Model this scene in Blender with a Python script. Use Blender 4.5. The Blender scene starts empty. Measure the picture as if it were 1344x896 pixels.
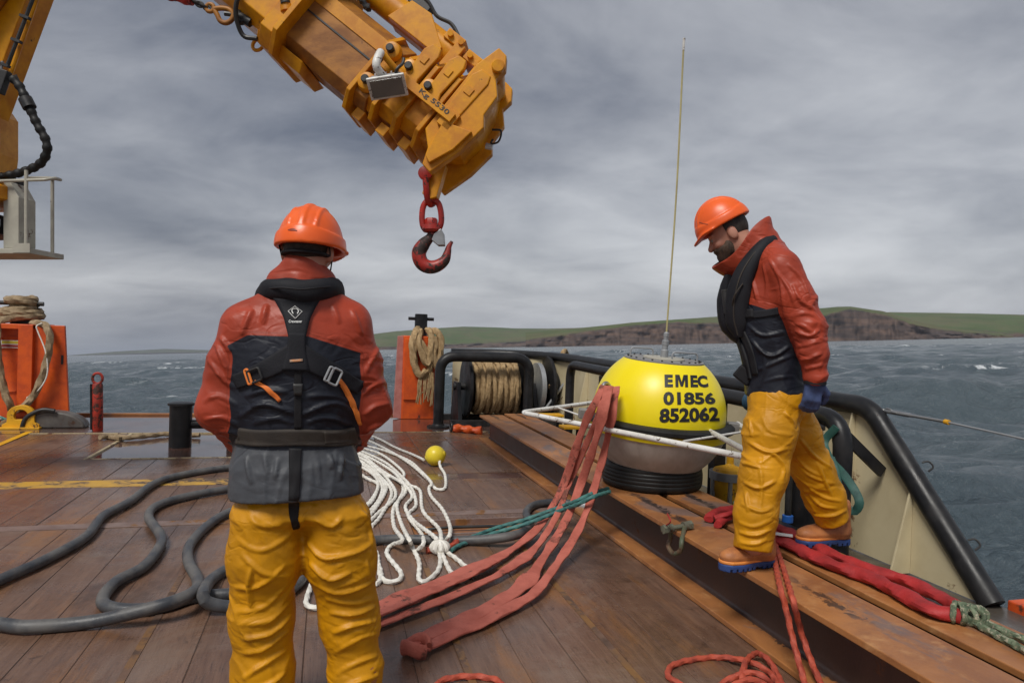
import bpy, bmesh, math, random
import numpy as np
from mathutils import Vector, Matrix
random.seed(7); RNG = np.random.default_rng(11)
scene = bpy.context.scene
COL = scene.collection

# ---------------------------------------------------------------- camera
# photograph 1344 x 896, focal 900 px; deck frame: X to starboard rail, Y along the beams, Z up from the deck
F, CX, CY, CAMH = 900.0, 672.0, 448.0, 1.40
_y = np.array([(430 - CX) / F, -(427 - CY) / F, -1.0]); _y /= np.linalg.norm(_y)
_h = np.array([1, -0.035, 0.0]); _x = _h - (_h @ _y) * _y; _x /= np.linalg.norm(_x)
M = np.array([_x, _y, np.cross(_x, _y)])
CAM = np.array([0, 0, CAMH])
cd = bpy.data.cameras.new('camera'); cam = bpy.data.objects.new('camera', cd); COL.objects.link(cam)
cd.sensor_width = 36; cd.lens = 36 * F / 1344; cd.clip_end = 120000; cd.clip_start = 0.05
mw = Matrix.Identity(4)
for i in range(3):
    for j in range(3): mw[i][j] = M[i, j]
mw.translation = Vector(CAM); cam.matrix_world = mw
scene.camera = cam

# ---------------------------------------------------------------- world, sun, exposure
SUN_EL, SUN_AZ = math.radians(54), math.radians(222)      # azimuth measured from +Y towards +X (behind the camera)
w = bpy.data.worlds.new('World'); scene.world = w; w.use_nodes = True
nt = w.node_tree; N = nt.nodes; L = nt.links; N.clear()
out = N.new('ShaderNodeOutputWorld'); bg = N.new('ShaderNodeBackground'); bg.inputs[1].default_value = 0.1
L.new(bg.outputs[0], out.inputs[0])
sky = N.new('ShaderNodeTexSky'); sky.sky_type = 'NISHITA'; sky.sun_disc = False
sky.sun_elevation = SUN_EL; sky.sun_rotation = SUN_AZ; sky.dust_density = 3.0
tc = N.new('ShaderNodeTexCoord'); sp = N.new('ShaderNodeSeparateXYZ'); L.new(tc.outputs['Generated'], sp.inputs[0])
def wm(op, a, b):
    n = N.new('ShaderNodeMath'); n.operation = op
    for k, v in enumerate((a, b)):
        if isinstance(v, (int, float)): n.inputs[k].default_value = v
        else: L.new(v, n.inputs[k])
    return n.outputs[0]
dt = N.new('ShaderNodeVectorMath'); dt.operation = 'DOT_PRODUCT'; L.new(tc.outputs['Generated'], dt.inputs[0]); dt.inputs[1].default_value = (-.0476, .0352, .9982)
zc = wm('ADD', wm('MAXIMUM', dt.outputs['Value'], 0.0), 0.24)
cmb = N.new('ShaderNodeCombineXYZ')
L.new(wm('DIVIDE', sp.outputs[0], zc), cmb.inputs[0]); L.new(wm('DIVIDE', sp.outputs[1], zc), cmb.inputs[1])
mp = N.new('ShaderNodeMapping'); mp.inputs['Scale'].default_value = (0.50, 0.66, 1); mp.inputs['Rotation'].default_value = (0, 0, math.radians(-14))
mp.inputs['Location'].default_value = (1.3, 4.6, 0)
L.new(cmb.outputs[0], mp.inputs[0])
n1 = N.new('ShaderNodeTexNoise'); n1.inputs['Scale'].default_value = 1.05; n1.inputs['Detail'].default_value = 9; n1.inputs['Roughness'].default_value = 0.52; n1.inputs['Distortion'].default_value = 0.25
n2 = N.new('ShaderNodeTexNoise'); n2.inputs['Scale'].default_value = 3.6; n2.inputs['Detail'].default_value = 8; n2.inputs['Roughness'].default_value = 0.6; n2.inputs['Distortion'].default_value = 0.4
L.new(mp.outputs[0], n1.inputs[0]); L.new(mp.outputs[0], n2.inputs[0])
fac = wm('ADD', wm('MULTIPLY', n1.outputs[0], 0.70), wm('MULTIPLY', n2.outputs[0], 0.30))
lowf = N.new('ShaderNodeMapRange'); lowf.inputs[1].default_value = 0.0; lowf.inputs[2].default_value = 0.42; lowf.inputs[3].default_value = 0.075; lowf.inputs[4].default_value = -0.045; lowf.interpolation_type = 'SMOOTHSTEP'
L.new(dt.outputs['Value'], lowf.inputs[0]); fac = wm('ADD', fac, lowf.outputs[0])          # the cloud sheet thins towards the horizon
cr = N.new('ShaderNodeValToRGB'); L.new(fac, cr.inputs[0])
for pos, c in ((0.32, (.50, .58, .80)), (0.44, (.80, .91, 1.19)), (0.53, (1.05, 1.17, 1.46)), (0.61, (1.55, 1.68, 1.96)), (0.76, (4.2, 4.25, 4.35))):
    if pos in (0.32, 0.76):
        e = cr.color_ramp.elements[0 if pos == 0.32 else 1]; e.position = pos
    else: e = cr.color_ramp.elements.new(pos)
    e.color = (*c, 1)
mx = N.new('ShaderNodeMix'); mx.data_type = 'RGBA'; mx.inputs[0].default_value = 0.94
L.new(sky.outputs[0], mx.inputs[6]); L.new(cr.outputs[0], mx.inputs[7]); L.new(mx.outputs[2], bg.inputs[0])

sl = bpy.data.lights.new('sun', 'SUN'); sl.energy = 1.5; sl.angle = math.radians(20); sl.color = (1.0, 0.965, 0.90)
so = bpy.data.objects.new('sun', sl); COL.objects.link(so)
sd = Vector((math.sin(SUN_AZ) * math.cos(SUN_EL), math.cos(SUN_AZ) * math.cos(SUN_EL), math.sin(SUN_EL)))
so.rotation_euler = sd.to_track_quat('Z', 'Y').to_euler(); so.location = (0, -5, 20)
scene.view_settings.view_transform = 'Standard'; scene.view_settings.look = 'None'
scene.view_settings.exposure = 0.95; scene.view_settings.gamma = 1.0
scene.view_settings.use_curve_mapping = False

# ---------------------------------------------------------------- pixel -> place
def ray(px, py): return M @ np.array([(px - CX) / F, -(py - CY) / F, -1.0])
def dk(px, py, z=0.0):
    d = ray(px, py); return CAM + d * ((z - CAMH) / d[2])
def atY(px, py, Y):
    d = ray(px, py); return CAM + d * (Y / d[1])
def atX(px, py, X):
    d = ray(px, py); return CAM + d * (X / d[0])
def atD(px, py, D): return CAM + ray(px, py) * D
def deckpath(pts, z):
    return [dk(p[0], p[1], p[2] if len(p) > 2 else z) for p in pts]

# ---------------------------------------------------------------- object helpers
def props(o, label=None, cat=None, group=None, kind=None):
    if label: o['label'] = label
    if cat: o['category'] = cat
    if group: o['group'] = group
    if kind: o['kind'] = kind
    return o
def thing(name, label, cat, loc=(0, 0, 0), rz=0.0, group=None):
    o = bpy.data.objects.new(name, None); o.empty_display_size = 0.1; COL.objects.link(o)
    o.location = Vector([float(v) for v in loc]); o.rotation_euler = (0, 0, rz)
    return props(o, label, cat, group)
def wmat(o):
    m = Matrix.LocRotScale(o.location, o.rotation_euler.to_quaternion(), o.scale)
    if o.parent: return wmat(o.parent) @ o.matrix_parent_inverse @ m
    return m
def obj(name, VF, mat, parent=None, smooth=True, bevel=0.0, label=None, cat=None, group=None, kind=None, attr=None, auto=35):
    """one mesh object; VF in world coordinates"""
    V, Fc = VF[0], VF[1]
    V = np.asarray(V, dtype=np.float64).reshape(-1, 3)
    if parent is None:
        lo, hi = V.min(0), V.max(0); base = np.array([(lo[0] + hi[0]) / 2, (lo[1] + hi[1]) / 2, lo[2]])
        Vl = V - base
    else:
        mi = np.array(wmat(parent).inverted())
        Vl = V @ mi[:3, :3].T + mi[:3, 3]
        base = np.zeros(3)
    me = bpy.data.meshes.new(name)
    me.from_pydata(Vl.tolist(), [], [tuple(int(i) for i in f) for f in Fc]) if not isinstance(Fc, np.ndarray) else fast_mesh(me, Vl, Fc)
    me.validate()
    if smooth:
        me.polygons.foreach_set('use_smooth', np.ones(len(me.polygons), dtype=bool))
        if auto:
            sharp_by_angle(me, math.radians(auto))
    if attr is not None:
        a = me.attributes.new('region', 'FLOAT', 'POINT'); a.data.foreach_set('value', np.asarray(attr, dtype=np.float32))
    mats = mat if isinstance(mat, (list, tuple)) else [mat]
    for m in mats: me.materials.append(m)
    if len(VF) > 2 and VF[2] is not None: me.polygons.foreach_set('material_index', np.asarray(VF[2], dtype=np.int32))
    me.update()
    o = bpy.data.objects.new(name, me); COL.objects.link(o)
    if parent is None: o.location = Vector(base)
    else: o.parent = parent
    if bevel:
        b = o.modifiers.new('bevel', 'BEVEL'); b.width = bevel; b.segments = 2; b.limit_method = 'ANGLE'; b.angle_limit = math.radians(40)
    return props(o, label, cat, group, kind)
def fast_mesh(me, V, Q):
    n = Q.shape[1]
    me.vertices.add(len(V)); me.vertices.foreach_set('co', V.astype(np.float32).ravel())
    me.loops.add(Q.size); me.loops.foreach_set('vertex_index', Q.astype(np.int32).ravel())
    me.polygons.add(len(Q)); me.polygons.foreach_set('loop_start', (np.arange(len(Q)) * n).astype(np.int32))
    me.update(calc_edges=True)
def sharp_by_angle(me, ang):
    if len(me.polygons) > 60000: return
    bm = bmesh.new(); bm.from_mesh(me)
    for e in bm.edges:
        if len(e.link_faces) == 2 and e.calc_face_angle(0) > ang: e.smooth = False
    bm.to_mesh(me); bm.free()
def join(*parts):
    V, Fs, Ms, k = [], [], [], 0
    for p in parts:
        v = np.asarray(p[0]).reshape(-1, 3); V.append(v)
        for f in p[1]: Fs.append(tuple(int(i) + k for i in f))
        Ms += list(p[2]) if len(p) > 2 and p[2] is not None else [0] * len(p[1])
        k += len(v)
    return np.vstack(V), Fs, Ms
def withmat(p, i): return p[0], p[1], [i] * len(p[1])
CF = [(0, 3, 2, 1), (4, 5, 6, 7), (0, 1, 5, 4), (1, 2, 6, 5), (2, 3, 7, 6), (3, 0, 4, 7)]
def box(x0, x1, y0, y1, z0, z1):
    return np.array([(x0, y0, z0), (x1, y0, z0), (x1, y1, z0), (x0, y1, z0), (x0, y0, z1), (x1, y0, z1), (x1, y1, z1), (x0, y1, z1)], float), CF
def obox(c, ax, ay, az, sx, sy, sz):
    """box centred at c with half sizes along the unit vectors ax, ay, az"""
    c, ax, ay, az = [np.asarray(v, float) for v in (c, ax, ay, az)]
    V = [c + ax * i * sx + ay * j * sy + az * k * sz for k in (-1, 1) for i, j in ((-1, -1), (1, -1), (1, 1), (-1, 1))]
    return np.array(V), CF
def prism(poly, o, ax, ay, az, d0, d1):
    """polygon (u, v) in the plane o + u ax + v ay, extruded along az from d0 to d1"""
    o, ax, ay, az = [np.asarray(v, float) for v in (o, ax, ay, az)]
    n = len(poly)
    V = [o + ax * u + ay * v + az * d0 for u, v in poly] + [o + ax * u + ay * v + az * d1 for u, v in poly]
    Fs = [tuple(range(n))[::-1], tuple(range(n, 2 * n))] + [(i, (i + 1) % n, n + (i + 1) % n, n + i) for i in range(n)]
    return np.array(V), Fs
def lathe(prof, o=(0, 0, 0), axis=(0, 0, 1), seg=32, a0=0.0, a1=2 * math.pi):
    """profile (r, h) turned about axis through o"""
    o = np.asarray(o, float); az = np.asarray(axis, float); az = az / np.linalg.norm(az)
    t = np.array([1, 0, 0]) if abs(az[0]) < 0.9 else np.array([0, 1, 0])
    ax = np.cross(t, az); ax /= np.linalg.norm(ax); ay = np.cross(az, ax)
    full = abs(a1 - a0 - 2 * math.pi) < 1e-6
    ns = seg if full else seg + 1
    V = []; Fs = []
    for r, h in prof:
        for k in range(ns):
            a = a0 + (a1 - a0) * k / seg
            V.append(o + az * h + (ax * math.cos(a) + ay * math.sin(a)) * max(r, 1e-5))
    for i in range(len(prof) - 1):
        for k in range(seg):
            k2 = (k + 1) % ns
            Fs.append((i * ns + k, i * ns + k2, (i + 1) * ns + k2, (i + 1) * ns + k))
    if full:
        if prof[0][0] > 1e-4: Fs.append(tuple(range(ns))[::-1])
        if prof[-1][0] > 1e-4: Fs.append(tuple(range((len(prof) - 1) * ns, len(prof) * ns)))
    return np.array(V), Fs
def cyl(a, b, r, r2=None, seg=20, ch=0.0):
    a, b = np.asarray(a, float), np.asarray(b, float); h = np.linalg.norm(b - a); r2 = r if r2 is None else r2
    pr = [(r - ch, 0), (r, ch), (r2, h - ch), (r2 - ch, h)] if ch else [(r, 0), (r2, h)]
    return lathe(pr, a, b - a, seg)
def smooth_path(P, step, closed=False):
    """Catmull-Rom through P, resampled evenly"""
    P = np.asarray(P, float); n = len(P)
    if n == 2 and not closed: Q = np.array([P[0] + (P[1] - P[0]) * t for t in np.linspace(0, 1, 40)])
    else:
        if closed: E = np.vstack([P[-1], P, P[0], P[1]])
        else: E = np.vstack([2 * P[0] - P[1], P, 2 * P[-1] - P[-2]])
        Q = []
        m = n if closed else n - 1
        for i in range(m):
            p0, p1, p2, p3 = E[i:i + 4]
            for t in np.linspace(0, 1, 24, endpoint=False):
                Q.append(0.5 * ((2 * p1) + (-p0 + p2) * t + (2 * p0 - 5 * p1 + 4 * p2 - p3) * t * t + (-p0 + 3 * p1 - 3 * p2 + p3) * t ** 3))
        Q.append(P[0] if closed else P[-1]); Q = np.array(Q)
    s = np.concatenate([[0], np.cumsum(np.linalg.norm(np.diff(Q, axis=0), axis=1))])
    k = max(3, int(s[-1] / step) + 1)
    u = np.linspace(0, s[-1], k)
    R = np.stack([np.interp(u, s, Q[:, i]) for i in range(3)], 1)
    return R[:-1] if closed else R
def sweep(P, r, seg=10, ry=None, up=None, closed=False, lobes=0, amp=0.0, pitch=0.1, caps=True, taper=None, crumple=0.0, sq=1.0):
    """tube along the finished path P; ry gives a flat section whose thin side follows up"""
    P = np.asarray(P, float); n = len(P)
    T = np.gradient(P, axis=0) if not closed else (np.roll(P, -1, 0) - np.roll(P, 1, 0))
    T /= np.linalg.norm(T, axis=1)[:, None] + 1e-12
    u0 = np.array([0, 0, 1.0]) if abs(T[0][2]) < 0.9 else np.array([1.0, 0, 0])
    Nn = np.zeros_like(P)
    if up is not None:
        U = np.asarray(up, float)
        if U.ndim == 1: U = np.tile(U, (n, 1))
        Nn = U - (U * T).sum(1)[:, None] * T; Nn /= np.linalg.norm(Nn, axis=1)[:, None] + 1e-9
    else:
        v = u0 - (u0 @ T[0]) * T[0]; v /= np.linalg.norm(v); Nn[0] = v
        for i in range(1, n):
            v = Nn[i - 1] - (Nn[i - 1] @ T[i]) * T[i]; Nn[i] = v / (np.linalg.norm(v) + 1e-9)
    B = np.cross(T, Nn)
    s = np.concatenate([[0], np.cumsum(np.linalg.norm(np.diff(P, axis=0), axis=1))])
    th = np.linspace(0, 2 * np.pi, seg, endpoint=False)
    rad = np.broadcast_to(np.asarray(r, float), (n,)).copy()
    if taper is not None: rad = rad * taper
    ra = rad[:, None] * np.ones(seg)
    if lobes: ra = ra * (1 + amp * np.cos(lobes * (th[None] + 2 * np.pi * s[:, None] / (pitch * lobes) )))
    if crumple: ra = ra * (1 + crumple * np.array([[math.sin(a * 3 + 40 * q) * .5 + math.sin(a * 2 - 23 * q + 1.3) * .6 + math.sin(67 * q + a) * .4 for a in th] for q in s]))
    rb = ra if ry is None else ra * (np.broadcast_to(np.asarray(ry, float), (n,)) / rad)[:, None]
    cth = np.sign(np.cos(th)) * np.abs(np.cos(th)) ** sq; sth = np.sign(np.sin(th)) * np.abs(np.sin(th)) ** sq
    V = P[:, None] + B[:, None] * (ra * cth)[..., None] + Nn[:, None] * (rb * sth)[..., None]
    Fs = []
    m = n if closed else n - 1
    for i in range(m):
        i2 = (i + 1) % n
        for k in range(seg):
            k2 = (k + 1) % seg
            Fs.append((i * seg + k, i * seg + k2, i2 * seg + k2, i2 * seg + k))
    if caps and not closed:
        Fs.append(tuple(range(seg))[::-1]); Fs.append(tuple(range((n - 1) * seg, n * seg)))
    return V.reshape(-1, 3), Fs
def tube(pts, r, step=0.03, seg=12, **k): return sweep(smooth_path(pts, step, k.get('closed', False)), r, seg, **k)
def rope(pts, r, step=0.018, pitch=None, closed=False):
    return sweep(smooth_path(pts, step, closed), r, 9, lobes=3, amp=0.14, pitch=pitch or r * 5.5, closed=closed)
def bent(pts, r, rad=0.12, seg=16):
    """straight tube with rounded corners"""
    P = [np.asarray(p, float) for p in pts]; Q = [P[0]]
    for i in range(1, len(P) - 1):
        a, b, c = P[i - 1], P[i], P[i + 1]
        d1 = (a - b) / np.linalg.norm(a - b); d2 = (c - b) / np.linalg.norm(c - b)
        k = min(rad, np.linalg.norm(a - b) * .49, np.linalg.norm(c - b) * .49)
        for t in np.linspace(0, 1, 9):
            Q.append((b + d1 * k) * (1 - t) ** 2 + 2 * b * t * (1 - t) + (b + d2 * k) * t * t)
    Q.append(P[-1])
    return sweep(np.array(Q), r, seg)
def text_tris(body, offset=0.0, res=3, shear=0.0):
    """flat text as triangles, normalised to the unit square"""
    c = bpy.data.curves.new('t', 'FONT'); c.body = body; c.offset = offset; c.resolution_u = res; c.fill_mode = 'FRONT'
    o = bpy.data.objects.new('t', c); COL.objects.link(o)
    dg = bpy.context.evaluated_depsgraph_get(); me = o.evaluated_get(dg).to_mesh()
    bm = bmesh.new(); bm.from_mesh(me); bmesh.ops.triangulate(bm, faces=bm.faces)
    bmesh.ops.remove_doubles(bm, verts=bm.verts, dist=1e-5)
    for _ in range(2):
        es = [e for e in bm.edges if e.calc_length() > 0.12]
        if es: bmesh.ops.subdivide_edges(bm, edges=es, cuts=1); bmesh.ops.triangulate(bm, faces=bm.faces)
    V = np.array([v.co[:] for v in bm.verts]); bm.verts.index_update(); Fs = [tuple(v.index for v in f.verts) for f in bm.faces]
    bm.free(); bpy.data.objects.remove(o); bpy.data.curves.remove(c)
    lo, hi = V.min(0), V.max(0)
    return (V[:, :2] - lo[:2]) / (hi[:2] - lo[:2]), Fs

# ---------------------------------------------------------------- materials
def newmat(name):
    m = bpy.data.materials.new(name); m.use_nodes = True
    t = m.node_tree; b = t.nodes['Principled BSDF']
    return m, t, b
class NB:
    """short node builder"""
    def __init__(s, t, coord='Object', rand=False):
        s.t = t; s.tc = t.nodes.new('ShaderNodeTexCoord'); s.c = s.tc.outputs[coord]
        if rand:
            oi = t.nodes.new('ShaderNodeObjectInfo'); s.rnd = oi.outputs['Random']
            v = t.nodes.new('ShaderNodeVectorMath'); v.operation = 'MULTIPLY_ADD'
            cx = t.nodes.new('ShaderNodeCombineXYZ')
            for k in range(3): t.links.new(s.rnd, cx.inputs[k])
            t.links.new(cx.outputs[0], v.inputs[0]); v.inputs[1].default_value = (37, 53, 11); t.links.new(s.c, v.inputs[2]); s.c = v.outputs[0]
    def link(s, a, b): s.t.links.new(a, b)
    def put(s, v, i):
        if isinstance(v, (int, float)): i.default_value = v
        elif isinstance(v, (tuple, list)): i.default_value = (*v, 1) if len(v) == 3 and i.type == 'RGBA' else v
        else: s.link(v, i)
    def noise(s, scale, detail=5, rough=.55, dist=0.0, stretch=None, vec=None):
        n = s.t.nodes.new('ShaderNodeTexNoise'); n.inputs['Scale'].default_value = scale; n.inputs['Detail'].default_value = detail
        n.inputs['Roughness'].default_value = rough; n.inputs['Distortion'].default_value = dist
        v = vec or s.c
        if stretch:
            m = s.t.nodes.new('ShaderNodeMapping'); m.inputs['Scale'].default_value = stretch; s.link(v, m.inputs[0]); v = m.outputs[0]
        s.link(v, n.inputs['Vector']); return n.outputs[0]
    def ramp(s, f, lo, hi, a=0.0, b=1.0):
        n = s.t.nodes.new('ShaderNodeMapRange'); n.clamp = True
        s.put(f, n.inputs[0]); n.inputs[1].default_value = lo; n.inputs[2].default_value = hi; n.inputs[3].default_value = a; n.inputs[4].default_value = b
        n.interpolation_type = 'SMOOTHSTEP'
        return n.outputs[0]
    def mix(s, f, a, b):
        n = s.t.nodes.new('ShaderNodeMix'); n.data_type = 'RGBA'; s.put(f, n.inputs[0]); s.put(a, n.inputs[6]); s.put(b, n.inputs[7]); return n.outputs[2]
    def math(s, op, a, b=0.0, c=None):
        n = s.t.nodes.new('ShaderNodeMath'); n.operation = op; s.put(a, n.inputs[0]); s.put(b, n.inputs[1])
        if c is not None: s.put(c, n.inputs[2])
        return n.outputs[0]
    def bump(s, h, strength, dist=0.01, nrm=None):
        n = s.t.nodes.new('ShaderNodeBump'); n.inputs['Strength'].default_value = strength; n.inputs['Distance'].default_value = dist
        s.link(h, n.inputs['Height'])
        if nrm: s.link(nrm, n.inputs['Normal'])
        return n.outputs[0]
    def xyz(s):
        n = s.t.nodes.new('ShaderNodeSeparateXYZ'); s.link(s.c, n.inputs[0]); return n.outputs
    def attr(s, name):
        n = s.t.nodes.new('ShaderNodeAttribute'); n.attribute_name = name; return n.outputs['Fac']
def mat(name, c1, c2=None, rough=.5, rough2=None, metal=0.0, scale=6, bump=.15, bscale=60, rust=None, rustc=(.09, .035, .015), rscale=9, spec=.5, stretch=None, coat=0.0, coord='Object', bdist=.004):
    """paint / metal / cloth with two tones, wear patches and fine relief"""
    m, t, b = newmat(name); n = NB(t, coord)
    c2 = c2 or tuple(v * .72 for v in c1)
    f = n.ramp(n.noise(scale, 7, .62, .3, stretch), .33, .68)
    col = n.mix(f, c1, c2); rg = n.math('MULTIPLY_ADD', f, ((rough2 if rough2 is not None else rough + .12) - rough), rough)
    h = n.noise(bscale, 5, .6, 0, stretch)
    hh = h
    if rust:
        r = n.ramp(n.math('ADD', n.math('MULTIPLY', n.noise(rscale, 9, .68, .4), .8), n.math('MULTIPLY', n.noise(rscale * 6, 5, .6), .2)), 1 - rust, 1 - rust + .05)
        rc = n.mix(n.ramp(n.noise(rscale * 5, 4), .3, .7), rustc, tuple(v * .45 for v in rustc))
        col = n.mix(r, col, rc); rg = n.math('MAXIMUM', rg, n.math('MULTIPLY', r, .72))
        hh = n.math('SUBTRACT', h, n.math('MULTIPLY', r, .5))
        if metal: n.link(n.math('MULTIPLY_ADD', r, -metal, metal), b.inputs['Metallic'])
    elif metal: b.inputs['Metallic'].default_value = metal
    n.link(col, b.inputs['Base Color']); n.link(rg, b.inputs['Roughness'])
    b.inputs['Specular IOR Level'].default_value = spec
    if coat: b.inputs['Coat Weight'].default_value = coat; b.inputs['Coat Roughness'].default_value = .12
    if bump: n.link(n.bump(hh, bump, bdist), b.inputs['Normal'])
    return m
MT = {}
MT['hookred'] = mat('worn_hook', (.36, .020, .012), (.20, .014, .010), .38, .55, rust=.52, rustc=(.035, .018, .014), rscale=9, bump=.25)
MT['crane'] = mat('crane_paint', (.68, .295, .005), (.49, .175, .004), .33, .5, spec=.35, rust=.39, rustc=(.10, .045, .012), rscale=5, bump=.1)
MT['crane_worn'] = mat('crane_worn', (.40, .165, .025), (.22, .085, .022), .42, .6, spec=.3, rust=.40, rustc=(.08, .045, .03), rscale=4, scale=4, bump=.2, stretch=(1, 1, 2))
MT['orange'] = mat('orange_paint', (.72, .11, .012), (.52, .065, .010), .4, .55, rust=.40, rustc=(.16, .045, .02), rscale=6, bump=.15)
MT['pinkpaint'] = mat('faded_paint', (.50, .20, .17), (.38, .12, .10), .55, rust=.42, rscale=6)
MT['redrust'] = mat('red_rust', (.42, .030, .014), (.20, .018, .010), .45, .6, rust=.52, rustc=(.06, .022, .014), rscale=7, bump=.3)
MT['red'] = mat('red_paint', (.46, .025, .014), (.26, .014, .010), .35, .5, rust=.45, rustc=(.05, .02, .014), rscale=14, bump=.15)
MT['black'] = mat('black_paint', (.010, .0105, .012), (.022, .021, .022), .32, .5, spec=.3, rust=.40, rustc=(.07, .04, .03), rscale=7, bump=.25, bscale=35)
MT['blackrub'] = mat('black_rubber', (.010, .0105, .011), (.02, .02, .02), .42, .6, spec=.3, bump=.2)
MT['bluerope'] = mat('blue_rope', (.02, .07, .14), None, .6)
MT['hose'] = mat('hose_rubber', (.040, .044, .052), (.12, .115, .11), .38, .6, scale=7, rust=.36, rustc=(.17, .14, .11), rscale=16, bump=.25, bscale=90)
MT['cream'] = mat('cream_paint', (.60, .52, .34), (.50, .42, .26), .42, .58, rust=.43, rustc=(.20, .10, .045), rscale=3.2, scale=2, bump=.12, bscale=18)
MT['creamdark'] = mat('grey_cream', (.42, .40, .33), (.33, .31, .26), .45, rust=.40, rscale=5)
MT['steel'] = mat('bare_steel', (.42, .42, .42), (.28, .28, .28), .32, .5, metal=.85, rust=.40, rscale=10)
MT['galv'] = mat('galvanised', (.45, .46, .47), (.33, .34, .35), .4, .55, metal=.6, bump=.15)
MT['whitep'] = mat('white_tube', (.74, .73, .70), (.58, .56, .52), .4, rust=.44, rustc=(.15, .08, .04), rscale=22)
MT['yellowp'] = mat('yellow_paint', (.78, .42, .015), (.62, .30, .01), .42, rust=.43, rscale=9)
MT['manila'] = mat('manila_rope', (.42, .29, .15), (.27, .175, .08), .8, .9, scale=22, bump=.5, bscale=160)
MT['manila_old'] = mat('manila_old', (.34, .25, .15), (.20, .14, .075), .82, .92, scale=18, bump=.5, bscale=160)
MT['whiterope'] = mat('white_rope', (.80, .78, .72), (.62, .59, .53), .7, .8, scale=14, bump=.35, bscale=180)
MT['teal'] = mat('teal_rope', (.06, .19, .17), (.03, .11, .11), .6, scale=18, bump=.3, bscale=150)
MT['greenstrap'] = mat('green_webbing', (.02, .085, .068), (.012, .05, .042), .55, .7, scale=12, bump=.3, bscale=220)
MT['redrope'] = mat('red_rope', (.46, .075, .035), (.30, .05, .03), .62, .75, scale=20, rust=.36, rustc=(.55, .38, .25), rscale=40, bump=.4, bscale=170)
MT['sling'] = mat('faded_sling', (.50, .135, .095), (.36, .085, .058), .72, .85, scale=7, rust=.44, rustc=(.24, .075, .05), rscale=5, bump=.7, bscale=95, bdist=.007)
MT['slingred'] = mat('red_sling', (.38, .018, .018), (.24, .012, .013), .6, .78, scale=9, bump=.45, bscale=60, bdist=.006)
MT['tan'] = mat('float_yellow', (.80, .62, .03), (.70, .52, .03), .32, .45, scale=5, bump=.05)
MT['dark'] = mat('dark_metal', (.012, .012, .013), (.03, .028, .027), .4, .6, bump=.2)
MT['bluep'] = mat('blue_paint', (.02, .12, .45), None, .4)
MT['glasslamp'] = mat('lamp_glass', (.16, .14, .12), (.12, .11, .10), .12, .2, bump=.0)
MT['ink'] = mat('ink', (.012, .012, .014), (.02, .02, .02), .45)
MT['white'] = mat('white_print', (.78, .78, .76), (.70, .70, .68), .5, bump=0)
MT['orangetape'] = mat('orange_tape', (.80, .22, .03), (.66, .15, .02), .6)
MT['stickblue'] = mat('sticker_blue', (.05, .08, .38), None, .35, bump=0)
MT['stickyel'] = mat('sticker_yellow', (.70, .58, .06), None, .35, bump=0)
MT['stickred'] = mat('sticker_red', (.35, .05, .05), None, .35, bump=0)
MT['netteal'] = mat('net_teal', (.10, .34, .30), (.05, .2, .18), .6)
MT['dirtygrey'] = mat('dirty_grey', (.12, .11, .10), (.07, .06, .055), .5, rust=.42, rscale=6)
MT['strap'] = mat('black_webbing', (.009, .009, .011), (.016, .015, .017), .6, .75, spec=.25, scale=14, bump=.3, bscale=200)
MT['belt'] = mat('belt_webbing', (.045, .035, .027), (.028, .022, .018), .7, .8, scale=9, bump=.3, bscale=200)
MT['vest'] = mat('vest_cloth', (.009, .0095, .013), (.016, .016, .020), .65, .78, spec=.25, scale=8, bump=.3, bscale=150)
MT['skin'] = mat('skin', (.46, .22, .15), (.40, .17, .115), .45, .55, scale=14, bump=.12, bscale=120)
MT['hair'] = mat('hair', (.035, .024, .018), (.018, .012, .009), .6, .7, scale=60, bump=.8, bscale=190, stretch=(1, 1, .25))
MT['beard'] = mat('beard', (.075, .045, .028), (.035, .022, .015), .65, .75, scale=70, bump=.9, bscale=210, stretch=(1, 1, .3))
MT['helmet'] = mat('helmet_shell', (.86, .13, .015), (.78, .105, .012), .28, .4, scale=7, bump=.03, rust=.335, rustc=(.55, .075, .012), rscale=9)
MT['glove'] = mat('glove_knit', (.055, .085, .20), (.035, .055, .13), .75, .85, scale=16, bump=.4, bscale=190)
MT['bootl'] = mat('boot_leather', (.46, .17, .05), (.25, .085, .03), .5, .65, scale=9, bump=.3, rust=.40, rustc=(.16, .07, .035), rscale=9)
MT['bootw'] = mat('boot_welt', (.70, .25, .05), (.55, .17, .035), .5)
MT['sole'] = mat('boot_sole', (.02, .055, .20), (.015, .035, .12), .6)

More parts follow.
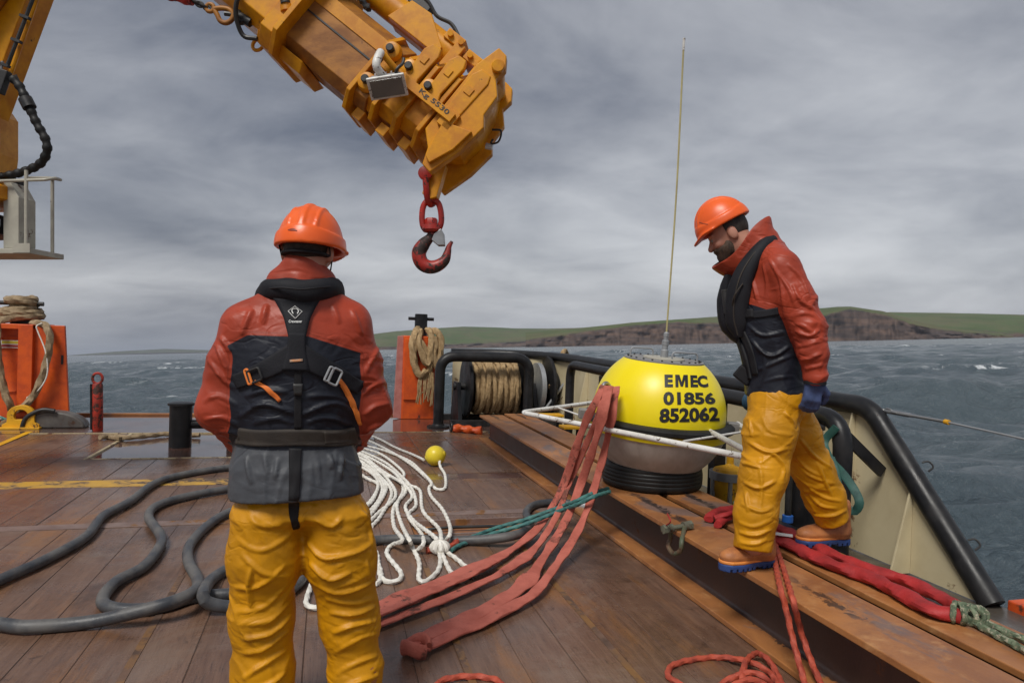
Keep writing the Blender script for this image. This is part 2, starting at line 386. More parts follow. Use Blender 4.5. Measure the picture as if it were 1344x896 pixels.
def oilskin(name, a, b=None, rough=.36, dirt=(.1, .05, .02), dirtamt=.36):
    """rubberised cloth; b is the second panel where the region attribute is below zero"""
    m, t, p = newmat(name); n = NB(t)
    f = n.ramp(n.noise(5, 6, .6, .4), .35, .7)
    ca = n.mix(f, a, tuple(v * .74 for v in a))
    if b:
        cb = n.mix(f, b, tuple(v * 1.5 + .004 for v in b))
        rg = n.attr('region')
        cb = n.mix(n.ramp(rg, -.95, -.6), n.mix(f, (.050, .054, .063), (.075, .079, .088)), cb)  # lowest region: sky sheen on the wet navy cloth, painted in as lighter grey
        ca = n.mix(n.ramp(rg, -.0012, .0012), cb, ca)
        seam = n.math('ABSOLUTE', n.math('SUBTRACT', rg, .010))
        ca = n.mix(n.ramp(seam, .0009, .0022, .45, 0), ca, tuple(v * .4 for v in a))
    d = n.ramp(n.noise(7, 8, .7, .6), 1 - dirtamt, 1 - dirtamt + .16)
    ca = n.mix(n.math('MULTIPLY', d, .55), ca, dirt)
    p.inputs['Specular IOR Level'].default_value = .32
    n.link(ca, p.inputs['Base Color']); n.link(n.math('MULTIPLY_ADD', f, .16, rough), p.inputs['Roughness'])
    cz = n.ramp(n.math('ABSOLUTE', n.math('SUBTRACT', n.noise(5.0, 2, .4, .7, (.8, 1, 1.7)), .5)), 0, .075)
    cz = n.math('MULTIPLY', cz, n.ramp(n.noise(3.1, 2), .42, .6))
    c2_ = n.ramp(n.math('ABSOLUTE', n.math('SUBTRACT', n.noise(10, 2, .4, .8, (.8, 1, 1.5)), .5)), 0, .08); c2_ = n.math('MULTIPLY', c2_, n.ramp(n.noise(4.3, 2), .50, .62)); cz = n.math('ADD', cz, n.math('MULTIPLY', c2_, .45))
    h = n.math('ADD', n.math('MULTIPLY', cz, .8), n.math('ADD', n.math('MULTIPLY', n.noise(24, 4, .5, .8), .5), n.math('MULTIPLY', n.noise(230, 2), .06)))
    n.link(n.bump(h, .45, .008), p.inputs['Normal'])
    return m
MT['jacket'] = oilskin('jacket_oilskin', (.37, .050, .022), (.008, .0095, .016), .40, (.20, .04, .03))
MT['trousers'] = oilskin('trouser_oilskin', (.60, .265, .003), None, .42, (.26, .10, .006), .43)

# wet timber of the deck
def plank_mat():
    m, t, p = newmat('wet_timber'); n = NB(t, 'Object', rand=True)
    g = n.noise(7, 8, .68, .5, (4.5, .35, 1)); g2 = n.noise(42, 5, .6, .2, (3, .18, 1))
    col = n.mix(n.ramp(g, .3, .72), (.112, .060, .040), (.190, .112, .076))
    col = n.mix(n.ramp(g2, .52, .72, 0, .75), col, (.045, .028, .022))
    tint = n.mix(n.rnd, (.105, .048, .028), (.20, .115, .076)); col = n.mix(.26, col, tint)
    # rust and ochre run along the boards
    oc = n.c; ge = t.nodes.new('ShaderNodeNewGeometry'); n.c = ge.outputs['Position']
    o = n.ramp(n.noise(1.5, 8, .68, .5, (1.8, .42, 1)), .50, .68); col = n.mix(n.math('MULTIPLY', o, .7), col, (.27, .115, .032))
    gr = n.ramp(n.noise(3.0, 9, .7, .2), .55, .75); col = n.mix(n.math('MULTIPLY', gr, .45), col, (.055, .045, .042))
    sc = n.ramp(n.noise(9, 10, .78, 1.0), .57, .66); col = n.mix(n.math('MULTIPLY', sc, .6), col, (.034, .021, .016))
    pale = n.ramp(n.noise(1.3, 10, .74, .9), .50, .66); col = n.mix(n.math('MULTIPLY', pale, .6), col, (.20, .142, .108))
    dk_ = n.ramp(n.noise(.8, 9, .7, .6), .52, .66); col = n.mix(n.math('MULTIPLY', dk_, .7), col, (.052, .029, .020))
    n.link(col, p.inputs['Base Color'])
    wet = n.ramp(n.noise(1.1, 8, .66, .3), .36, .62); n.c = oc
    n.link(n.math('MULTIPLY_ADD', wet, -.34, .46), p.inputs['Roughness'])
    h = n.math('ADD', n.math('MULTIPLY', g2, .6), n.math('MULTIPLY', n.noise(55, 6, .7, .5), .7))
    n.link(n.bump(h, .42, .006), p.inputs['Normal'])
    return m
MT['plank'] = plank_mat()
def steel_deck():
    m, t, p = newmat('wet_steel_deck'); n = NB(t)
    f = n.noise(2.2, 8, .65, .4)
    col = n.mix(n.ramp(f, .35, .65), (.13, .062, .045), (.075, .05, .042))
    col = n.mix(n.ramp(n.noise(6, 8, .7, .5), .55, .72, 0, .8), col, (.20, .08, .035))
    n.link(col, p.inputs['Base Color'])
    wet = n.ramp(n.noise(.9, 5, .5, .2), .30, .58)
    n.link(n.math('MULTIPLY_ADD', wet, -.30, .36), p.inputs['Roughness']); p.inputs['Specular IOR Level'].default_value = .6
    p.inputs['Coat Weight'].default_value = .6; p.inputs['Coat Roughness'].default_value = .06
    n.link(n.bump(n.noise(14, 5, .6), .12, .005), p.inputs['Normal'])
    return m
MT['steeldeck'] = steel_deck()
def gutter():
    m = mat('gutter_steel', (.085, .075, .062), (.055, .045, .036), .25, .42, rust=.42, rustc=(.13, .07, .03), rscale=4, bump=.25, bscale=30)
    return m
MT['gutter'] = gutter()
def rusty_beam():
    m, t, p = newmat('rusty_beam'); n = NB(t)
    f = n.noise(2.6, 9, .70, .5); g = n.noise(11, 8, .7, .4)
    col = n.mix(n.ramp(f, .3, .7), (.40, .165, .052), (.235, .092, .036))
    col = n.mix(n.ramp(g, .5, .78, 0, .75), col, (.50, .26, .11))
    scale_ = n.ramp(n.noise(1.6, 9, .68, .7), .55, .63); col = n.mix(n.math('MULTIPLY', scale_, .7), col, (.12, .105, .11))
    # wet ragged stains down the middle of the flange
    x = n.xyz(); band = n.ramp(n.math('ABSOLUTE', n.math('ADD', x[0], n.math('MULTIPLY_ADD', n.noise(.7, 2), .16, -.08))), .0, .09, 1, 0)
    st = n.ramp(n.math('MULTIPLY', n.noise(13, 9, .76, 1.0, (1, .75, 1)), n.math('MULTIPLY_ADD', band, .55, .55)), .48, .53)
    st = n.math('MULTIPLY', st, n.ramp(n.noise(.9, 2, .5), .50, .58))
    col = n.mix(n.math('MULTIPLY', st, .88), col, (.028, .022, .022))
    # mill scale still covers the web: faces that look sideways stay dark brown
    ge = t.nodes.new('ShaderNodeNewGeometry'); sx = t.nodes.new('ShaderNodeSeparateXYZ'); t.links.new(ge.outputs['Normal'], sx.inputs[0])
    n.link(col, p.inputs['Base Color'])
    n.link(n.math('SUBTRACT', n.math('MULTIPLY_ADD', g, .25, .30), n.math('MULTIPLY', st, .12)), p.inputs['Roughness'])
    n.link(n.bump(n.math('ADD', g, n.math('MULTIPLY', n.noise(70, 5), .6)), .22, .004), p.inputs['Normal'])
    return m
MT['rust'] = rusty_beam()
MT['millscale'] = mat('mill_scale', (.040, .028, .027), (.075, .042, .032), .38, .55, scale=3, bump=.2, rust=.39, rustc=(.13, .052, .022), rscale=4)
MT['wornyellow'] = mat('worn_yellow_line', (.55, .31, .03), (.28, .17, .075), .42, .6, rust=.50, rustc=(.13, .085, .06), rscale=5, scale=5, bump=.3)
MT['palestrip'] = mat('pale_strip', (.22, .15, .125), (.15, .095, .08), .35, .5, rust=.47, rustc=(.25, .11, .03), rscale=3, scale=5, bump=.25)
MT['paleline'] = mat('pale_line', (.50, .42, .26), (.36, .27, .15), .45, rust=.47, rustc=(.14, .07, .045), rscale=9)
MT['buoy'] = mat('buoy_yellow', (.86, .70, .006), (.83, .66, .006), .30, .40, scale=3, bump=.04, rust=.335, rustc=(.50, .38, .05), rscale=7)
MT['buoygrey'] = mat('buoy_hull', (.46, .42, .38), (.36, .32, .28), .4, .55, scale=3, stretch=(3, 3, .35), bump=.15)
MT['plategrey'] = mat('buoy_plate', (.30, .29, .28), (.22, .21, .20), .42, .55, metal=.35, bump=.2)
MT['grass'] = mat('hill_grass', (.055, .095, .026), (.10, .10, .040), .9, .95, scale=.006, bump=0)

# ---------------------------------------------------------------- sea (the boat heels, so the sea plane is tilted in the deck frame)
_a, _b = ray(100, 466.5), ray(1340, 441.5)
SN = np.cross(_b, _a); SN /= np.linalg.norm(SN)
SQ = np.array([0, 1.0, 0]) - SN[1] * SN; SQ /= np.linalg.norm(SQ); SP = np.cross(SQ, SN)
SEA0 = CAM - SN * 2.75
def sea_pt(p, q, h=0.0): return SEA0 + SP * p + SQ * q + SN * h
def build_sea():
    ang = np.concatenate([np.radians(np.linspace(-32, 62, 420)), np.radians(np.linspace(62, 328, 70))[1:-1]])
    rr = np.concatenate([np.geomspace(1.5, 5, 14, endpoint=False), np.geomspace(5, 320, 520, endpoint=False), np.geomspace(320, 60000, 110)])
    A, R = np.meshgrid(ang, rr); p = R * np.sin(A); q = R * np.cos(A)
    cell = np.gradient(rr)[:, None] * np.ones_like(A); cell = np.maximum(cell, R * np.radians(.2))
    h = np.zeros_like(R); dp = np.zeros_like(R); dq = np.zeros_like(R); crest = np.zeros_like(R)
    lam = np.geomspace(.9, 34, 58); wind = math.radians(205)
    for l in lam:
        th = wind + RNG.normal(0, .55); k = 2 * math.pi / l; ph = RNG.uniform(0, 6.28)
        a = .0165 * l ** .66 * (1 if l < 12 else (12 / l) ** 1.0)
        fade = np.clip(l / (2.4 * cell) - .6, 0, 1)
        u = k * (p * math.sin(th) + q * math.cos(th)) + ph
        h += a * fade * np.cos(u); dp -= .75 * a * fade * math.sin(th) * np.sin(u); dq -= .75 * a * fade * math.cos(th) * np.sin(u)
    curv = -(R / 6.4e6) * R / 2 * 0
    V = sea_pt(0, 0) + (p + dp)[..., None] * SP + (q + dq)[..., None] * SQ + (h + curv)[..., None] * SN
    nr, na = R.shape
    I = np.arange(nr * na).reshape(nr, na); J = np.roll(I, -1, 1)
    Q = np.stack([I[:-1], I[1:], J[1:], J[:-1]], -1).reshape(-1, 4)
    m, t, b = newmat('sea_water'); n = NB(t)
    hh = n.attr('region')
    patch = n.ramp(n.noise(.045, 4, .55, .3), .48, .66)
    fo = n.math('MULTIPLY', n.ramp(hh, .27, .42), n.ramp(n.noise(.55, 7, .7, .6), .50, .58))
    fo = n.math('MULTIPLY', fo, patch)
    fin = n.math('MULTIPLY', n.ramp(n.noise(2.6, 9, .74, 1.2), .62, .70), n.ramp(hh, .10, .34)); fin = n.math('MULTIPLY', fin, .22)
    # broken white horses further out, longer than the mesh shows
    far = n.ramp(n.noise(.16, 6, .62, .8, (.45, 1, 1)), .69, .72)
    foam = n.math('MAXIMUM', n.math('MAXIMUM', fo, fin), n.math('MULTIPLY', far, n.ramp(n.noise(1.3, 5, .7), .42, .55)))
    col = n.mix(n.ramp(n.noise(.03, 3), .35, .65), (.066, .090, .108), (.088, .115, .130))
    n.link(n.mix(foam, col, (.72, .75, .77)), b.inputs['Base Color'])
    n.link(n.math('MULTIPLY_ADD', foam, .6, .13), b.inputs['Roughness']); b.inputs['IOR'].default_value = 1.333
    b.inputs['Specular IOR Level'].default_value = .5
    hb = n.math('ADD', n.math('MULTIPLY', n.noise(1.1, 7, .62, .5), .9), n.math('MULTIPLY', n.noise(6.5, 6, .66, .6), .26))
    hb = n.math('ADD', hb, n.math('MULTIPLY', n.noise(.22, 6, .6, .4), 2.2))
    n.link(n.bump(hb, .9, .45), b.inputs['Normal'])
    o = obj('sea', (V.reshape(-1, 3), Q), m, None, auto=0, kind='structure', attr=h.ravel())
    o.location = (0, 0, 0)
    me = o.data; me.vertices.foreach_set('co', V.astype(np.float32).ravel()); me.update()
    return o
build_sea()

# ---------------------------------------------------------------- noise on arrays
_perm = RNG.permutation(4096)
def hash3(i, j, k): return _perm[(_perm[(_perm[i & 4095] + j) & 4095] + k) & 4095] / 4095.0
def vnoise(P):
    P = np.asarray(P, float); I = np.floor(P).astype(np.int64); f = P - I; f = f * f * (3 - 2 * f)
    r = 0
    for dx in (0, 1):
        wx = f[..., 0] if dx else 1 - f[..., 0]
        for dy in (0, 1):
            wy = f[..., 1] if dy else 1 - f[..., 1]
            for dz in (0, 1):
                wz = f[..., 2] if dz else 1 - f[..., 2]
                r = r + wx * wy * wz * hash3(I[..., 0] + dx, I[..., 1] + dy, I[..., 2] + dz)
    return r * 2 - 1
def fbm(P, o=4, g=.5):
    a, r = 1.0, 0
    for k in range(o): r = r + a * vnoise(np.asarray(P) * 2 ** k + 17.3 * k); a *= g
    return r

# ---------------------------------------------------------------- land beyond the water
def land_mat(name, rock1, rock2, g1, g2, gs=.008):
    m, t, b = newmat(name); n = NB(t)
    rg = n.attr('region')
    e = n.math('ADD', rg, n.math('MULTIPLY_ADD', n.noise(.03, 6, .65), 26, -13))
    st = n.noise(.03, 7, .68, .25, (.12, .12, 3.2))
    rock = n.mix(n.ramp(st, .35, .65), rock1, rock2)
    rock = n.mix(n.ramp(n.noise(.022, 9, .72, .3, (1, 1, .55)), .42, .72, 0, .6), rock, tuple(v * .5 for v in rock2))
    fld = t.nodes.new('ShaderNodeTexVoronoi'); fld.inputs['Scale'].default_value = gs; t.links.new(n.c, fld.inputs['Vector'])
    gr = n.mix(n.ramp(n.noise(gs * .5, 8, .7, .5), .38, .62), g1, g2)
    sv = t.nodes.new('ShaderNodeSeparateColor'); t.links.new(fld.outputs['Color'], sv.inputs[0])
    gr = n.mix(n.math('MULTIPLY', sv.outputs[0], .45), gr, tuple(v * 1.6 for v in g1))
    n.link(n.mix(n.ramp(e, -6, 6), rock, gr), b.inputs['Base Color']); b.inputs['Roughness'].default_value = .95
    b.inputs['Specular IOR Level'].default_value = .1
    return m
def ground_height(px, py, D):
    """point seen at the pixel at horizontal distance D, split into sea-plane position and height"""
    d = ray(px, py); hz = d - (d @ SN) * SN; s = D / np.linalg.norm(hz)
    P = CAM + d * s - SEA0; return P @ SP, P @ SQ, P @ SN
def build_land(name, xs, top, cliff, D0, Dc, Dt, m, label, step=2.0, rough=1.0, cat='hill'):
    X = np.arange(xs[0], xs[-1] + .1, step)
    T = np.interp(X, xs, top); Cl = np.interp(X, xs, cliff)
    D0v = np.interp(X, xs, D0) if np.ndim(D0) else np.full(len(X), D0)
    rows = []; reg = []
    nc, nh = 16, 14
    for i, x in enumerate(X):
        d0 = D0v[i]; dc = d0 + Dc; dt = d0 + Dt
        _, _, hc = ground_height(x, Cl[i], dc); _, _, ht = ground_height(x, T[i], dt)
        hc = max(hc, 3.0); ht = max(ht, hc + 2)
        col = []; rg = []
        dirv = ray(x, 448); hz = dirv - (dirv @ SN) * SN; hz /= np.linalg.norm(hz)
        jag = fbm(np.array([x * .034, 3.1, 0]), 5, .6); jag2 = fbm(np.array([x * .21, 9.1, 0]), 3)
        fa = fbm(np.stack([np.full(nc + 1, x * .12), np.arange(nc + 1) / nc * 4, np.full(nc + 1, 5.0)], 1), 4); fb = fbm(np.stack([np.full(nh + 1, x * .03), np.arange(nh + 1) / nh * 3, np.full(nh + 1, 2.0)], 1), 3)
        for k in range(nc + 1):
            u = k / nc
            led = .5 * (u + (math.floor(u * 5 + jag) - jag) / 5)
            d = d0 + (Dc * (max(led, 0) ** 1.15)) + rough * (55 * jag + 9 * jag2 + 16 * fa[k]) * (.35 + .65 * math.sin(math.pi * min(1, u * 1.05)))
            col.append((d, -6 + u * (hc + 6))); rg.append((u - 1) * hc)
        for k in range(1, nh + 1):
            u = k / nh
            col.append((d0 + Dc + (Dt - Dc) * u, hc + (ht - hc) * (1 - (1 - u) ** 1.6) + 1.2 * rough * fb[k])); rg.append(18 * u + 4)
        col.append((d0 + Dt * 1.9, ht * .55)); rg.append(30); col.append((d0 + Dt * 2.4, -8)); rg.append(30)
        rows.append([CAM - SN * 2.75 + hz * d + SN * h for d, h in col]); reg.append(rg)
    V = np.array(rows); n, k = V.shape[:2]; I = np.arange(n * k).reshape(n, k)
    Q = np.stack([I[:-1, :-1], I[1:, :-1], I[1:, 1:], I[:-1, 1:]], -1).reshape(-1, 4)
    return obj(name, (V.reshape(-1, 3), Q), m, None, auto=0, kind='structure', attr=np.array(reg).ravel())
R1, R2 = (.135, .088, .066), (.060, .048, .046)
lm1 = land_mat('headland', R1, R2, (.058, .088, .026), (.112, .098, .050))
lm2 = land_mat('far_shore', (.07, .06, .06), (.05, .045, .05), (.055, .065, .035), (.08, .08, .045), .003)
# near headland with red cliffs, falling to a low shore to the right
build_land('headland', [690, 762, 828, 889, 940, 1010, 1082, 1100, 1118, 1159, 1199, 1235, 1281, 1315, 1330],
           [436.5, 430.5, 424, 419.5, 416, 409, 404.5, 403, 403, 408.5, 420, 429, 434.5, 437.5, 441],
           [446, 436, 427, 422.5, 424, 419, 414, 409, 405.5, 411.5, 425, 432.5, 436.5, 439.5, 441.5],
           2600, 60, 620, lm1, '', rough=1.0)
build_land('grassy_hill', [1130, 1169, 1200, 1240, 1290, 1344, 1420, 1560, 1700], [412, 409.5, 410.2, 410.8, 411.5, 413, 414, 418, 424],
           [430, 430, 430.5, 433, 436, 437.5, 437, 436, 435], 3600, 60, 1100, lm1, '', rough=.7)
build_land('hill', [440, 480, 490, 520, 560, 610, 650, 680, 720, 760, 800, 840, 900, 1000], [446, 440.5, 438.5, 434.5, 431.5, 428.6, 429.5, 431, 431.3, 430.3, 428.5, 425, 423, 421],
           [456, 455.5, 455, 454.5, 453, 451, 449.5, 448, 445.5, 442.5, 440, 436, 433, 430], 4300, 90, 1300, lm1, '', rough=1.0)
build_land('far_island', [86, 110, 150, 190, 216, 245, 275, 330, 400, 470, 540], [466.4, 464.5, 461.2, 459.0, 457.6, 458.4, 459.3, 458.6, 456.5, 455, 456], [467, 466.2, 464.5, 463.2, 462.5, 462.5, 462.2, 461.5, 460, 459, 459.5],
           11500, 150, 3000, lm2, '', step=4, rough=1.0)
def farmhouse(px, py, D, wd, label):
    p = ground_height(px, py, D); c = SEA0 + SP * p[0] + SQ * p[1] + SN * p[2]
    d = ray(px, 448); b = d - (d @ SN) * SN; b /= np.linalg.norm(b); a = np.cross(b, SN)
    e = thing('farm_building', label, 'building', c)
    hh = 9
    obj('wall', obox(c + SN * hh * .2, a, b, SN, wd / 2, 6, hh * .8), MT['white'], e, smooth=False)
    obj('roof', prism([(-wd / 2 - .5, 0), (wd / 2 + .5, 0), (wd / 2 - 1, 4), (-wd / 2 + 1, 4)], c + SN * hh, a, SN, b, -6.5, 6.5), MT['dirtygrey'], e, smooth=False)
farmhouse(1303, 420, 4480, 110, 'long white farm building on the grassy hill beyond the cliffs')
farmhouse(1281, 419.5, 4480, 36, 'small white farm building beside the long one on the grassy hill')
farmhouse(738, 437, 5300, 55, 'white farm building on the green slope behind the buoy')

# ---------------------------------------------------------------- air over the water
def haze():
    m = bpy.data.materials.new('haze_air'); m.use_nodes = True; t = m.node_tree; t.nodes.clear()
    o = t.nodes.new('ShaderNodeOutputMaterial'); v = t.nodes.new('ShaderNodeVolumePrincipled')
    v.inputs['Color'].default_value = (.80, .87, 1.0, 1); v.inputs['Density'].default_value = 4.6e-5; v.inputs['Anisotropy'].default_value = .2
    t.links.new(v.outputs[0], o.inputs['Volume'])
    r, z0, z1 = 70000, -12, 430
    V = [sea_pt(x, y, z) for z in (z0, z1) for x, y in ((-r, -r), (r, -r), (r, r), (-r, r))]
    me = bpy.data.meshes.new('haze'); me.from_pydata([tuple(p) for p in V], [], CF); me.materials.append(m)
    ob = bpy.data.objects.new('haze', me); COL.objects.link(ob); ob['kind'] = 'stuff'
haze()

# ---------------------------------------------------------------- deck
deck = obj('deck', box(-6.4, 3.62, -3.0, 11.06, -.30, -.046), MT['dirtygrey'], smooth=False, kind='structure')
hullp = [(-6.6, 0), (-6.6, 2.5), (-5.8, 3.1), (3.1, 3.1), (3.74, 2.5), (3.74, 0)]
obj('hull', prism([(-6.5, -.12), (-6.3, -2.6), (3.4, -2.6), (3.72, -.12)], (0, 0, 0), (1, 0, 0), (0, 0, 1), (0, 1, 0), -3.2, 11.10), MT['black'], deck, smooth=False)
PW, GAP = .223, .0024
XP0, NP = -6.3, 38
HX0, HX1, HY0, HY1 = .80, 1.40, 4.62, 4.98       # recessed lashing pocket
WX0, WX1, WY0, WY1 = -2.28, .52, 7.58, 9.22      # steel plate let into the boards
bays = [(-2.8, 5.09), (5.22, 6.34), (6.60, 9.27)]
def plank_mesh(l):
    w2 = PW / 2 - GAP / 2; c = .0022
    xs = [-w2, -w2, -w2 + c, w2 - c, w2, w2]; zs = [-.042, -c, 0, 0, -c, -.042]
    V = [(x, y, z) for y in (-l / 2, l / 2) for x, z in zip(xs, zs)]
    Fs = [(i, (i + 1) % 6, 6 + (i + 1) % 6, 6 + i)[::-1] for i in range(6)] + [tuple(range(6)), tuple(range(6, 12))[::-1]]
    me = bpy.data.meshes.new('plank'); me.from_pydata(V, [], Fs); me.materials.append(MT['plank']); me.update()
    bm = bmesh.new(); bm.from_mesh(me); bmesh.ops.recalc_face_normals(bm, faces=bm.faces); bm.to_mesh(me); bm.free()
    return me
_pm = {}
dl = Vector(deck.location)
def plank(x, y0, y1):
    k = round(y1 - y0, 3)
    if k not in _pm: _pm[k] = plank_mesh(y1 - y0)
    o = bpy.data.objects.new('plank', _pm[k]); COL.objects.link(o); o.parent = deck
    o.location = Vector((x, (y0 + y1) / 2, random.uniform(-.0035, .0015))) - dl
    if random.random() < .5: o.rotation_euler = (0, 0, math.pi)
for c in range(NP):
    x = XP0 + PW * (c + .5)
    for bi, (a, b) in enumerate(bays):
        holes = []
        if bi == 0 and HX0 < x + PW * .4 and HX1 > x - PW * .4: holes.append((HY0, HY1))
        if bi == 2 and WX0 < x and WX1 > x: holes.append((WY0, 9.3))
        y = a
        for h0, h1 in holes:
            plank(x, y, h0 - .005); y = h1 + .005
        if y < b - .1: plank(x, y, b)
cq = []
for c in range(1, NP):
    x = XP0 + PW * c
    for bi, (a, b) in enumerate(bays):
        if bi == 0 and HX0 - .12 < x < HX1 + .12: b = HY0 - .01
        if bi == 2 and WX0 - .12 < x < WX1 + .12: b = WY0 - .01
        cq.append(box(x - GAP * .5 + .0002, x + GAP * .5 - .0002, a + .003, b - .003, -.030, -.0022))
obj('caulking', join(*cq), mat('caulking', (.075, .043, .030), (.05, .03, .022), .5, scale=3), deck, smooth=False, kind='stuff')
hcols = [XP0 + PW * (c + .5) for c in range(NP)]
hx0 = min(x for x in hcols if HX0 < x + PW * .4) - PW / 2; hx1 = max(x for x in hcols if HX1 > x - PW * .4) + PW / 2
wx0 = min(x for x in hcols if WX0 < x) - PW / 2; wx1 = max(x for x in hcols if WX1 > x) + PW / 2
def dpart(name, VF, m, **k): return obj(name, VF, m, deck, **k)
dpart('joint_strip', box(-6.3, 2.17, 5.10, 5.21, -.044, .002), MT['palestrip'], smooth=False, bevel=.002)
dpart('painted_strip', box(-6.3, -.62, 6.345, 6.595, -.044, .001), MT['wornyellow'], smooth=False, bevel=.002)
dpart('joint_strip', box(-.62, 2.17, 6.345, 6.595, -.044, -.004), MT['steeldeck'], smooth=False, bevel=.002)
dpart('steel_plate', box(wx0 + .004, wx1 - .004, WY0, 9.27, -.044, -.012), MT['steeldeck'], smooth=False)
fr = .035
dpart('plate_edge', box(wx0 + .003, wx1, WY0 - .004, WY0 + fr, -.012, .003), MT['paleline'], smooth=False)
dpart('plate_edge', box(wx0 + .003, wx0 + fr, WY0 + fr, 9.26, -.012, .003), MT['paleline'], smooth=False)
dpart('steel_plate', box(-6.35, 3.6, 9.30, 11.05, -.044, -.002), MT['steeldeck'], smooth=False)
dpart('plate_edge', box(-3.42, 2.2, 9.275, 9.298, -.044, .004), MT['paleline'], smooth=False)
dpart('edge_lip', box(-6.35, 1.95, 10.99, 11.055, -.002, .03), MT['rust'], smooth=False, bevel=.006)
dpart('gutter_plate', box(2.175, 3.61, -2.9, 9.295, -.044, -.006), MT['gutter'], smooth=False)
# pocket: rusty tray with a lashing bar
dpart('pocket_tray', box(hx0 + .004, hx1 - .004, HY0, HY1, -.0445, -.040), MT['rust'], smooth=False)
dpart('pocket_edge', join(box(hx0, hx1, HY0 - .004, HY0 + .02, -.040, .003), box(hx0, hx1, HY1 - .02, HY1 + .004, -.040, .003)), MT['palestrip'], smooth=False)
dpart('lashing_bar', tube([(hx0 + .08, HY0 + .22, -.03), (hx0 + .25, HY0 + .2, -.012), (hx1 - .2, HY0 + .19, -.012)], .012), MT['dark'])
# worn paint line at the port side, running to the corner of the boards
a, b = dk(-40, 600), dk(38, 567)
dpart('painted_line', prism([(-.035, 0), (.035, 0), (.035, float(np.linalg.norm(b - a))), (-.035, float(np.linalg.norm(b - a)))], (a[0], a[1], 0), np.cross((b - a) / np.linalg.norm(b - a), (0, 0, 1.0)), (b - a) / np.linalg.norm(b - a), (0, 0, 1), .002, .005), MT['yellowp'], smooth=False)
# narrow ochre lines worn between the boards
for x in (-1.62, -.73, .60, 1.27):
    dpart('painted_line', box(x - .016, x + .016, -.5, 4.5 + random.uniform(-.8, .5), .0012, .0034), mat('ochre_line', (.21, .105, .035), (.16, .085, .042), .42, rust=.50, rustc=(.145, .083, .056), rscale=2.2, scale=3, bump=.3), smooth=False)

# ---------------------------------------------------------------- the two long beams
def i_beam(x0, x1, y0, y1, label):
    xc = (x0 + x1) / 2; e = thing('i_beam', label, 'steel beam', (xc, (y0 + y1) / 2, 0), group=None)
    t = .028
    obj('top_flange', box(x0, x1, y0, y1, .32 - t, .32), MT['rust'], e, smooth=False, bevel=.004)
    obj('bottom_flange', box(x0, x1, y0, y1, .001, t), MT['rust'], e, smooth=False, bevel=.004)
    r = .022; w = .012; z0, z1 = t, .32 - t
    pf = []
    for k in range(6):
        a = k / 5 * math.pi / 2; pf.append((w + r - r * math.sin(a), z0 + r - r * math.cos(a)))
    for k in range(6):
        a = k / 5 * math.pi / 2; pf.append((w + r - r * math.cos(a), z1 - r + r * math.sin(a)))
    poly = [(u, v) for u, v in pf] + [(-u, v) for u, v in reversed(pf)]
    obj('web', prism(poly, (xc, 0, 0), (1, 0, 0), (0, 0, 1), (0, 1, 0), y0 + .004, y1 - .004), MT['millscale'], e, auto=50)
    return e
i_beam(1.92, 2.228, -2.6, 8.60, 'rusty steel I beam with the shackle hung on its edge, along the open deck boards')
i_beam(2.288, 2.60, -2.6, 8.75, 'rusty steel I beam on the bulwark side, with red slings lying on it')

# ---------------------------------------------------------------- bulwark with its rails
BX = 3.52
bw = thing('bulwark', 'cream steel bulwark with black tubular top rail and welded brackets', 'bulwark', (BX, 6, 0))
knee = np.array([BX, 3.80, .985]); foot = np.array([3.55, 2.90, .03])
pl = [(2.98, .0), (9.4, .0), (9.4, 1.0), (3.84, .97), (2.98, .10)]
obj('plate', prism([(y, z) for y, z in pl], (BX, 0, 0), (0, 1, 0), (0, 0, 1), (1, 0, 0), -.008, .008), MT['cream'], bw, smooth=False)
# the plating turns in at the far quarter
qv = [(BX, 9.4), (3.46, 9.9), (3.30, 10.4), (3.0, 10.75), (2.6, 10.93), (1.98, 10.96)]
V = []; 
for x, y in qv: V += [(x - .008, y - .006, 0), (x - .008, y - .006, 1.0), (x + .008, y + .006, 1.0), (x + .008, y + .006, 0)]
Fs = []
for i in range(len(qv) - 1):
    for k in range(4): Fs.append((i * 4 + k, i * 4 + (k + 1) % 4, i * 4 + 4 + (k + 1) % 4, i * 4 + 4 + k))
obj('plate', (np.array(V), Fs), MT['cream'], bw, auto=20)
railp = [foot, foot + (knee - foot) * .5, knee] 
rp = [foot + (0, 0, -.03)] + [knee] + [(BX, 6, 1.0), (BX, 9.2, 1.03), (3.44, 9.95, 1.04), (3.28, 10.45, 1.04), (2.98, 10.8, 1.04), (2.55, 10.97, 1.04), (1.95, 11.0, 1.03)]
obj('top_rail', bent(rp, .066, .13, 20), MT['black'], bw)
for y in (3.92, 3.42, 4.9, 5.9, 6.9, 7.9, 8.9):
    h = .95 if y > 3.8 else (y - 2.98) / (3.84 - 2.98) * .87 + .06
    dep = .22 if y > 3.8 else .15
    obj('bracket', prism([(0, .0), (-dep, .0), (-dep * .92, .03), (-.02, h), (0, h)], (BX - .010, 0, 0), (1, 0, 0), (0, 0, 1), (0, 1, 0), y - .007, y + .007), MT['cream'], bw, smooth=False, bevel=.002)
obj('side_strake', box(3.60, 3.72, -3, 2.86, -.02, .045), MT['orange'], bw, smooth=False, bevel=.008)
for px, py in ((1210, 611), (1270, 713)):                          # small eyes on the outside of the sloping rail
    p = atX(px, py, 3.60); obj('rope_eye', tube([p + (0, 0, .02), p + (.03, -.02, .03), p + (.045, -.04, 0), p + (.02, -.03, -.03)], .006, .008, 8), MT['dark'], bw)

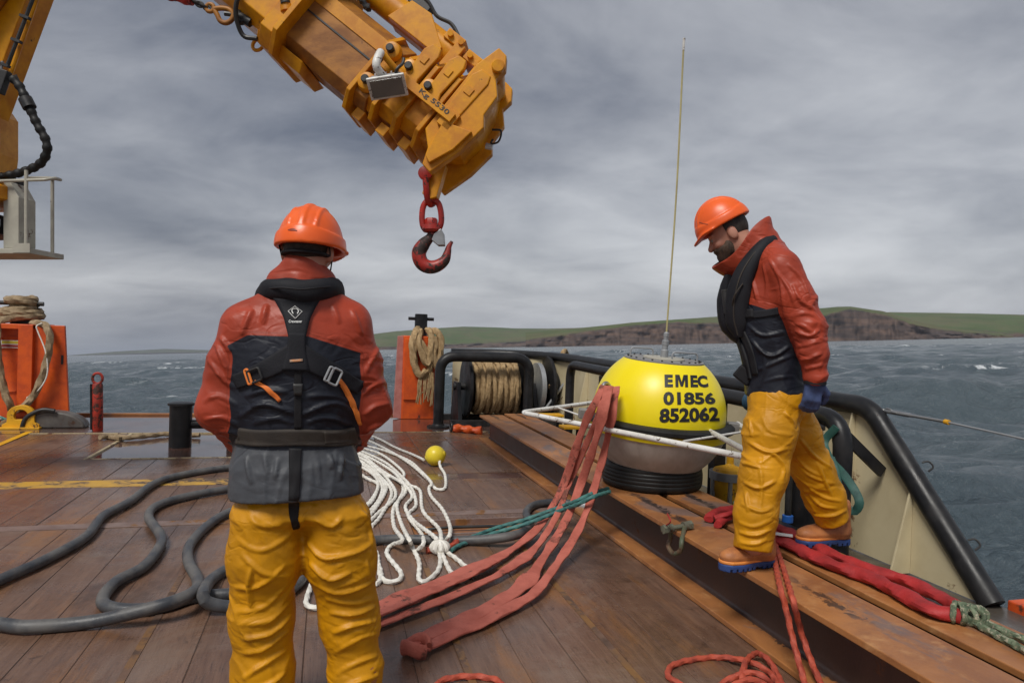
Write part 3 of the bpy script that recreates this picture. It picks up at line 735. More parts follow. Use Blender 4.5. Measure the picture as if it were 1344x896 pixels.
# inner crash rail
cr = thing('crash_rail', 'black tubular crash rail inside the bulwark, bent down to the deck at its end', 'guard rail', (3.08, 6, 0))
RX = 3.10
obj('rail', bent([(RX, 3.55, 0), (RX, 3.55, .93), (RX, 8.50, 1.0), (RX, 8.50, 0)], .058, .20, 20), MT['black'], cr)
for y in (4.95, 6.2, 7.35): obj('post', join(box(RX - .05, RX + .05, y - .05, y + .05, -.004, .93), box(RX - .06, RX - .052, y - .06, y - .02, .3, .7)), MT['black'], cr, smooth=False, bevel=.006)
for y in (3.55, 8.5): obj('foot_plate', box(RX - .11, RX + .11, y - .11, y + .11, -.005, .012), MT['black'], cr, smooth=False, bevel=.004)
obj('brace', obox((3.30, 3.62, .72), (.80, .1, -.59), (.1, -.99, 0), (.59, 0, .80), .24, .012, .035), MT['black'], cr, smooth=False)
for y, c in ((4.45, 'teal'), ):
    th = thing('rope_lashing', 'blue rope turns knotted round the crash rail by the walking man', 'rope', (RX, y, .9))
    for k in range(4):
        zz = .93 + .0145 * (y - 3.55); yy = y + k * .022
        a = np.linspace(0, 2 * np.pi, 24, endpoint=False)
        obj('turn', sweep(np.stack([RX + .067 * np.cos(a), yy + .006 * np.sin(a * 2), zz + .067 * np.sin(a)], 1), .011, 8, closed=True), MT['bluerope'], th)
# short black mooring post by the bent end of the rail
p = dk(1090, 700, 0); mp_ = np.array([3.22, 4.02, 0])
e = thing('mooring_post', 'short black mooring post behind the bent end of the crash rail', 'bollard', mp_)
obj('post', cyl(mp_, mp_ + (0, 0, .80), .095, seg=28, ch=.008), MT['black'], e); obj('cap', lathe([(.095, 0), (.107, .006), (.107, .03), (.09, .045)], mp_ + (0, 0, .80), seg=28), MT['black'], e)

# ---------------------------------------------------------------- winch and its guard hoop
wx, wy, wz = 2.36, 10.2, .55
wn = thing('mooring_winch', 'black mooring winch with tan rope wound on its drum, behind the guard hoop', 'winch', (wx, wy, 0))
ax = (1, 0, 0)
xl = atY(612, 505, wy)[0]; xr = atY(683, 505, wy)[0]
for x, r in ((xl, .46), (xr, .46), (xr + .42, .50)):
    obj('drum_flange', lathe([(.06, 0), (r - .01, 0), (r, .01), (r, .04), (r - .01, .05), (.06, .05)], (x - .025, wy, wz), ax, 44), MT['black'], wn)
obj('drum', lathe([(.20, 0), (.20, xr - xl)], (xl, wy, wz), ax, 32), MT['dark'], wn)
rp = []
n = 15; turn = 40
L_ = xr - xl - .10
prof = []
t = np.linspace(0, 2 * np.pi * 11, 11 * turn)
coil = np.stack([xl + .05 + .03 + (L_ - .06) * t / t[-1], wy + .335 * np.cos(t), wz + .335 * np.sin(t)], 1)
obj('rope_turns', sweep(coil, .036, 8, lobes=3, amp=.14, pitch=.2), MT['manila'], wn)
t2 = np.linspace(0, 2 * np.pi * 10, 10 * turn)
coil2 = np.stack([xr - .10 - (L_ - .14) * t2 / t2[-1] + .03 * np.sin(t2 * 1.7), wy + .385 * np.cos(t2), wz + .385 * np.sin(t2)], 1)
obj('rope_turns', sweep(coil2, .034, 8, lobes=3, amp=.14, pitch=.2), MT['manila'], wn)
for x in (xl - .14, xr + .18):
    obj('bearing_stand', prism([(-.36, 0), (.36, 0), (.14, .62), (-.14, .62)], (x, wy, 0), (0, 1, 0), (0, 0, 1), ax, -.03, .03), MT['black'], wn, smooth=False, bevel=.005)
obj('shaft', cyl((xl - .2, wy, wz), (xr + .75, wy, wz), .055), MT['dark'], wn)
obj('gear_housing', lathe([(.05, 0), (.30, .0), (.33, .03), (.33, .12), (.25, .16), (.22, .26), (.12, .30), (.12, .40), (.05, .42)], (xr + .47, wy, wz), ax, 40), MT['black'], wn)
obj('brake_band', lathe([(.36, 0), (.385, 0), (.385, .07), (.36, .07)], (xr + .24, wy, wz), ax, 40), MT['galv'], wn)
hw = []
cc = np.array([xr + .80, wy - .34, .46]); a = np.linspace(0, 2 * np.pi, 36, endpoint=False)
obj('hand_wheel', join(sweep(cc + np.stack([.10 * np.cos(a), .0 * a, .0 * a], 1) * 0 + np.stack([.19 * np.cos(a) * .55, -.19 * np.cos(a) * .83, .19 * np.sin(a)], 1), .016, 8, closed=True), *[cyl(cc, cc + np.array([.19 * math.cos(q) * .55, -.19 * math.cos(q) * .83, .19 * math.sin(q)]), .01, seg=8) for q in (0.3, 1.87, 3.44, 5.01)]), MT['black'], wn)
obj('brake_lever', cyl((xr + .30, wy - .3, .22), (xr + .62, wy - .42, .72), .022, seg=12), MT['galv'], wn)
obj('bed_frame', join(box(xl - .3, xr + .8, wy - .42, wy - .34, -.002, .09), box(xl - .3, xr + .8, wy + .34, wy + .42, -.002, .09)), MT['dark'], wn, smooth=False, bevel=.004)
r_ = [atY(722, 508, wy - .25), atY(728, 492, wy), atY(733, 478, wy + .35), atY(738, 464, 10.62), atY(742, 460, 10.75), atY(745, 468, 10.9), atY(746, 480, 10.95)]
obj('mooring_rope', rope(r_, .036, .03), MT['manila'], None, label='tan mooring rope led from the winch over the top rail', cat='rope')
gy = 9.74
g0 = np.array([atY(577, 500, gy)[0], gy, 0]); g1 = np.array([atY(694, 500, gy)[0], gy, 0])
gh = thing('guard_hoop', 'black bent tube hoop standing in front of the winch', 'guard hoop', (g0 + g1) / 2)
obj('hoop', bent([g0, g0 + (0, 0, 1.02), g1 + (0, 0, 1.02), g1], .075, .24, 20), MT['black'], gh)
for g in (g0, g1): obj('foot_plate', lathe([(.16, 0), (.16, .02), (.09, .03), (.08, .05)], g, seg=24), MT['black'], gh)
obj('bolt_strip', box(g1[0] - .03, g1[0] + .03, gy - .09, gy - .072, .2, .75), MT['black'], gh, smooth=False)
# twisted orange strop at the foot of the hoop
a, b = dk(594, 562, .05), dk(632, 565, .05)
st = thing('orange_strop', 'rolled orange strop with a ring lying at the foot of the guard hoop', 'strop', (a + b) / 2 - (0, 0, .05))
obj('roll', tube([a, a * .7 + b * .3 + (0, 0, .01), a * .4 + b * .6, b], .05, .02, lobes=2, amp=.22, pitch=.16), MT['orange'], st)
q = np.linspace(0, 2 * np.pi, 20, endpoint=False)
obj('ring', sweep(a + np.stack([-.02 + .0 * q, .06 * np.cos(q), .02 + .06 * np.sin(q)], 1), .014, 8, closed=True), MT['dark'], st)
# yellow steps between the beams and the bulwark
for (pa, pb, lab) in (((690, 541), (728, 545), 'narrow yellow painted step by the winch behind the beam end'), ((702, 556), (754, 561), 'wide yellow painted step beside the far end of the beam')):
    a, b = dk(*pa, .34), dk(*pb, .34)
    x0, x1 = max(2.64, a[0]), max(a[0], b[0]) + .15; y = (a[1] + b[1]) / 2
    e = thing('step', lab, 'step', ((x0 + x1) / 2, y, 0))
    obj('tread', box(x0, x1, y - .10, y + .10, .31, .34), MT['yellowp'], e, smooth=False, bevel=.004)
    for x in (x0 + .03, x1 - .03): obj('leg', box(x - .02, x + .02, y - .06, y + .06, -.005, .309), MT['dark'], e, smooth=False)

# ---------------------------------------------------------------- orange towing posts
Y1 = 9.95
def P1(px, py, Y=Y1): return atY(px, py, Y)
zt = float(P1(40, 426)[2]); xa = float(P1(41, 490)[0]); xr1 = float(P1(84, 428)[0]); xr2 = float(P1(90, 556)[0])
tp = thing('towing_post', 'bright orange towing post housing with coiled rope on its top', 'towing post', (xa - .5, Y1 + .3, 0))
obj('housing', box(xa - 1.15, xa, Y1 + .10, Y1 + .75, -.002, zt), MT['orange'], tp, smooth=False, bevel=.012)
obj('frame', join(box(xa - .14, xa + .02, Y1 - .04, Y1 + .10, .12, zt), box(xa - 1.15, xa + .02, Y1 - .03, Y1 + .10, zt - .06, zt + .004)), MT['orange'], tp, smooth=False, bevel=.006)
obj('side_wing', prism([(xa, 0), (xr2, 0), (xr1, zt), (xa, zt)], (0, 0, 0), (1, 0, 0), (0, 0, 1), (0, 1, 0), Y1 + .02, Y1 + .07), MT['orange'], tp, smooth=False, bevel=.006)
pc = P1(14, 478, Y1 + .10)
obj('dished_cover', lathe([(.36, 0), (.36, .015), (.345, .022), (.30, .012), (.0, .02)], (pc[0], Y1 + .10, pc[2]), (0, -1, 0), 40), MT['orange'], tp)
for k in range(8):
    a = k * math.pi / 4 + .3; obj('bolt', cyl((pc[0] + .335 * math.cos(a), Y1 + .085, pc[2] + .335 * math.sin(a)), (pc[0] + .335 * math.cos(a), Y1 + .065, pc[2] + .335 * math.sin(a)), .014, seg=6), MT['orange'], tp)
# safety label
lc = P1(14, 452, Y1 + .04); lx0, lx1 = P1(-6, 452, Y1 + .04)[0], P1(33, 452, Y1 + .04)[0]
lz0, lz1 = P1(14, 456.5, Y1 + .04)[2], P1(14, 446.5, Y1 + .04)[2]; ly = Y1 + .065
lb = obj('safety_label', box(lx0, lx1, ly - .005, ly, lz0, lz1), MT['white'], tp, smooth=False)
obj('label_band', box(lx0 + .06, lx1 - .012, ly - .008, ly - .0052, lz0 + (lz1 - lz0) * .56, lz1 - .008), MT['stickyel'], lb, smooth=False)
obj('label_band', box(lx0 + .06, lx1 - .012, ly - .008, ly - .0052, lz0 + .010, lz0 + (lz1 - lz0) * .44), MT['stickred'], lb, smooth=False)
obj('slot', box(P1(81, 470)[0] - .012, P1(81, 470)[0] + .012, Y1 + .014, Y1 + .0195, P1(81, 478)[2], P1(81, 466)[2]), MT['dark'], tp, smooth=False)
ck = P1(28, 405, Y1 + .35); kz = zt
obj('pin_head', join(cyl((ck[0], Y1 + .35, zt), (ck[0], Y1 + .35, zt + .36), .12, seg=24, ch=.01), cyl((ck[0] - .28, Y1 + .33, zt + .27), (ck[0] + .26, Y1 + .33, zt + .27), .028)), MT['dark'], tp)
rc = thing('rope_coil', 'tan mooring rope wound on the orange post and hanging down its face in a loop', 'rope', (ck[0], Y1 + .35, zt))
tt = np.linspace(0, 2 * np.pi * 7.2, 360)
rr = .16 + .07 * np.sin(tt / 7.2) + .02 * np.sin(tt * .37)
cpts = np.stack([ck[0] + rr * np.cos(tt), Y1 + .35 + rr * np.sin(tt), zt + .055 + .27 * tt / tt[-1] + .018 * np.sin(tt * 1.3)], 1)
obj('coil', sweep(cpts, .042, 9, lobes=3, amp=.14, pitch=.2), MT['manila_old'], rc)
cpts = np.stack([ck[0] + (rr * .72) * np.cos(-tt * .8), Y1 + .35 + rr * .72 * np.sin(-tt * .8), zt + .08 + .25 * np.abs(np.sin(tt * .11))], 1)
obj('coil', sweep(cpts, .04, 9, lobes=3, amp=.14, pitch=.2), MT['manila_old'], rc)
yq = Y1 - .09
obj('hanging_loop', rope([P1(42, 424, Y1 + .1), P1(58, 426, Y1), P1(65, 440, yq), P1(63, 465, yq), P1(55, 495, yq), P1(42, 522, yq), P1(26, 536, yq), dk(8, 545, .06), dk(-15, 545, .05)], .042, .03), MT['manila_old'], rc)
obj('hanging_loop', rope([P1(12, 418, Y1 + .1), P1(-2, 425, Y1), P1(-4, 450, yq), P1(-1, 480, yq), P1(5, 510, yq), P1(14, 534, yq), dk(18, 548, .06), dk(5, 556, .05)], .042, .03), MT['manila_old'], rc)
obj('tail_end', rope([P1(55, 424, Y1 - .05), P1(48, 428, yq), P1(50, 436, yq), P1(60, 462, yq - .03), P1(62, 490, yq - .03), P1(52, 510, yq - .03), P1(35, 522, yq)], .008, .02), MT['whiterope'], rc)
# roller fairlead at the foot
fc = dk(70, 560, .0)
fl = thing('roller_fairlead', 'dark dome shaped roller fairlead at the foot of the orange post', 'fairlead', (fc[0], Y1 - .15, 0))
obj('dome', prism([(.34 * math.cos(a) * (1.15 if math.cos(a) > 0 else .8), .21 * math.sin(a)) for a in np.linspace(0, math.pi, 20)], (fc[0], 0, -.002), (1, 0, 0), (0, 0, 1), (0, 1, 0), Y1 - .24, Y1 - .02), MT['dirtygrey'], fl, bevel=.02)
obj('arch_rim', tube([(fc[0] - .29, Y1 - .26, 0), (fc[0] - .24, Y1 - .26, .14), (fc[0] - .08, Y1 - .26, .23), (fc[0] + .06, Y1 - .26, .22)], .028), MT['dark'], fl)
# yellow lug
yc = dk(28, 562, 0)
ye = thing('yellow_lug', 'yellow painted lifting lug with a round eye, at the foot of the orange post', 'lug', yc)
prof = [(-.20, 0), (.20, 0), (.20, .05), (.15, .08)] + [(.15 * math.cos(a), .16 + .13 * math.sin(a)) for a in np.linspace(-.2, math.pi + .2, 14)] + [(-.15, .08), (-.20, .05)]
nn = len(prof); hole = [(.075 * math.cos(a), .16 + .075 * math.sin(a)) for a in np.linspace(0, 2 * np.pi, nn, endpoint=False)]
def ring_plate(outer, inner, o, ax_, ay_, az_, d):
    c = np.mean(inner, 0)
    inn = []
    for u, v in outer:
        q = np.array([u, v]) - c; q /= np.linalg.norm(q); inn.append(c + q * np.linalg.norm(np.array(inner[0]) - c))
    o, ax_, ay_, az_ = [np.asarray(v, float) for v in (o, ax_, ay_, az_)]
    n = len(outer); V = []
    for dd in (-d, d):
        for ring in (outer, inn): V += [o + ax_ * u + ay_ * v + az_ * dd for u, v in ring]
    Fs = []
    for i in range(n):
        j = (i + 1) % n
        Fs += [(i, j, n + j, n + i), (2 * n + j, 2 * n + i, 3 * n + i, 3 * n + j), (j, i, 2 * n + i, 2 * n + j), (n + i, n + j, 3 * n + j, 3 * n + i)]
    return np.array(V), Fs
obj('eye_plate', ring_plate(prof, hole, yc, (1, 0, 0), (0, 0, 1), (0, 1, 0), .03), MT['yellowp'], ye, bevel=.006)
obj('base_plate', box(yc[0] - .22, yc[0] + .22, yc[1] - .08, yc[1] + .08, -.002, .02), MT['yellowp'], ye, smooth=False, bevel=.004)
# net heap
hp = thing('net_heap', 'heap of teal and white netting twine beside the yellow lug', 'netting', dk(2, 558))
c0 = dk(0, 556)
for k in range(16):
    pts = []; a0 = RNG.uniform(0, 6.28)
    for s in range(7):
        a = a0 + s * RNG.uniform(.5, 1.2); r_ = RNG.uniform(.08, .34)
        pts.append((c0[0] - .15 + r_ * 1.2 * math.cos(a), c0[1] + .05 + .6 * r_ * math.sin(a), max(.02, .20 - .45 * r_ + RNG.uniform(-.02, .06))))
    obj('twine', tube(pts, .013 if k % 4 else .03, .03, 7), MT['netteal'] if k % 3 else MT['whiterope'], hp)

Y2 = 10.62
def P2_(px, py, Y=Y2): return atY(px, py, Y)
x0, xm, x1 = [float(P2_(x, 500)[0]) for x in (518, 528, 576)]; zt2 = float(P2_(550, 441)[2])
t2_ = thing('towing_post', 'orange towing post with a black pin and a frayed rope hank hung on it', 'towing post', (xm, Y2, 0))
obj('housing', box(xm, x1, Y2, Y2 + .40, -.003, zt2), MT['orange'], t2_, smooth=False, bevel=.012)
obj('side_plate', prism([(xm - .0, 0), (x0, .02), (x0 + .03, zt2 - .01), (xm, zt2)], (0, 0, 0), (1, 0, 0), (0, 0, 1), (0, 1, 0), Y2 + .02, Y2 + .10), MT['pinkpaint'], t2_, smooth=False, bevel=.004)
obj('cover_plate', prism([(xm + .02, .30), (xm + .22, .30), (xm + .24, .36), (xm + .24, zt2 - .12), (xm + .14, zt2 - .04), (xm + .02, zt2 - .04)], (0, 0, 0), (1, 0, 0), (0, 0, 1), (0, 1, 0), Y2 - .03, Y2 + .002), MT['orange'], t2_, smooth=False, bevel=.006)
pk = P2_(553, 412, Y2 + .2)
obj('pin_head', join(cyl((pk[0], Y2 + .2, zt2), (pk[0], Y2 + .2, float(pk[2])), .10, seg=24, ch=.008), cyl((pk[0] - .2, Y2 + .2, zt2 + .27), (pk[0] + .2, Y2 + .2, zt2 + .27), .026)), MT['black'], t2_)
rh = thing('rope_hank', 'frayed tan rope hank hanging over the pin of the orange post by the winch', 'rope', (pk[0], Y2 + .2, zt2))
yy = Y2 - .07
def hank(pts, r=.05): obj('strand', rope([P2_(px, py, Y2 + dy if dy > -.5 else Y2 + dy) for px, py, dy in pts], r, .03), MT['manila'], rh)
hank([(560, 436, .36), (548, 432, .10), (545, 440, -.08), (543, 462, -.09), (546, 485, -.09), (556, 495, -.09), (565, 480, -.1), (560, 462, -.1), (551, 448, -.09)])
hank([(552, 434, .06), (549, 445, -.10), (554, 465, -.13), (562, 478, -.13), (566, 455, -.12), (565, 436, -.05), (561, 433, .1)])
hank([(545, 436, .08), (541, 450, -.09), (543, 475, -.13), (551, 492, -.14), (560, 486, -.15)])
hank([(566, 434, .05), (575, 436, -.06), (579, 450, -.09), (577, 470, -.09), (572, 480, -.1), (570, 460, -.1), (572, 442, -.07)])
for k in range(26):                                              # frayed tail
    x = 549 + RNG.uniform(0, 20); y = 488 + RNG.uniform(0, 8)
    obj('frayed_end', tube([P2_(x, y, yy - .06), P2_(x + RNG.uniform(-3, 2), y + 14, yy - .08), P2_(x + RNG.uniform(-6, 1), y + RNG.uniform(22, 38), yy - .06)], .010, .06, 5), MT['manila'], rh)

# ---------------------------------------------------------------- red pin post
a, b = dk(126, 566, 0), atY(128, 503, 9.5)
e = thing('pin_post', 'slim rust streaked red post with a ring on top, standing alone at the deck edge', 'post', a)
ay_ = 9.5; a = np.array([a[0], ay_, -.002])
up = (b - a) / np.linalg.norm(b - a)
obj('stem', lathe([(.055, 0), (.060, .01), (.060, np.linalg.norm(b - a) - .02), (.05, np.linalg.norm(b - a))], a, up, 20), MT['redrust'], e)
q = np.linspace(0, 2 * np.pi, 26, endpoint=False)
obj('ring', sweep(b + up * .062 + np.stack([.055 * np.cos(q), 0 * q, .065 * np.sin(q)], 1), .016, 10, closed=True), MT['redrust'], e)
obj('side_bar', obox(a + up * .3 + (-.062, -.01, 0), (1, 0, 0), (0, 1, 0), up, .010, .03, .28), MT['black'], e, smooth=False)

# ---------------------------------------------------------------- double bollard
YB = 8.22
bx0, bx1 = float(atY(218, 560, YB)[0]), float(atY(250, 560, YB)[0]); bz = float(atY(234, 530, YB)[2])
e = thing('double_bollard', 'black twin post bollard standing on the wet plate behind the man in harness', 'bollard', ((bx0 + bx1) / 2 + .3, YB, 0))
bc = (bx0 + bx1) / 2; br = (bx1 - bx0) / 2; zf = -.013
for c_ in (bc, bc + .60):
    obj('post', cyl((c_, YB + br, zf), (c_, YB + br, bz - .03), br * .95, seg=28), MT['black'], e)
    obj('rim', lathe([(br * .9, 0), (br * 1.12, .004), (br * 1.12, .026), (br * 1.02, .034)], (c_, YB + br, bz - .03), seg=28), MT['black'], e)
obj('cross_bar', cyl((bc + br * .9, YB + br, bz * .5), (bc + .60 - br * .9, YB + br, bz * .5), .05), MT['black'], e)
obj('stay', cyl((bc + br, YB + br, .22), (bc + .5, YB + br - .1, .52), .014, seg=8), MT['dark'], e)
obj('old_rope', rope(deckpath([(131, 574, .03), (150, 572), (165, 574), (190, 572), (220, 569), (240, 570), (262, 571)], .025), .028, .03), MT['manila_old'], None, label='short length of old brown rope lying against the twin bollard', cat='rope')
obj('wood_wedge', obox(dk(151, 574, .03), (.75, -.66, 0), (.66, .75, 0), (0, 0, 1), .10, .022, .018), MT['manila_old'], None, smooth=False, bevel=.004, label='small wooden wedge lying across the old rope', cat='wedge')

# ---------------------------------------------------------------- surface nets for rounded, continuous shapes
def surface_nets(f, lo, hi, h, coarse=6, margin=1.9):
    lo = np.asarray(lo, float); hi = np.asarray(hi, float)
    nb = np.maximum(1, np.ceil((hi - lo) / (h * coarse)).astype(int)); n = nb * coarse + 1
    ax = [lo[i] + h * np.arange(n[i]) for i in range(3)]
    cax = [lo[i] + h * coarse * (np.arange(nb[i]) + .5) for i in range(3)]
    CP = np.stack(np.meshgrid(*cax, indexing='ij'), -1).reshape(-1, 3)
    cv = f(CP); near = np.abs(cv) < margin * h * coarse * .87
    V = np.repeat(np.repeat(np.repeat(cv.reshape(nb), coarse, 0), coarse, 1), coarse, 2)
    V = np.pad(V, ((0, 1),) * 3, mode='edge')
    m = np.repeat(np.repeat(np.repeat(near.reshape(nb), coarse, 0), coarse, 1), coarse, 2); m = np.pad(m, ((0, 1),) * 3, mode='edge')
    mm = m.copy()
    for a in range(3):
        s = [slice(None)] * 3; s2 = [slice(None)] * 3; s[a] = slice(1, None); s2[a] = slice(None, -1)
        mm[tuple(s)] |= m[tuple(s2)]; 
    idx = np.argwhere(mm); V[mm] = f(lo + h * idx)
    S = V < 0
    nx, ny, nz = n
    cnt = np.zeros((nx - 1, ny - 1, nz - 1)); acc = np.zeros((nx - 1, ny - 1, nz - 1, 3))
    for a in range(3):
        o1, o2 = [k for k in range(3) if k != a]
        sa = [slice(None)] * 3; sb = [slice(None)] * 3; sa[a] = slice(None, -1); sb[a] = slice(1, None)
        v0, v1 = V[tuple(sa)], V[tuple(sb)]; x = (v0 < 0) != (v1 < 0)
        t = np.where(x, v0 / np.where(x, v0 - v1, 1), 0)
        for d1 in (0, 1):
            for d2 in (0, 1):
                q = [slice(None)] * 3
                q[o1] = slice(d1, n[o1] - 1 + d1); q[o2] = slice(d2, n[o2] - 1 + d2)
                xx = x[tuple(q)]; cnt += xx
                acc[..., a] += np.where(xx, t[tuple(q)], 0); acc[..., o1] += xx * d1; acc[..., o2] += xx * d2
    cell = cnt > 0; ids = -np.ones(cnt.shape, dtype=np.int64); ids[cell] = np.arange(cell.sum())
    P = lo + h * (np.argwhere(cell) + acc[cell] / cnt[cell][:, None])
    Q = []
    for a in range(3):
        o1, o2 = [(1, 2), (2, 0), (0, 1)][a]
        sa = [slice(None)] * 3; sb = [slice(None)] * 3; sa[a] = slice(None, -1); sb[a] = slice(1, None)
        s0, s1 = S[tuple(sa)], S[tuple(sb)]; x = s0 != s1
        q = [slice(None)] * 3; q[o1] = slice(1, -1); q[o2] = slice(1, -1)
        E = np.argwhere(x[tuple(q)]); E[:, o1] += 1; E[:, o2] += 1
        if not len(E): continue
        flip = ~s0[tuple(E.T)]
        def g(d1, d2):
            e = E.copy(); e[:, o1] -= d1; e[:, o2] -= d2; return ids[tuple(e.T)]
        q4 = np.stack([g(1, 1), g(0, 1), g(0, 0), g(1, 0)], 1); q4[flip] = q4[flip][:, ::-1]; Q.append(q4)
    Q = np.vstack(Q); Q = Q[(Q >= 0).all(1)]
    return P, Q
def s_cap(P, a, b, ra, rb=None):
    a, b = np.asarray(a, float), np.asarray(b, float); rb = ra if rb is None else rb
    ab = b - a; t = np.clip(((P - a) @ ab) / (ab @ ab + 1e-12), 0, 1)
    return np.linalg.norm(P - a - t[:, None] * ab, axis=1) - (ra + (rb - ra) * t)
def s_ell(P, c, r, R=None):
    q = P - np.asarray(c, float)
    if R is not None: q = q @ np.asarray(R)          # columns of R: local axes
    r = np.asarray(r, float); k0 = np.linalg.norm(q / r, axis=1); k1 = np.linalg.norm(q / r ** 2, axis=1)
    return k0 * (k0 - 1) / np.maximum(k1, 1e-9)
def s_box(P, c, r, R=None, rd=0.0):
    q = P - np.asarray(c, float)
    if R is not None: q = q @ np.asarray(R)
    d = np.abs(q) - (np.asarray(r, float) - rd)
    return np.linalg.norm(np.maximum(d, 0), axis=1) + np.minimum(d.max(1), 0) - rd
def s_stack(P, keys):
    """column of ellipses: keys (z, cx, cy, rx, ry)"""
    K = np.array(sorted(keys)); z = P[:, 2]
    cx, cy, rx, ry = [np.interp(z, K[:, 0], K[:, i]) for i in (1, 2, 3, 4)]
    u, v = (P[:, 0] - cx) / rx, (P[:, 1] - cy) / ry
    k0 = np.hypot(u, v); k1 = np.hypot(u / rx, v / ry)
    d = np.where(k0 > 1e-6, k0 * (k0 - 1) / np.maximum(k1, 1e-9), -np.minimum(rx, ry))
    return np.maximum(d, np.maximum(K[0, 0] - z, z - K[-1, 0]))
def smin(a, b, k):
    h = np.clip(.5 + .5 * (b - a) / k, 0, 1); return b + (a - b) * h - k * h * (1 - h)
def smax(a, b, k): return -smin(-a, -b, k)
def chain(P, pts, k=.03):
    """tapering limb through (point, radius)"""
    d = None
    for (a, ra), (b, rb) in zip(pts[:-1], pts[1:]):
        e = s_cap(P, a, b, ra, rb); d = e if d is None else smin(d, e, k)
    return d
def rot(yaw=0, pitch=0, roll=0):
    """local axes as columns: x right, y forward, z up"""
    cy, sy, cp, sp_, cr_, sr = math.cos(yaw), math.sin(yaw), math.cos(pitch), math.sin(pitch), math.cos(roll), math.sin(roll)
    Rz = np.array([[cy, -sy, 0], [sy, cy, 0], [0, 0, 1]]); Rx = np.array([[1, 0, 0], [0, cp, -sp_], [0, sp_, cp]]); Ry = np.array([[cr_, 0, sr], [0, 1, 0], [-sr, 0, cr_]])
    return Rz @ Rx @ Ry

class Frame:
    """upright frame facing the viewer's line to a point on the ground: x' to the right, y' away, z up"""
    def __init__(s, G):
        s.G = np.asarray(G, float); b = s.G[:2] / np.linalg.norm(s.G[:2]); s.b = np.array([b[0], b[1], 0]); s.a = np.array([b[1], -b[0], 0])
        s.rz = math.atan2(s.a[1], s.a[0]); s.R = np.stack([s.a, s.b, [0, 0, 1.0]], 1)
    def pix(s, px, py, y=0.0):
        d = ray(px, py); t = ((s.G - CAM) @ s.b + y) / (d @ s.b); return s.local(CAM + d * t)
    def local(s, P): return (np.asarray(P, float) - s.G) @ s.R
    def world(s, P): return np.asarray(P, float) @ s.R.T + s.G
def raycast(f, frame, pix, steps=60, t0=1.2, t1=8):
    """where the lines of sight meet the surface f (given in the frame's own coordinates); returns points and normals there"""
    D = np.array([ray(*p) for p in pix]); D /= np.linalg.norm(D, axis=1)[:, None]
    o = frame.local(CAM); d = D @ frame.R; t = np.full(len(D), t0)
    for _ in range(steps): t = np.minimum(t + .8 * f(o + d * t[:, None]), t1)
    P = o + d * t[:, None]; e = .004
    n = np.stack([f(P + e * np.eye(3)[i]) - f(P - e * np.eye(3)[i]) for i in range(3)], 1); n /= np.linalg.norm(n, axis=1)[:, None] + 1e-9
    return P, n
def ribbon_on(f, frame, line, width, thick=.006, nacross=9, step=4.0, inset=.004):
    """strap lying on the surface f: line of pixels, width in pixels (number or list)"""
    L_ = np.array([(p[0], p[1], 0) for p in line], float)
    C = smooth_path(L_, step) if len(L_) > 2 else np.array([L_[0] + (L_[1] - L_[0]) * t for t in np.linspace(0, 1, max(3, int(np.linalg.norm(L_[1] - L_[0]) / step)))])
    n = len(C); T = np.gradient(C, axis=0); T /= np.linalg.norm(T, axis=1)[:, None]; Nn = np.stack([-T[:, 1], T[:, 0]], 1)
    W = np.interp(np.linspace(0, 1, n), np.linspace(0, 1, len(np.atleast_1d(width))), np.atleast_1d(width)) if np.ndim(width) else np.full(n, width)
    s = np.linspace(-.5, .5, nacross)
    PX = C[:, None, :2] + Nn[:, None] * (W[:, None] * s)[..., None]
    P, nr = raycast(f, frame, PX.reshape(-1, 2)); P = P.reshape(n, nacross, 3); nr = nr.reshape(n, nacross, 3)
    for _ in range(2): nr[1:-1] = (nr[:-2] + nr[1:-1] * 2 + nr[2:]) / 4; P[1:-1] = (P[:-2] + P[1:-1] * 2 + P[2:]) / 4
    prof = np.full(nacross, thick); prof[0] = prof[-1] = -inset; prof[1] = prof[-2] = thick * .92
    # keep the rim columns under the outer ones so the edge is a short wall
    P[:, 0] = P[:, 1] + (P[:, 0] - P[:, 1]) * .12; P[:, -1] = P[:, -2] + (P[:, -1] - P[:, -2]) * .12
    V = P + nr * prof[None, :, None]
    V[0] -= nr[0] * 0; I = np.arange(n * nacross).reshape(n, nacross)
    Q = np.stack([I[:-1, :-1], I[:-1, 1:], I[1:, 1:], I[1:, :-1]], -1).reshape(-1, 4)
    V = frame.world(V.reshape(-1, 3)).reshape(n, nacross, 3)
    # closed back
    back = frame.world((P - nr * inset).reshape(-1, 3)); VV = np.vstack([V.reshape(-1, 3), back]); off = n * nacross
    Qb = Q[:, ::-1] + off
    edge = []
    for i in range(n - 1):
        edge += [(I[i, 0], I[i + 1, 0], off + I[i + 1, 0], off + I[i, 0]), (I[i + 1, -1], I[i, -1], off + I[i, -1], off + I[i + 1, -1])]
    for j in range(nacross - 1):
        edge += [(I[0, j + 1], I[0, j], off + I[0, j], off + I[0, j + 1]), (I[-1, j], I[-1, j + 1], off + I[-1, j + 1], off + I[-1, j])]
    return VV, np.vstack([Q, Qb, np.array(edge)])
def text_on(f, frame, body, quad, offset=.0, lift=.003):
    """text in the pixel quad TL, TR, BR, BL laid on the surface f"""
    uv, Fs = text_tris(body, offset)
    TL, TR, BR, BL = [np.array(q, float) for q in quad]
    u, v = uv[:, :1], uv[:, 1:]
    px = (BL * (1 - u) + BR * u) * (1 - v) + (TL * (1 - u) + TR * u) * v
    P, n = raycast(f, frame, px); return frame.world(P + n * lift), Fs

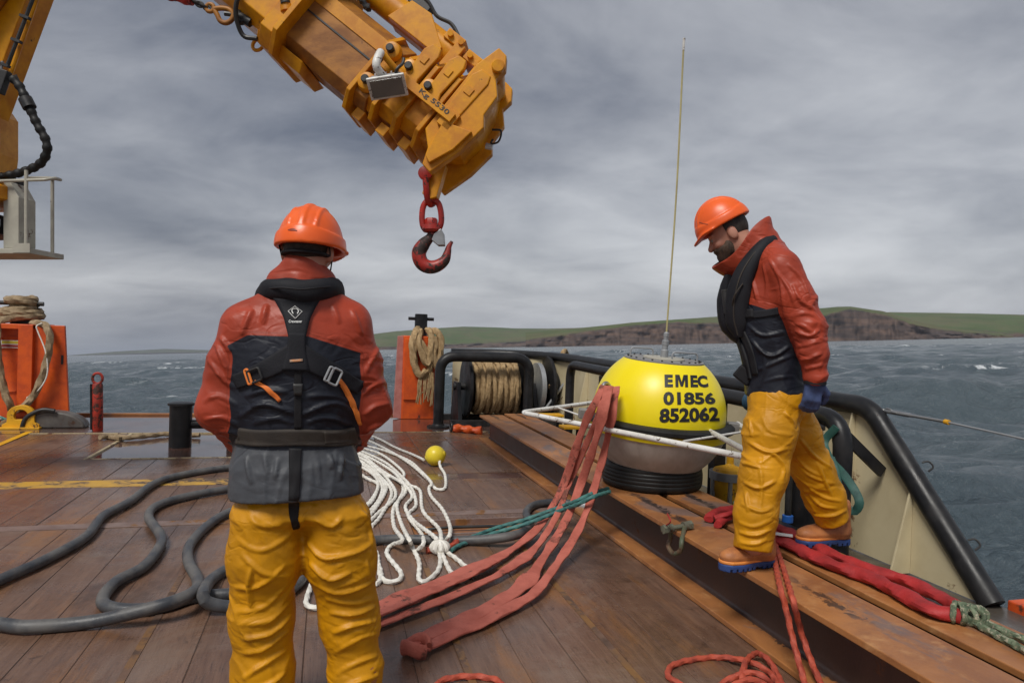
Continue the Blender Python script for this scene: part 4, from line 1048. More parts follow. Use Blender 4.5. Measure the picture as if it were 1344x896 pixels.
# ---------------------------------------------------------------- crane
CD = 5.45; U = CD / F                                             # metres per pixel in the boom's plane
RIGHT, UPV, FWD = M[:, 0], M[:, 1], -M[:, 2]
TOW = -FWD                                                       # towards the viewer
def cp(px, py, n=0.0): return atD(px, py, CD) + TOW * n * U        # n in pixels of that plane
O_ = (560, 130); SD = (.766, .643); TD = (.643, -.766)
def px_st(s, t): return O_[0] + SD[0] * s + TD[0] * t, O_[1] + SD[1] * s + TD[1] * t
ES = (RIGHT * SD[0] - UPV * SD[1]); ET = (RIGHT * TD[0] - UPV * TD[1])
SKEW = .10                                                       # the boom comes slightly towards the viewer at its tip
def B(s, t, n=0.0): return cp(*px_st(s, t)) + TOW * (n + SKEW * s) * U
ESk = ES + TOW * SKEW; ESk /= np.linalg.norm(ESk); EN = np.cross(ET, ESk); EN = EN if EN @ TOW > 0 else -EN
def bprism(sec, s0, s1):
    """section (n, t) in pixels swept along the boom from s0 to s1"""
    return prism([(n * U, t * U) for n, t in sec], B(0, 0), EN, ET, ESk, s0 * U, s1 * U)
def bbox(s0, s1, t0, t1, n0, n1): return bprism([(n0, t0), (n1, t0), (n1, t1), (n0, t1)], s0, s1)
def bplate(poly, n0, n1):
    return prism([(s * U, t * U) for s, t in poly], B(0, 0), ESk, ET, EN, n0 * U, n1 * U)
def hexa(t0, t1, w, g=0.0):
    return [(-w * .45 - g, t1 + g), (w * .45 + g, t1 + g), (w + g, t1 - (t1 - t0) * .17 + g * .3), (w + g, t0 + (t1 - t0) * .12), (w * .62 + g * .6, t0 - g), (-w * .62 - g * .6, t0 - g), (-w - g, t0 + (t1 - t0) * .12), (-w - g, t1 - (t1 - t0) * .17 + g * .3)]
base = np.array([-4.1, 4.6, 0.0])
crane = thing('deck_crane', 'ochre yellow knuckle boom deck crane with folded boom reaching over the deck', 'crane', base)
def C(name, VF, m='crane', parent=None, **k):
    return obj(name, VF, MT[m], parent or crane, **k)
C('outer_boom', bprism(hexa(-74, 46, 52), -640, -178), smooth=False, bevel=.008)
C('boom_extension', bprism(hexa(-69, 33, 45), -182, -40), 'crane_worn', smooth=False, bevel=.006)
ext = C('boom_stripe', bbox(-176, -62, -1, 17, 44, 46.4), 'crane', smooth=False, bevel=.002)
C('weld_seam', bbox(-176, -62, -16.5, -14.5, 44, 46.2), 'dark', smooth=False)
C('boom_collar', bprism(hexa(-84, 48, 54, 3), -206, -186), smooth=False, bevel=.006)
C('boom_collar', bprism(hexa(-80, 58, 56, 9), -184, -177), smooth=False, bevel=.004)
C('collar_foot', bprism([(-28, -84), (28, -84), (40, -70), (-40, -70)], -178, -140), smooth=False, bevel=.008)
C('collar_foot', bprism([(-28, -86), (28, -86), (40, -74), (-40, -74)], -216, -188), smooth=False, bevel=.008)
# nested section heads
heads = [(-66, -60, -82, 34, 50, 7), (-60, -34, -70, 30, 47, 2), (-30, -24, -76, 38, 50, 4), (-24, 2, -66, 42, 47, 1), (4, 10, -72, 50, 52, 5), (10, 34, -62, 52, 48, 1), (36, 42, -68, 56, 52, 5)]
for s0, s1, t0, t1, w_, g in heads:
    t0 += 7; t1 -= 4; w_ -= 4
    C('section_head', bprism(hexa(t0, t1, w_, g), s0, s1), smooth=False, bevel=.005)
for s0, t0 in ((-52, -78), (-14, -74), (20, -70)):
    C('wear_pad_box', bbox(s0, s0 + 14, t0 - 4, t0 + 10, -28, 28), smooth=False, bevel=.006)
# raised side pressings on each head
for s0, s1, ta, tb in ((-22, 2, 0, 44), (12, 36, 4, 52), (46, 72, -4, 56)):
    C('side_pressing', bplate([(s0, ta - 8), (s0 + 4, ta), (s0 + 2, tb - 8), (s0 + 8, tb + 4), (s1 - 4, tb + 4), (s1, tb - 6), (s1 - 2, ta), (s1 + 2, ta - 10)], 46, 56), smooth=False, bevel=.008)
    C('nameplate', bplate([(s0 + 8, (ta + tb) / 2 - 2), (s0 + 8, (ta + tb) / 2 + 8), (s1 - 8, (ta + tb) / 2 + 8), (s1 - 8, (ta + tb) / 2 - 2)], 55.5, 57.5), smooth=False, bevel=.002)
# boom nose: two cheek plates and the block that carries the hook
nose = [(44, 62), (52, 94), (66, 92), (76, 78), (74, 62), (90, 46), (92, 18), (102, 6), (98, -34), (86, -78), (72, -76), (64, -56), (46, -40)]
for n0, n1 in ((40, 54), (-54, -40)): C('nose_cheek', bplate(nose, n0, n1), smooth=False, bevel=.008)
C('nose_block', bplate([(40, 58), (64, 70), (80, 40), (88, 0), (84, -30), (60, -48), (40, -52)], -40, 40), smooth=False, bevel=.006)
C('nose_rib', bplate([(60, -20), (96, -8), (92, -40), (80, -70), (70, -66)], 53, 60), smooth=False, bevel=.006)
C('nose_pin', cyl(B(62, 74, -58), B(62, 74, 62), 8 * U, seg=20, ch=.006))
C('hang_plate', bplate([(62, -58), (80, -52), (98, -92), (92, -100), (80, -100)], -9, 9), smooth=False, bevel=.006)
# side guide bar with the load figure
bar = C('load_bar', bbox(-46, 68, -17, -5, 60, 64), smooth=False, bevel=.003)
C('bar_bracket', bbox(54, 72, -26, -2, 54, 60), smooth=False, bevel=.003); C('bar_bracket', bbox(-44, -36, -16, -4, 46, 60), smooth=False, bevel=.003)
uv, Fs = text_tris('Kg 5530', .012)
tv = np.array([B(8 + 46 * u, -14.2 + 8 * v, 64.8) for u, v in uv]); C('load_lettering', (tv, Fs), 'ink', bar, smooth=False)
for s, t in ((-57, 9), (-24, 6), (11, 2), (-56, -40)):
    C('pad_bolt', lathe([(7 * U, 0), (7 * U, 6 * U), (5 * U, 7 * U), (5 * U, 13 * U), (4 * U, 14 * U)], B(s, t, 48), EN, 20), 'dark')
    C('bolt_boss', lathe([(13 * U, 0), (11 * U, 7 * U), (9 * U, 8 * U)], B(s, t, 47), EN, 24))
# extension ram above the boom
C('ram_rod', cyl(B(-640, 66), B(-100, 66), 13 * U, seg=24)); C('ram_barrel', cyl(B(-330, 66), B(-4, 66), 19 * U, seg=28, ch=.006))
C('ram_gusset', bplate([(-104, 48), (-92, 84), (-60, 86), (-20, 60), (-20, 48)], -20, 20), smooth=False, bevel=.006)
for s, t in ((-12, 78), (26, 72), (58, 66)):
    C('ram_clamp', bbox(s - 16, s + 12, t - 6, t + 8, -22, 22), smooth=False, bevel=.006)
    for d in (-11, 7): C('clamp_bolt', cyl(B(s + d, t + 1, 22), B(s + d, t + 1, 27), 4 * U, seg=6))
C('ram_foot', bbox(-8, 6, 40, 78, -24, 24), smooth=False, bevel=.006); C('ram_foot', bbox(30, 44, 44, 70, -22, 22), smooth=False, bevel=.006)
C('ram_hose', tube([B(-150, 92, 10), B(-90, 100, 8), B(-60, 92, 6), B(-38, 96, 4), B(-14, 86, 6)], 2.6 * U, .02, 8), 'dark')
C('ram_valve', bbox(-104, -72, 84, 98, -8, 8), 'dark', smooth=False, bevel=.006)
C('chain_guide', tube([B(-176, 40, 20), B(-150, 44, 22), B(-128, 38, 24)], 4 * U, .01, 8, lobes=2, amp=.35, pitch=.06), 'dark')
# hydraulic pipes and hoses on the outer boom
C('hydraulic_pipe', bent([B(-420, 8, 58), B(-246, 8, 58), B(-214, -2, 62), B(-214, 34, 62), B(-240, 44, 60)], 3.2 * U, .10, 10), 'steel')
C('hydraulic_pipe', bent([B(-420, -2, 58), B(-228, -4, 58), B(-206, -16, 60), B(-196, 14, 62), B(-214, 40, 60)], 3.2 * U, .08, 10), 'steel')
C('pipe_hose', tube([B(-300, 40, 62), B(-270, 34, 66), B(-240, 28, 66), B(-222, 32, 64)], 5 * U, .02, 10), 'dark')
C('pipe_hose', tube([B(-268, -12, 56), B(-262, -40, 60), B(-252, -74, 50), B(-232, -92, 36), B(-214, -84, 34)], 3 * U, .02, 8), 'dark')
C('pipe_union', cyl(B(-212, -20, 58), B(-200, -30, 58), 6 * U, seg=12), 'dark'); C('pipe_union', cyl(B(-200, -30, 54), B(-194, -36, 54), 8 * U, seg=14))
C('pressing_line', bbox(-216, -208, -10, 30, 54, 57), smooth=False, bevel=.004)
q = np.linspace(0, 2 * np.pi, 18, endpoint=False)
C('lifting_eye', sweep(np.array([B(-222 + 7 * math.cos(k), -86 + 9 * math.sin(k), 10) for k in q]), 2.4 * U, 8, closed=True))
# nose camera lead
C('sensor_lead', tube([B(96, 20, 10), B(106, 26, 10), B(112, 14, 8), B(106, 6, 6), B(104, 12, 6)], 1.4 * U, .01, 6), 'dark'); C('sensor', cyl(B(102, 0, 4), B(110, 4, 4), 4 * U, seg=10), 'galv')
C('shackle_mark', cyl(B(84, -24, 53), B(84, -24, 54.6), 3.2 * U, seg=16), 'white')
# work lamp on its bracket
lc = cp(522, 141, 74)
lamp = thing('work_lamp', 'square white framed flood lamp clamped under the crane boom', 'lamp', lc)
lx = RIGHT * .98 + UPV * .15; lx /= np.linalg.norm(lx); ly_ = RIGHT * .34 - UPV * .58 - TOW * .62; ly_ -= (ly_ @ lx) * lx * .55; ly_ /= np.linalg.norm(ly_); ln = np.cross(lx, ly_); ln /= np.linalg.norm(ln); ln = ln if ln @ TOW > 0 else -ln; ly_ = np.cross(ln, lx)
obj('housing', obox(lc - ln * .045, lx, ly_, ln, .115, .065, .034), MT['galv'], lamp, smooth=False, bevel=.015)
obj('bezel', obox(lc + ln * .008, lx, ly_, ln, .138, .084, .012), MT['whitep'], lamp, smooth=False, bevel=.008)
obj('glass', obox(lc + ln * .024, lx, ly_, ln, .117, .065, .004), MT['glasslamp'], lamp, smooth=False, bevel=.003)
for k in range(5): obj('cooling_fin', obox(lc - ln * .10 + lx * (-.08 + .04 * k), lx, ly_, ln, .005, .06, .016), MT['galv'], lamp, smooth=False)
obj('bracket', tube([lc - ln * .09, cp(511, 122, 84), cp(512, 108, 80), cp(514, 100, 74)], .030, .02, 12), MT['whitep'], lamp)
obj('arm', cyl(cp(513, 98, 74), cp(530, 116, 62), 4 * U, seg=12), MT['crane'], lamp)
obj('cable', tube([lc - ln * .09 + lx * .05, cp(534, 122, 78), cp(540, 114, 74), cp(541, 106, 70)], .012, .02, 8), MT['dark'], lamp)

# inner boom, luffing ram, column at the port side
def bar_px(p0, p1, wd, n0, n1, name, m='crane', bevel=.008):
    a, b = np.array(p0, float), np.array(p1, float); d = (b - a) / np.linalg.norm(b - a); e = np.array([-d[1], d[0]]) * wd / 2
    poly = [a - e, b - e, b + e, a + e]
    A = [cp(*q) for q in poly]; V = np.array([v + TOW * n0 * U for v in A] + [v + TOW * n1 * U for v in A])
    return C(name, (V, [(3, 2, 1, 0), (4, 5, 6, 7), (0, 1, 5, 4), (1, 2, 6, 5), (2, 3, 7, 6), (3, 0, 4, 7)]), m, smooth=False, bevel=bevel)
bar_px((-28, 152), (128, -268), 46, -22, 22, 'inner_boom')
C('knuckle_pin', cyl(cp(150, -262, -60), cp(150, -262, 60), 34 * U, seg=28)); bar_px((150, -300), (110, -190), 50, -58, -30, 'knuckle_cheek'); bar_px((150, -300), (110, -190), 50, 30, 58, 'knuckle_cheek')
C('luffing_ram', cyl(cp(-70, 118, 34), cp(40, -40, 34), 22 * U, seg=24), 'crane_worn'); C('ram_rod', cyl(cp(40, -40, 34), cp(100, -126, 34), 12 * U, seg=20), 'steel')
C('boom_edge', cyl(cp(20, 124, 18), cp(64, -2, 18), 3 * U, seg=10)); C('boom_pipe', cyl(cp(30, 96, 27), cp(66, 2, 27), 2.4 * U, seg=8), 'dark')
for x, y in ((53, 36), (42, 66), (27, 97)): C('pipe_clip', obox(cp(x, y, 28), RIGHT * .94 + UPV * -.34, UPV * .94 + RIGHT * .34, TOW, 6 * U, 1.7 * U, 3 * U), 'dark', smooth=False)
C('hydraulic_pipe', bent([cp(-40, 104, 28), cp(16, 114, 28), cp(22, 104, 28), cp(24, 92, 28)], 1.8 * U, .04, 8), 'steel'); C('hydraulic_pipe', bent([cp(-40, 112, 28), cp(12, 121, 28), cp(24, 121, 28)], 1.8 * U, .04, 8), 'steel')
C('valve_block', obox(cp(23, 118, 26), RIGHT * .9 - UPV * .3, UPV * .9 + RIGHT * .3, TOW, 5 * U, 16 * U, 5 * U), 'dark', smooth=False, bevel=.006)
C('boom_pivot', lathe([(30 * U, -34 * U), (30 * U, 34 * U)], cp(-46, 146), TOW, 28))
colu = [(-120, 236), (-8, 232), (-4, 200), (-4, 148), (-12, 136), (-26, 142), (-120, 142)]
cpol = [((x + 40) * U, (190 - y) * U) for x, y in colu]
C('column', prism(cpol, cp(-40, 190), RIGHT, UPV, TOW, -40 * U, 34 * U), smooth=False, bevel=.01)
C('column_edge', prism([((x + 40) * U, (190 - y) * U) for x, y in ((-17, 232), (-8, 232), (-4, 200), (-4, 146), (-7, 146))], cp(-40, 190), RIGHT, UPV, TOW, 34 * U, 37 * U), smooth=False)
sk = C('sticker', obox(cp(-3.2, 181, 6), TOW, UPV, RIGHT, 9 * U, 12 * U, .6 * U), 'white', smooth=False); C('sticker_field', obox(cp(-2.4, 181, 6), TOW, UPV, RIGHT, 7 * U, 6 * U, .6 * U), 'stickblue', sk, smooth=False)
C('column_ring', lathe([(62 * U, -9 * U), (66 * U, -7 * U), (66 * U, 9 * U), (60 * U, 14 * U), (40 * U, 16 * U)], cp(-42, 258), UPV, 40)); C('ring_bolts', join(*[cyl(cp(-42, 240) + (RIGHT * math.cos(a) + TOW * math.sin(a)) * 56 * U - UPV * 2 * U, cp(-42, 240) + (RIGHT * math.cos(a) + TOW * math.sin(a)) * 56 * U + UPV * 8 * U, 6 * U, seg=12) for a in np.linspace(0, 2 * np.pi, 14, endpoint=False)]), 'dark')
C('slew_bearing', lathe([(52 * U, -22 * U), (52 * U, 0), (44 * U, 4 * U)], cp(-44, 286), UPV, 36), 'dark'); C('slew_motor', lathe([(12 * U, 0), (12 * U, 26 * U), (16 * U, 27 * U), (16 * U, 36 * U)], cp(-4, 326, 20), UPV, 18), 'galv')
pd = cp(-150, 325)
C('pedestal', lathe([(.50, -.01), (.50, .03), (.34, .05), (.32, pd[2] - .02), (.40, pd[2])], (pd[0], pd[1], 0), (0, 0, 1), 36))
C('control_box', prism([(0, 0), (17 * U, 0), (20 * U, 4 * U), (20 * U, 66 * U), (9 * U, 86 * U), (0, 86 * U)], cp(16, 328), RIGHT, UPV, TOW, -16 * U, 16 * U), 'creamdark', smooth=False, bevel=.006)
C('platform', prism([(-230 * U, -6 * U), (-60 * U, -6 * U), (-30 * U, 0), (58 * U, 0), (58 * U, 7 * U), (-230 * U, 5 * U)], cp(0, 336), RIGHT, UPV, TOW, -40 * U, 26 * U), 'creamdark', smooth=False, bevel=.004)
C('toe_board', obox(cp(47, 329, 26), RIGHT, UPV, TOW, 11 * U, 6 * U, 1 * U), 'creamdark', smooth=False)
C('platform_rail', join(bent([cp(50, 331, 22), cp(50, 229, 22)], 2.2 * U, .05, 10), bent([cp(10, 243, 22), cp(76, 241, 22), cp(79, 236, 10), cp(74, 234, -10), cp(46, 227, -28), cp(14, 227, -28)], 2.0 * U, .03, 10), bent([cp(50, 331, -28), cp(50, 227, -28)], 2.2 * U, .05, 10)), 'creamdark')
hs = smooth_path([cp(34, 112, 24), cp(44, 124, 24), cp(54, 146, 24), cp(64, 170, 22), cp(73, 188, 20), cp(74, 203, 18), cp(64, 217, 14), cp(46, 225, 10), cp(20, 231, 6), cp(-10, 236, 4)], .012)
rad = 5.2 * U * (1 + .10 * np.sign(np.sin(np.arange(len(hs)) * 1.05)))
C('corrugated_hose', sweep(hs, rad, 12), 'blackrub')
C('hose_clamp', cyl(cp(50, 138, 24), cp(56, 150, 24), 8 * U, seg=14), 'dark')
for k in range(3): C('hose_tail', tube([cp(52, 142, 24 + k * 2), cp(42 + k * 2, 126, 24), cp(32 + 3 * k, 114 - 3 * k, 24)], 1.6 * U, .02, 6), 'dark')

# ---------------------------------------------------------------- hook hanging from the boom nose
HN = 6.0
def hp_(px, py, n=0.0): return B(82, -88) * 0 + cp(px, py) + TOW * (8 + n) * U
hk = thing('crane_hook', 'worn red swivel hook hanging on a shackle and link from the crane boom', 'hook', hp_(570, 354))
obj('shackle_pin', join(cyl(hp_(556, 233, 12), hp_(570, 236, -12), 5 * U, seg=16), lathe([(8 * U, 0), (9 * U, 2 * U), (9 * U, 7 * U), (7 * U, 8 * U)], hp_(561, 233, 10), TOW, 18)), MT['red'], hk)
obj('shackle_bow', tube([hp_(561, 234, 14), hp_(562, 250, 13), hp_(563, 263, 8), hp_(566, 270, 0), hp_(571, 263, -9), hp_(573, 250, -13), hp_(573, 238, -14)], 4.2 * U, .01, 12), MT['red'], hk)
lk = [(566, 264), (575, 267), (579, 277), (580, 292), (576, 302), (567, 304), (558, 301), (555, 290), (556, 275), (560, 267)]
obj('swivel_link', tube([hp_(x, y) for x, y in lk], 3.9 * U, .008, 12, closed=True), MT['red'], hk)
obj('swivel_nut', join(lathe([(8 * U, 0), (8.5 * U, 1 * U), (8.5 * U, 10 * U), (7 * U, 12 * U)], hp_(567, 300), UPV, 8), lathe([(10 * U, 0), (12.5 * U, 3 * U), (12 * U, 9 * U), (8 * U, 10 * U)], hp_(567, 306), UPV, 20)), MT['red'], hk)
hkp = [(568, 304, 5), (566, 312, 6), (557, 322, 8.5), (551, 333, 9.5), (554, 345, 9.5), (563, 351, 9), (574, 350, 8.5), (584, 343, 7.5), (588, 333, 6), (590, 325, 4), (594, 318, 2)]
hpth = smooth_path([hp_(x, y) for x, y, r in hkp], .008)
hr = np.interp(np.linspace(0, 1, len(hpth)), np.linspace(0, 1, len(hkp)), [r for _, _, r in hkp]) * U
obj('hook_body', sweep(hpth, hr, 16), MT['hookred'] if 'hookred' in MT else MT['red'], hk)
obj('safety_latch', prism([((x - 575) * U, (318 - y) * U) for x, y in ((571, 309), (580, 302), (584, 309), (585, 324), (576, 324), (568, 317))], hp_(575, 318), RIGHT, UPV, TOW, -6 * U, 7 * U), MT['steel'], hk, smooth=False, bevel=.006)
# stowed chain hook under the outer boom
sc = thing('stowed_hook', 'rusty yellow chain hook on a dark red chain made fast under the crane boom', 'hook', cp(300, 36))
def sp_(x, y, n=12): return cp(x, y, n)
obj('chain_sleeve', tube([sp_(180, -14), sp_(215, -4), sp_(246, 4), sp_(258, 8)], 6.5 * U, .02, 10, lobes=2, amp=.15, pitch=.12), MT['red'], sc)
for k in range(4):
    c_ = np.array([262 + k * 5.2, 9 + k * 2.6]); d_ = np.array([.894, .447]); pts = []
    for a in np.linspace(0, 2 * np.pi, 14, endpoint=False):
        u = 5.2 * math.cos(a); v = 3 * math.sin(a)
        pts.append(sp_(*(c_ + d_ * u + (np.array([-d_[1], d_[0]]) * v if k % 2 else 0))) + (0 if k % 2 else 1) * TOW * v * U)
    obj('chain_link', sweep(np.array(pts), 1.7 * U, 8, closed=True), MT['dark'], sc)
q = np.linspace(0, 2 * np.pi, 18, endpoint=False)
obj('hook_eye', sweep(np.array([sp_(281 + 5 * math.cos(a), 16.5 + 5 * math.sin(a)) for a in q]), 2.6 * U, 10, closed=True), MT['crane_worn'], sc)
pth = smooth_path([sp_(x, y) for x, y in ((286, 18), (296, 17), (306, 19), (311, 26), (308, 33), (301, 36), (294, 33), (290, 25), (286, 19))], .008)
obj('hook_body', sweep(pth, 3.2 * U, 12), MT['crane_worn'], sc)
obj('lug_shackle', join(tube([sp_(300, 24), sp_(308, 25), sp_(320, 28)], 3 * U, .01, 8), cyl(sp_(316, 22), sp_(324, 36), 5 * U, seg=12), cyl(sp_(320, 28), sp_(334, 36), 6 * U, seg=12)), MT['dark'], sc)

# ---------------------------------------------------------------- the buoy
bb = np.array([2.335, 4.585, .322])                                # middle of its foot ring on the beams
top = atY(871, 476, 4.52); axb = np.array([top[0] - bb[0], top[1] - bb[1], top[2] - bb[2]]); axb /= np.linalg.norm(axb)
by = thing('navigation_buoy', 'yellow domed buoy with black lettering and tall whip antenna standing on the beams', 'buoy', bb)
prof = [(.30, .10), (.345, .15), (.40, .21), (.445, .28), (.476, .35), (.490, .42)]
b2_ = bb + (0, 0, .022)
def bl(pr, seg=64): return lathe(pr, b2_, axb, seg)
obj('hull', bl([(.0, .06), (.25, .07)] + prof), MT['buoygrey'], by, auto=60)
obj('hull_band', bl([(.470, .362), (.494, .372), (.497, .42), (.49, .425)]), MT['buoy'], by)
obj('rim', bl([(.48, .42), (.52, .425), (.542, .438), (.542, .462), (.522, .478), (.47, .482)]), MT['blackrub'], by)
Rs, zc_ = .476, .508
dome = [(math.sqrt(max(0, Rs ** 2 - (h - zc_) ** 2)), h) for h in np.linspace(.478, .900, 22)]
obj('dome', bl(dome, 80), MT['buoy'], by, auto=60)
obj('deck_plate', bl([(.27, .882), (.284, .886), (.284, .899), (.277, .903), (.0, .905)], 56), MT['plategrey'], by, auto=30)
obj('hatch', bl([(.15, .903), (.15, .911), (.142, .915), (.0, .916)], 40), MT['creamdark'], by)
bt = np.cross(axb, [0, 1, 0]); bt /= np.linalg.norm(bt); bt = -bt if bt[0] < 0 else bt; bs = np.cross(axb, bt)
def bp(u, v, h): return b2_ + bt * u + bs * v + axb * h
for k in range(24):
    a = k * math.pi / 12; obj('bolt', cyl(bp(.258 * math.cos(a), .258 * math.sin(a), .902), bp(.258 * math.cos(a), .258 * math.sin(a), .912), .007, seg=6), MT['dark'], by)
am = lathe([(.028, 0), (.028, .05), (.022, .055), (.022, .085), (.026, .09), (.026, .12), (.016, .125), (.016, .15), (.019, .152), (.019, .175), (.006, .185)], bp(0, 0, .915), axb, 20)
ant = obj('antenna_base', am, MT['galv'], by)
tip = atY(897, 66, 4.34); a0 = bp(0, 0, 1.09)
obj('antenna_rod', tube([a0, a0 * .5 + tip * .5 + (.012, 0, 0), tip], .0065, .1, 8, taper=None), mat('rod', (.50, .44, .20), (.40, .34, .16), .5), ant)
obj('antenna_tip', cyl(tip, tip + (tip - a0) / np.linalg.norm(tip - a0) * .08, .009, seg=8), MT['whitep'], ant)
for u, v, l in ((-.13, .10, .09), (.10, -.12, .10)):
    obj('handle', bent([bp(u - l, v, .90), bp(u - l, v, .965), bp(u + l, v, .965), bp(u + l, v, .90)], .007, .03, 8), MT['galv'], by)
# bolted clamp on the rim
for a in (-.35, 2.9): 
    c_ = bp(.54 * math.cos(a), .54 * math.sin(a), .455); obj('rim_lug', obox(c_, bt * math.cos(a) + bs * math.sin(a), -bt * math.sin(a) + bs * math.cos(a), axb, .04, .035, .035), MT['plategrey'], by, smooth=False, bevel=.006)
# lifting eye at the shoulder, which holds the slings
ly0 = atY(793, 507, 4.38)
obj('lifting_eye', tube([ly0 + (.10, .05, -.05), ly0 + (.03, .02, .02), ly0 + (-.01, 0, .0), ly0 + (.02, .0, -.06), ly0 + (.10, .04, -.10)], .014, .01, 10), MT['steel'], by)
# lettering
class BF: pass
bfr = Frame((bb[0], bb[1], 0))
dc = bfr.local(b2_ + axb * zc_)
fd = lambda P: np.linalg.norm(P - dc, axis=1) - Rs
def poly_on(f, frame, poly, quad, lift):
    bm = bmesh.new(); bm.faces.new([bm.verts.new((u, v, 0)) for u, v in poly]); bmesh.ops.triangulate(bm, faces=bm.faces)
    bmesh.ops.subdivide_edges(bm, edges=bm.edges, cuts=1); bmesh.ops.triangulate(bm, faces=bm.faces); bm.verts.index_update()
    uv = np.array([v.co[:2] for v in bm.verts]); Fs = [tuple(v.index for v in q.verts) for q in bm.faces]; bm.free()
    TL, TR, BR, BL = [np.array(q, float) for q in quad]; u, v = uv[:, :1], uv[:, 1:]
    P, n = raycast(f, frame, (BL * (1 - u) + BR * u) * (1 - v) + (TL * (1 - u) + TR * u) * v); return frame.world(P + n * lift), Fs
obj('lettering', poly_on(fd, bfr, [(0, 0), (0, 1), (.34, 1), (.5, .42), (.66, 1), (1, 1), (1, 0), (.76, 0), (.76, .62), (.59, .05), (.41, .05), (.24, .62), (.24, 0)], ((886, 491.8), (902.5, 492.1), (903, 508.1), (886.4, 508.0)), .003), MT['ink'], by, smooth=False)
for body, quad in (('E', ((872, 491.6), (883, 491.8), (883.2, 508), (872.4, 508.0))), ('EC', ((905.6, 492.2), (927.5, 492.8), (929.8, 508.4), (906.2, 508.2))), ('01856', ((870.6, 513.4), (937, 515.2), (939.4, 530.0), (870.4, 531.6))), ('852062', ((866, 535.4), (942.6, 533.4), (944.2, 552.6), (865, 554.6)))):
    obj('lettering', text_on(fd, bfr, body, quad, .05 if len(body) < 3 else .042, .003), MT['ink'], by, smooth=False)
# foot ring
ring = obj('foot_ring', lathe([(r_ * (1 if r_ < .3 else 1), h_) for r_, h_ in [(.26, .0), (.335, .0), (.355, .010), (.362, .035), (.3615, .05), (.359, .052), (.362, .054), (.363, .078), (.360, .080), (.363, .082), (.362, .105), (.359, .107), (.361, .109), (.358, .130), (.354, .132), (.356, .134), (.350, .158), (.336, .172), (.30, .174)]], bb, (0, 0, 1), 56), MT['blackrub'], by, auto=60)
# white tubular guard frame round the rim
gz = .775
gl = dk(684, 541, gz); gr_ = dk(972, 598, gz); gb = dk(776, 528.5, gz)
dirf = (gr_ - gl) / np.linalg.norm(gr_ - gl); dirb = (gb - gl) / np.linalg.norm(gb - gl)
gfar = gl + dirf * 2.17; gback = gl + dirb * 2.3
def gclear(p): return p
obj('guard_frame', bent([gback * .5 + gfar * .5, gfar, gl, gback, gback * .5 + gfar * .5], .018, .08, 14), MT['whitep'], by)
for t in (.36, ):
    p0 = gl + dirf * 2.17 * t; c_ = bp(0, 0, .45); d_ = (c_ - p0); d_[2] = 0; L_ = np.linalg.norm(d_); obj('frame_stay', cyl(p0, p0 + d_ / L_ * max(.02, L_ - .535) + (0, 0, -.0), .007, seg=8), MT['whitep'], by)
p0 = gl + dirb * .55; obj('frame_stay', cyl(p0, bp(-.40, .05, .40), .007, seg=8), MT['whitep'], by)
p0 = dk(897, 579, gz - .01); obj('frame_stay', cyl(p0, dk(978, 566, gz + .0), .008, seg=8), MT['whitep'], by)
obj('corner_bracket', join(cyl(bp(.47, -.16, .47), dk(968, 556, gz), .012, seg=10), cyl(dk(968, 556, gz), dk(978, 563, gz), .02, seg=10)), MT['whitep'], by)

# ---------------------------------------------------------------- faded slings hanging from the buoy's shoulder
def strap(pts, w_, t_, label, name='lifting_sling', m='sling', parent=None, nrm=None, step=.025):
    P = np.array([dk(p[0], p[1], p[2]) for p in pts]); Q = smooth_path(P, step)
    s = np.linspace(0, 1, len(Q)); wv = np.interp(s, np.linspace(0, 1, len(pts)), [p[3] if len(p) > 3 else w_ for p in pts])
    zf = Q[:, 2]; face = -(Q - CAM); face[:, 2] = 0; face /= np.linalg.norm(face, axis=1)[:, None]
    k = np.clip((zf - .06) / .35, 0, 1)[:, None]; up_ = face * k + np.array([0, 0, 1.0]) * (1 - k) + np.array([-.5, 0, 0]) * k
    tw = (vnoise(Q * 5.5) * .7)[:, None]; sd_ = np.cross(np.gradient(Q, axis=0), up_); sd_ /= np.linalg.norm(sd_, axis=1)[:, None] + 1e-9; up_ = up_ + sd_ * tw * (.25 + .75 * k)
    wob = 1 + .10 * np.sin(s * 31) + .07 * np.sin(s * 67 + 1)
    return sweep(Q, wv * wob, 16, ry=t_ * .55 * (1 + .45 * vnoise(Q * 14)), up=up_, sq=.55, crumple=.05)
TOPZ = 1.06
sA = [(792, 506, TOPZ, .020), (783, 525, .97), (766, 560, .77), (740, 635, .33), (725, 664, .19), (708, 690, .09), (684, 712, .045), (650, 733, .035, .05), (608, 752, .035, .062), (560, 772, .034, .068), (496, 800, .034, .07), (440, 822, .034, .06)]
sB = [(796, 506, TOPZ - .01, .018), (790, 530, .95), (774, 572, .71), (749, 630, .36), (737, 662, .22), (722, 692, .11), (699, 722, .05), (657, 752, .036, .045), (625, 767, .034), (590, 783, .030, .034), (540, 802, .028, .03), (496, 819, .026, .03), (440, 836, .026, .03)]
sC = [(799, 507, TOPZ, .03), (793, 535, .93, .035), (781, 580, .69), (764, 630, .40), (752, 662, .25), (738, 692, .13), (714, 730, .055), (690, 764, .036), (650, 792, .032, .05), (612, 811, .034, .05), (580, 824, .034, .045), (554, 838, .036, .04), (541, 846, .045, .035)]
sD = [(806, 508, TOPZ - .01, .038), (803, 540, .90, .038), (795, 585, .66), (783, 630, .43), (772, 665, .27), (758, 697, .15), (737, 731, .07), (704, 775, .042), (672, 795, .030), (640, 812, .028, .04), (600, 829, .028, .035), (566, 846, .030, .033), (546, 853, .035, .03)]
s1 = obj('lifting_sling', strap(sA, .029, .015, ''), MT['sling'], None, label='faded red flat sling spread wide on the deck behind the man in harness', cat='sling')
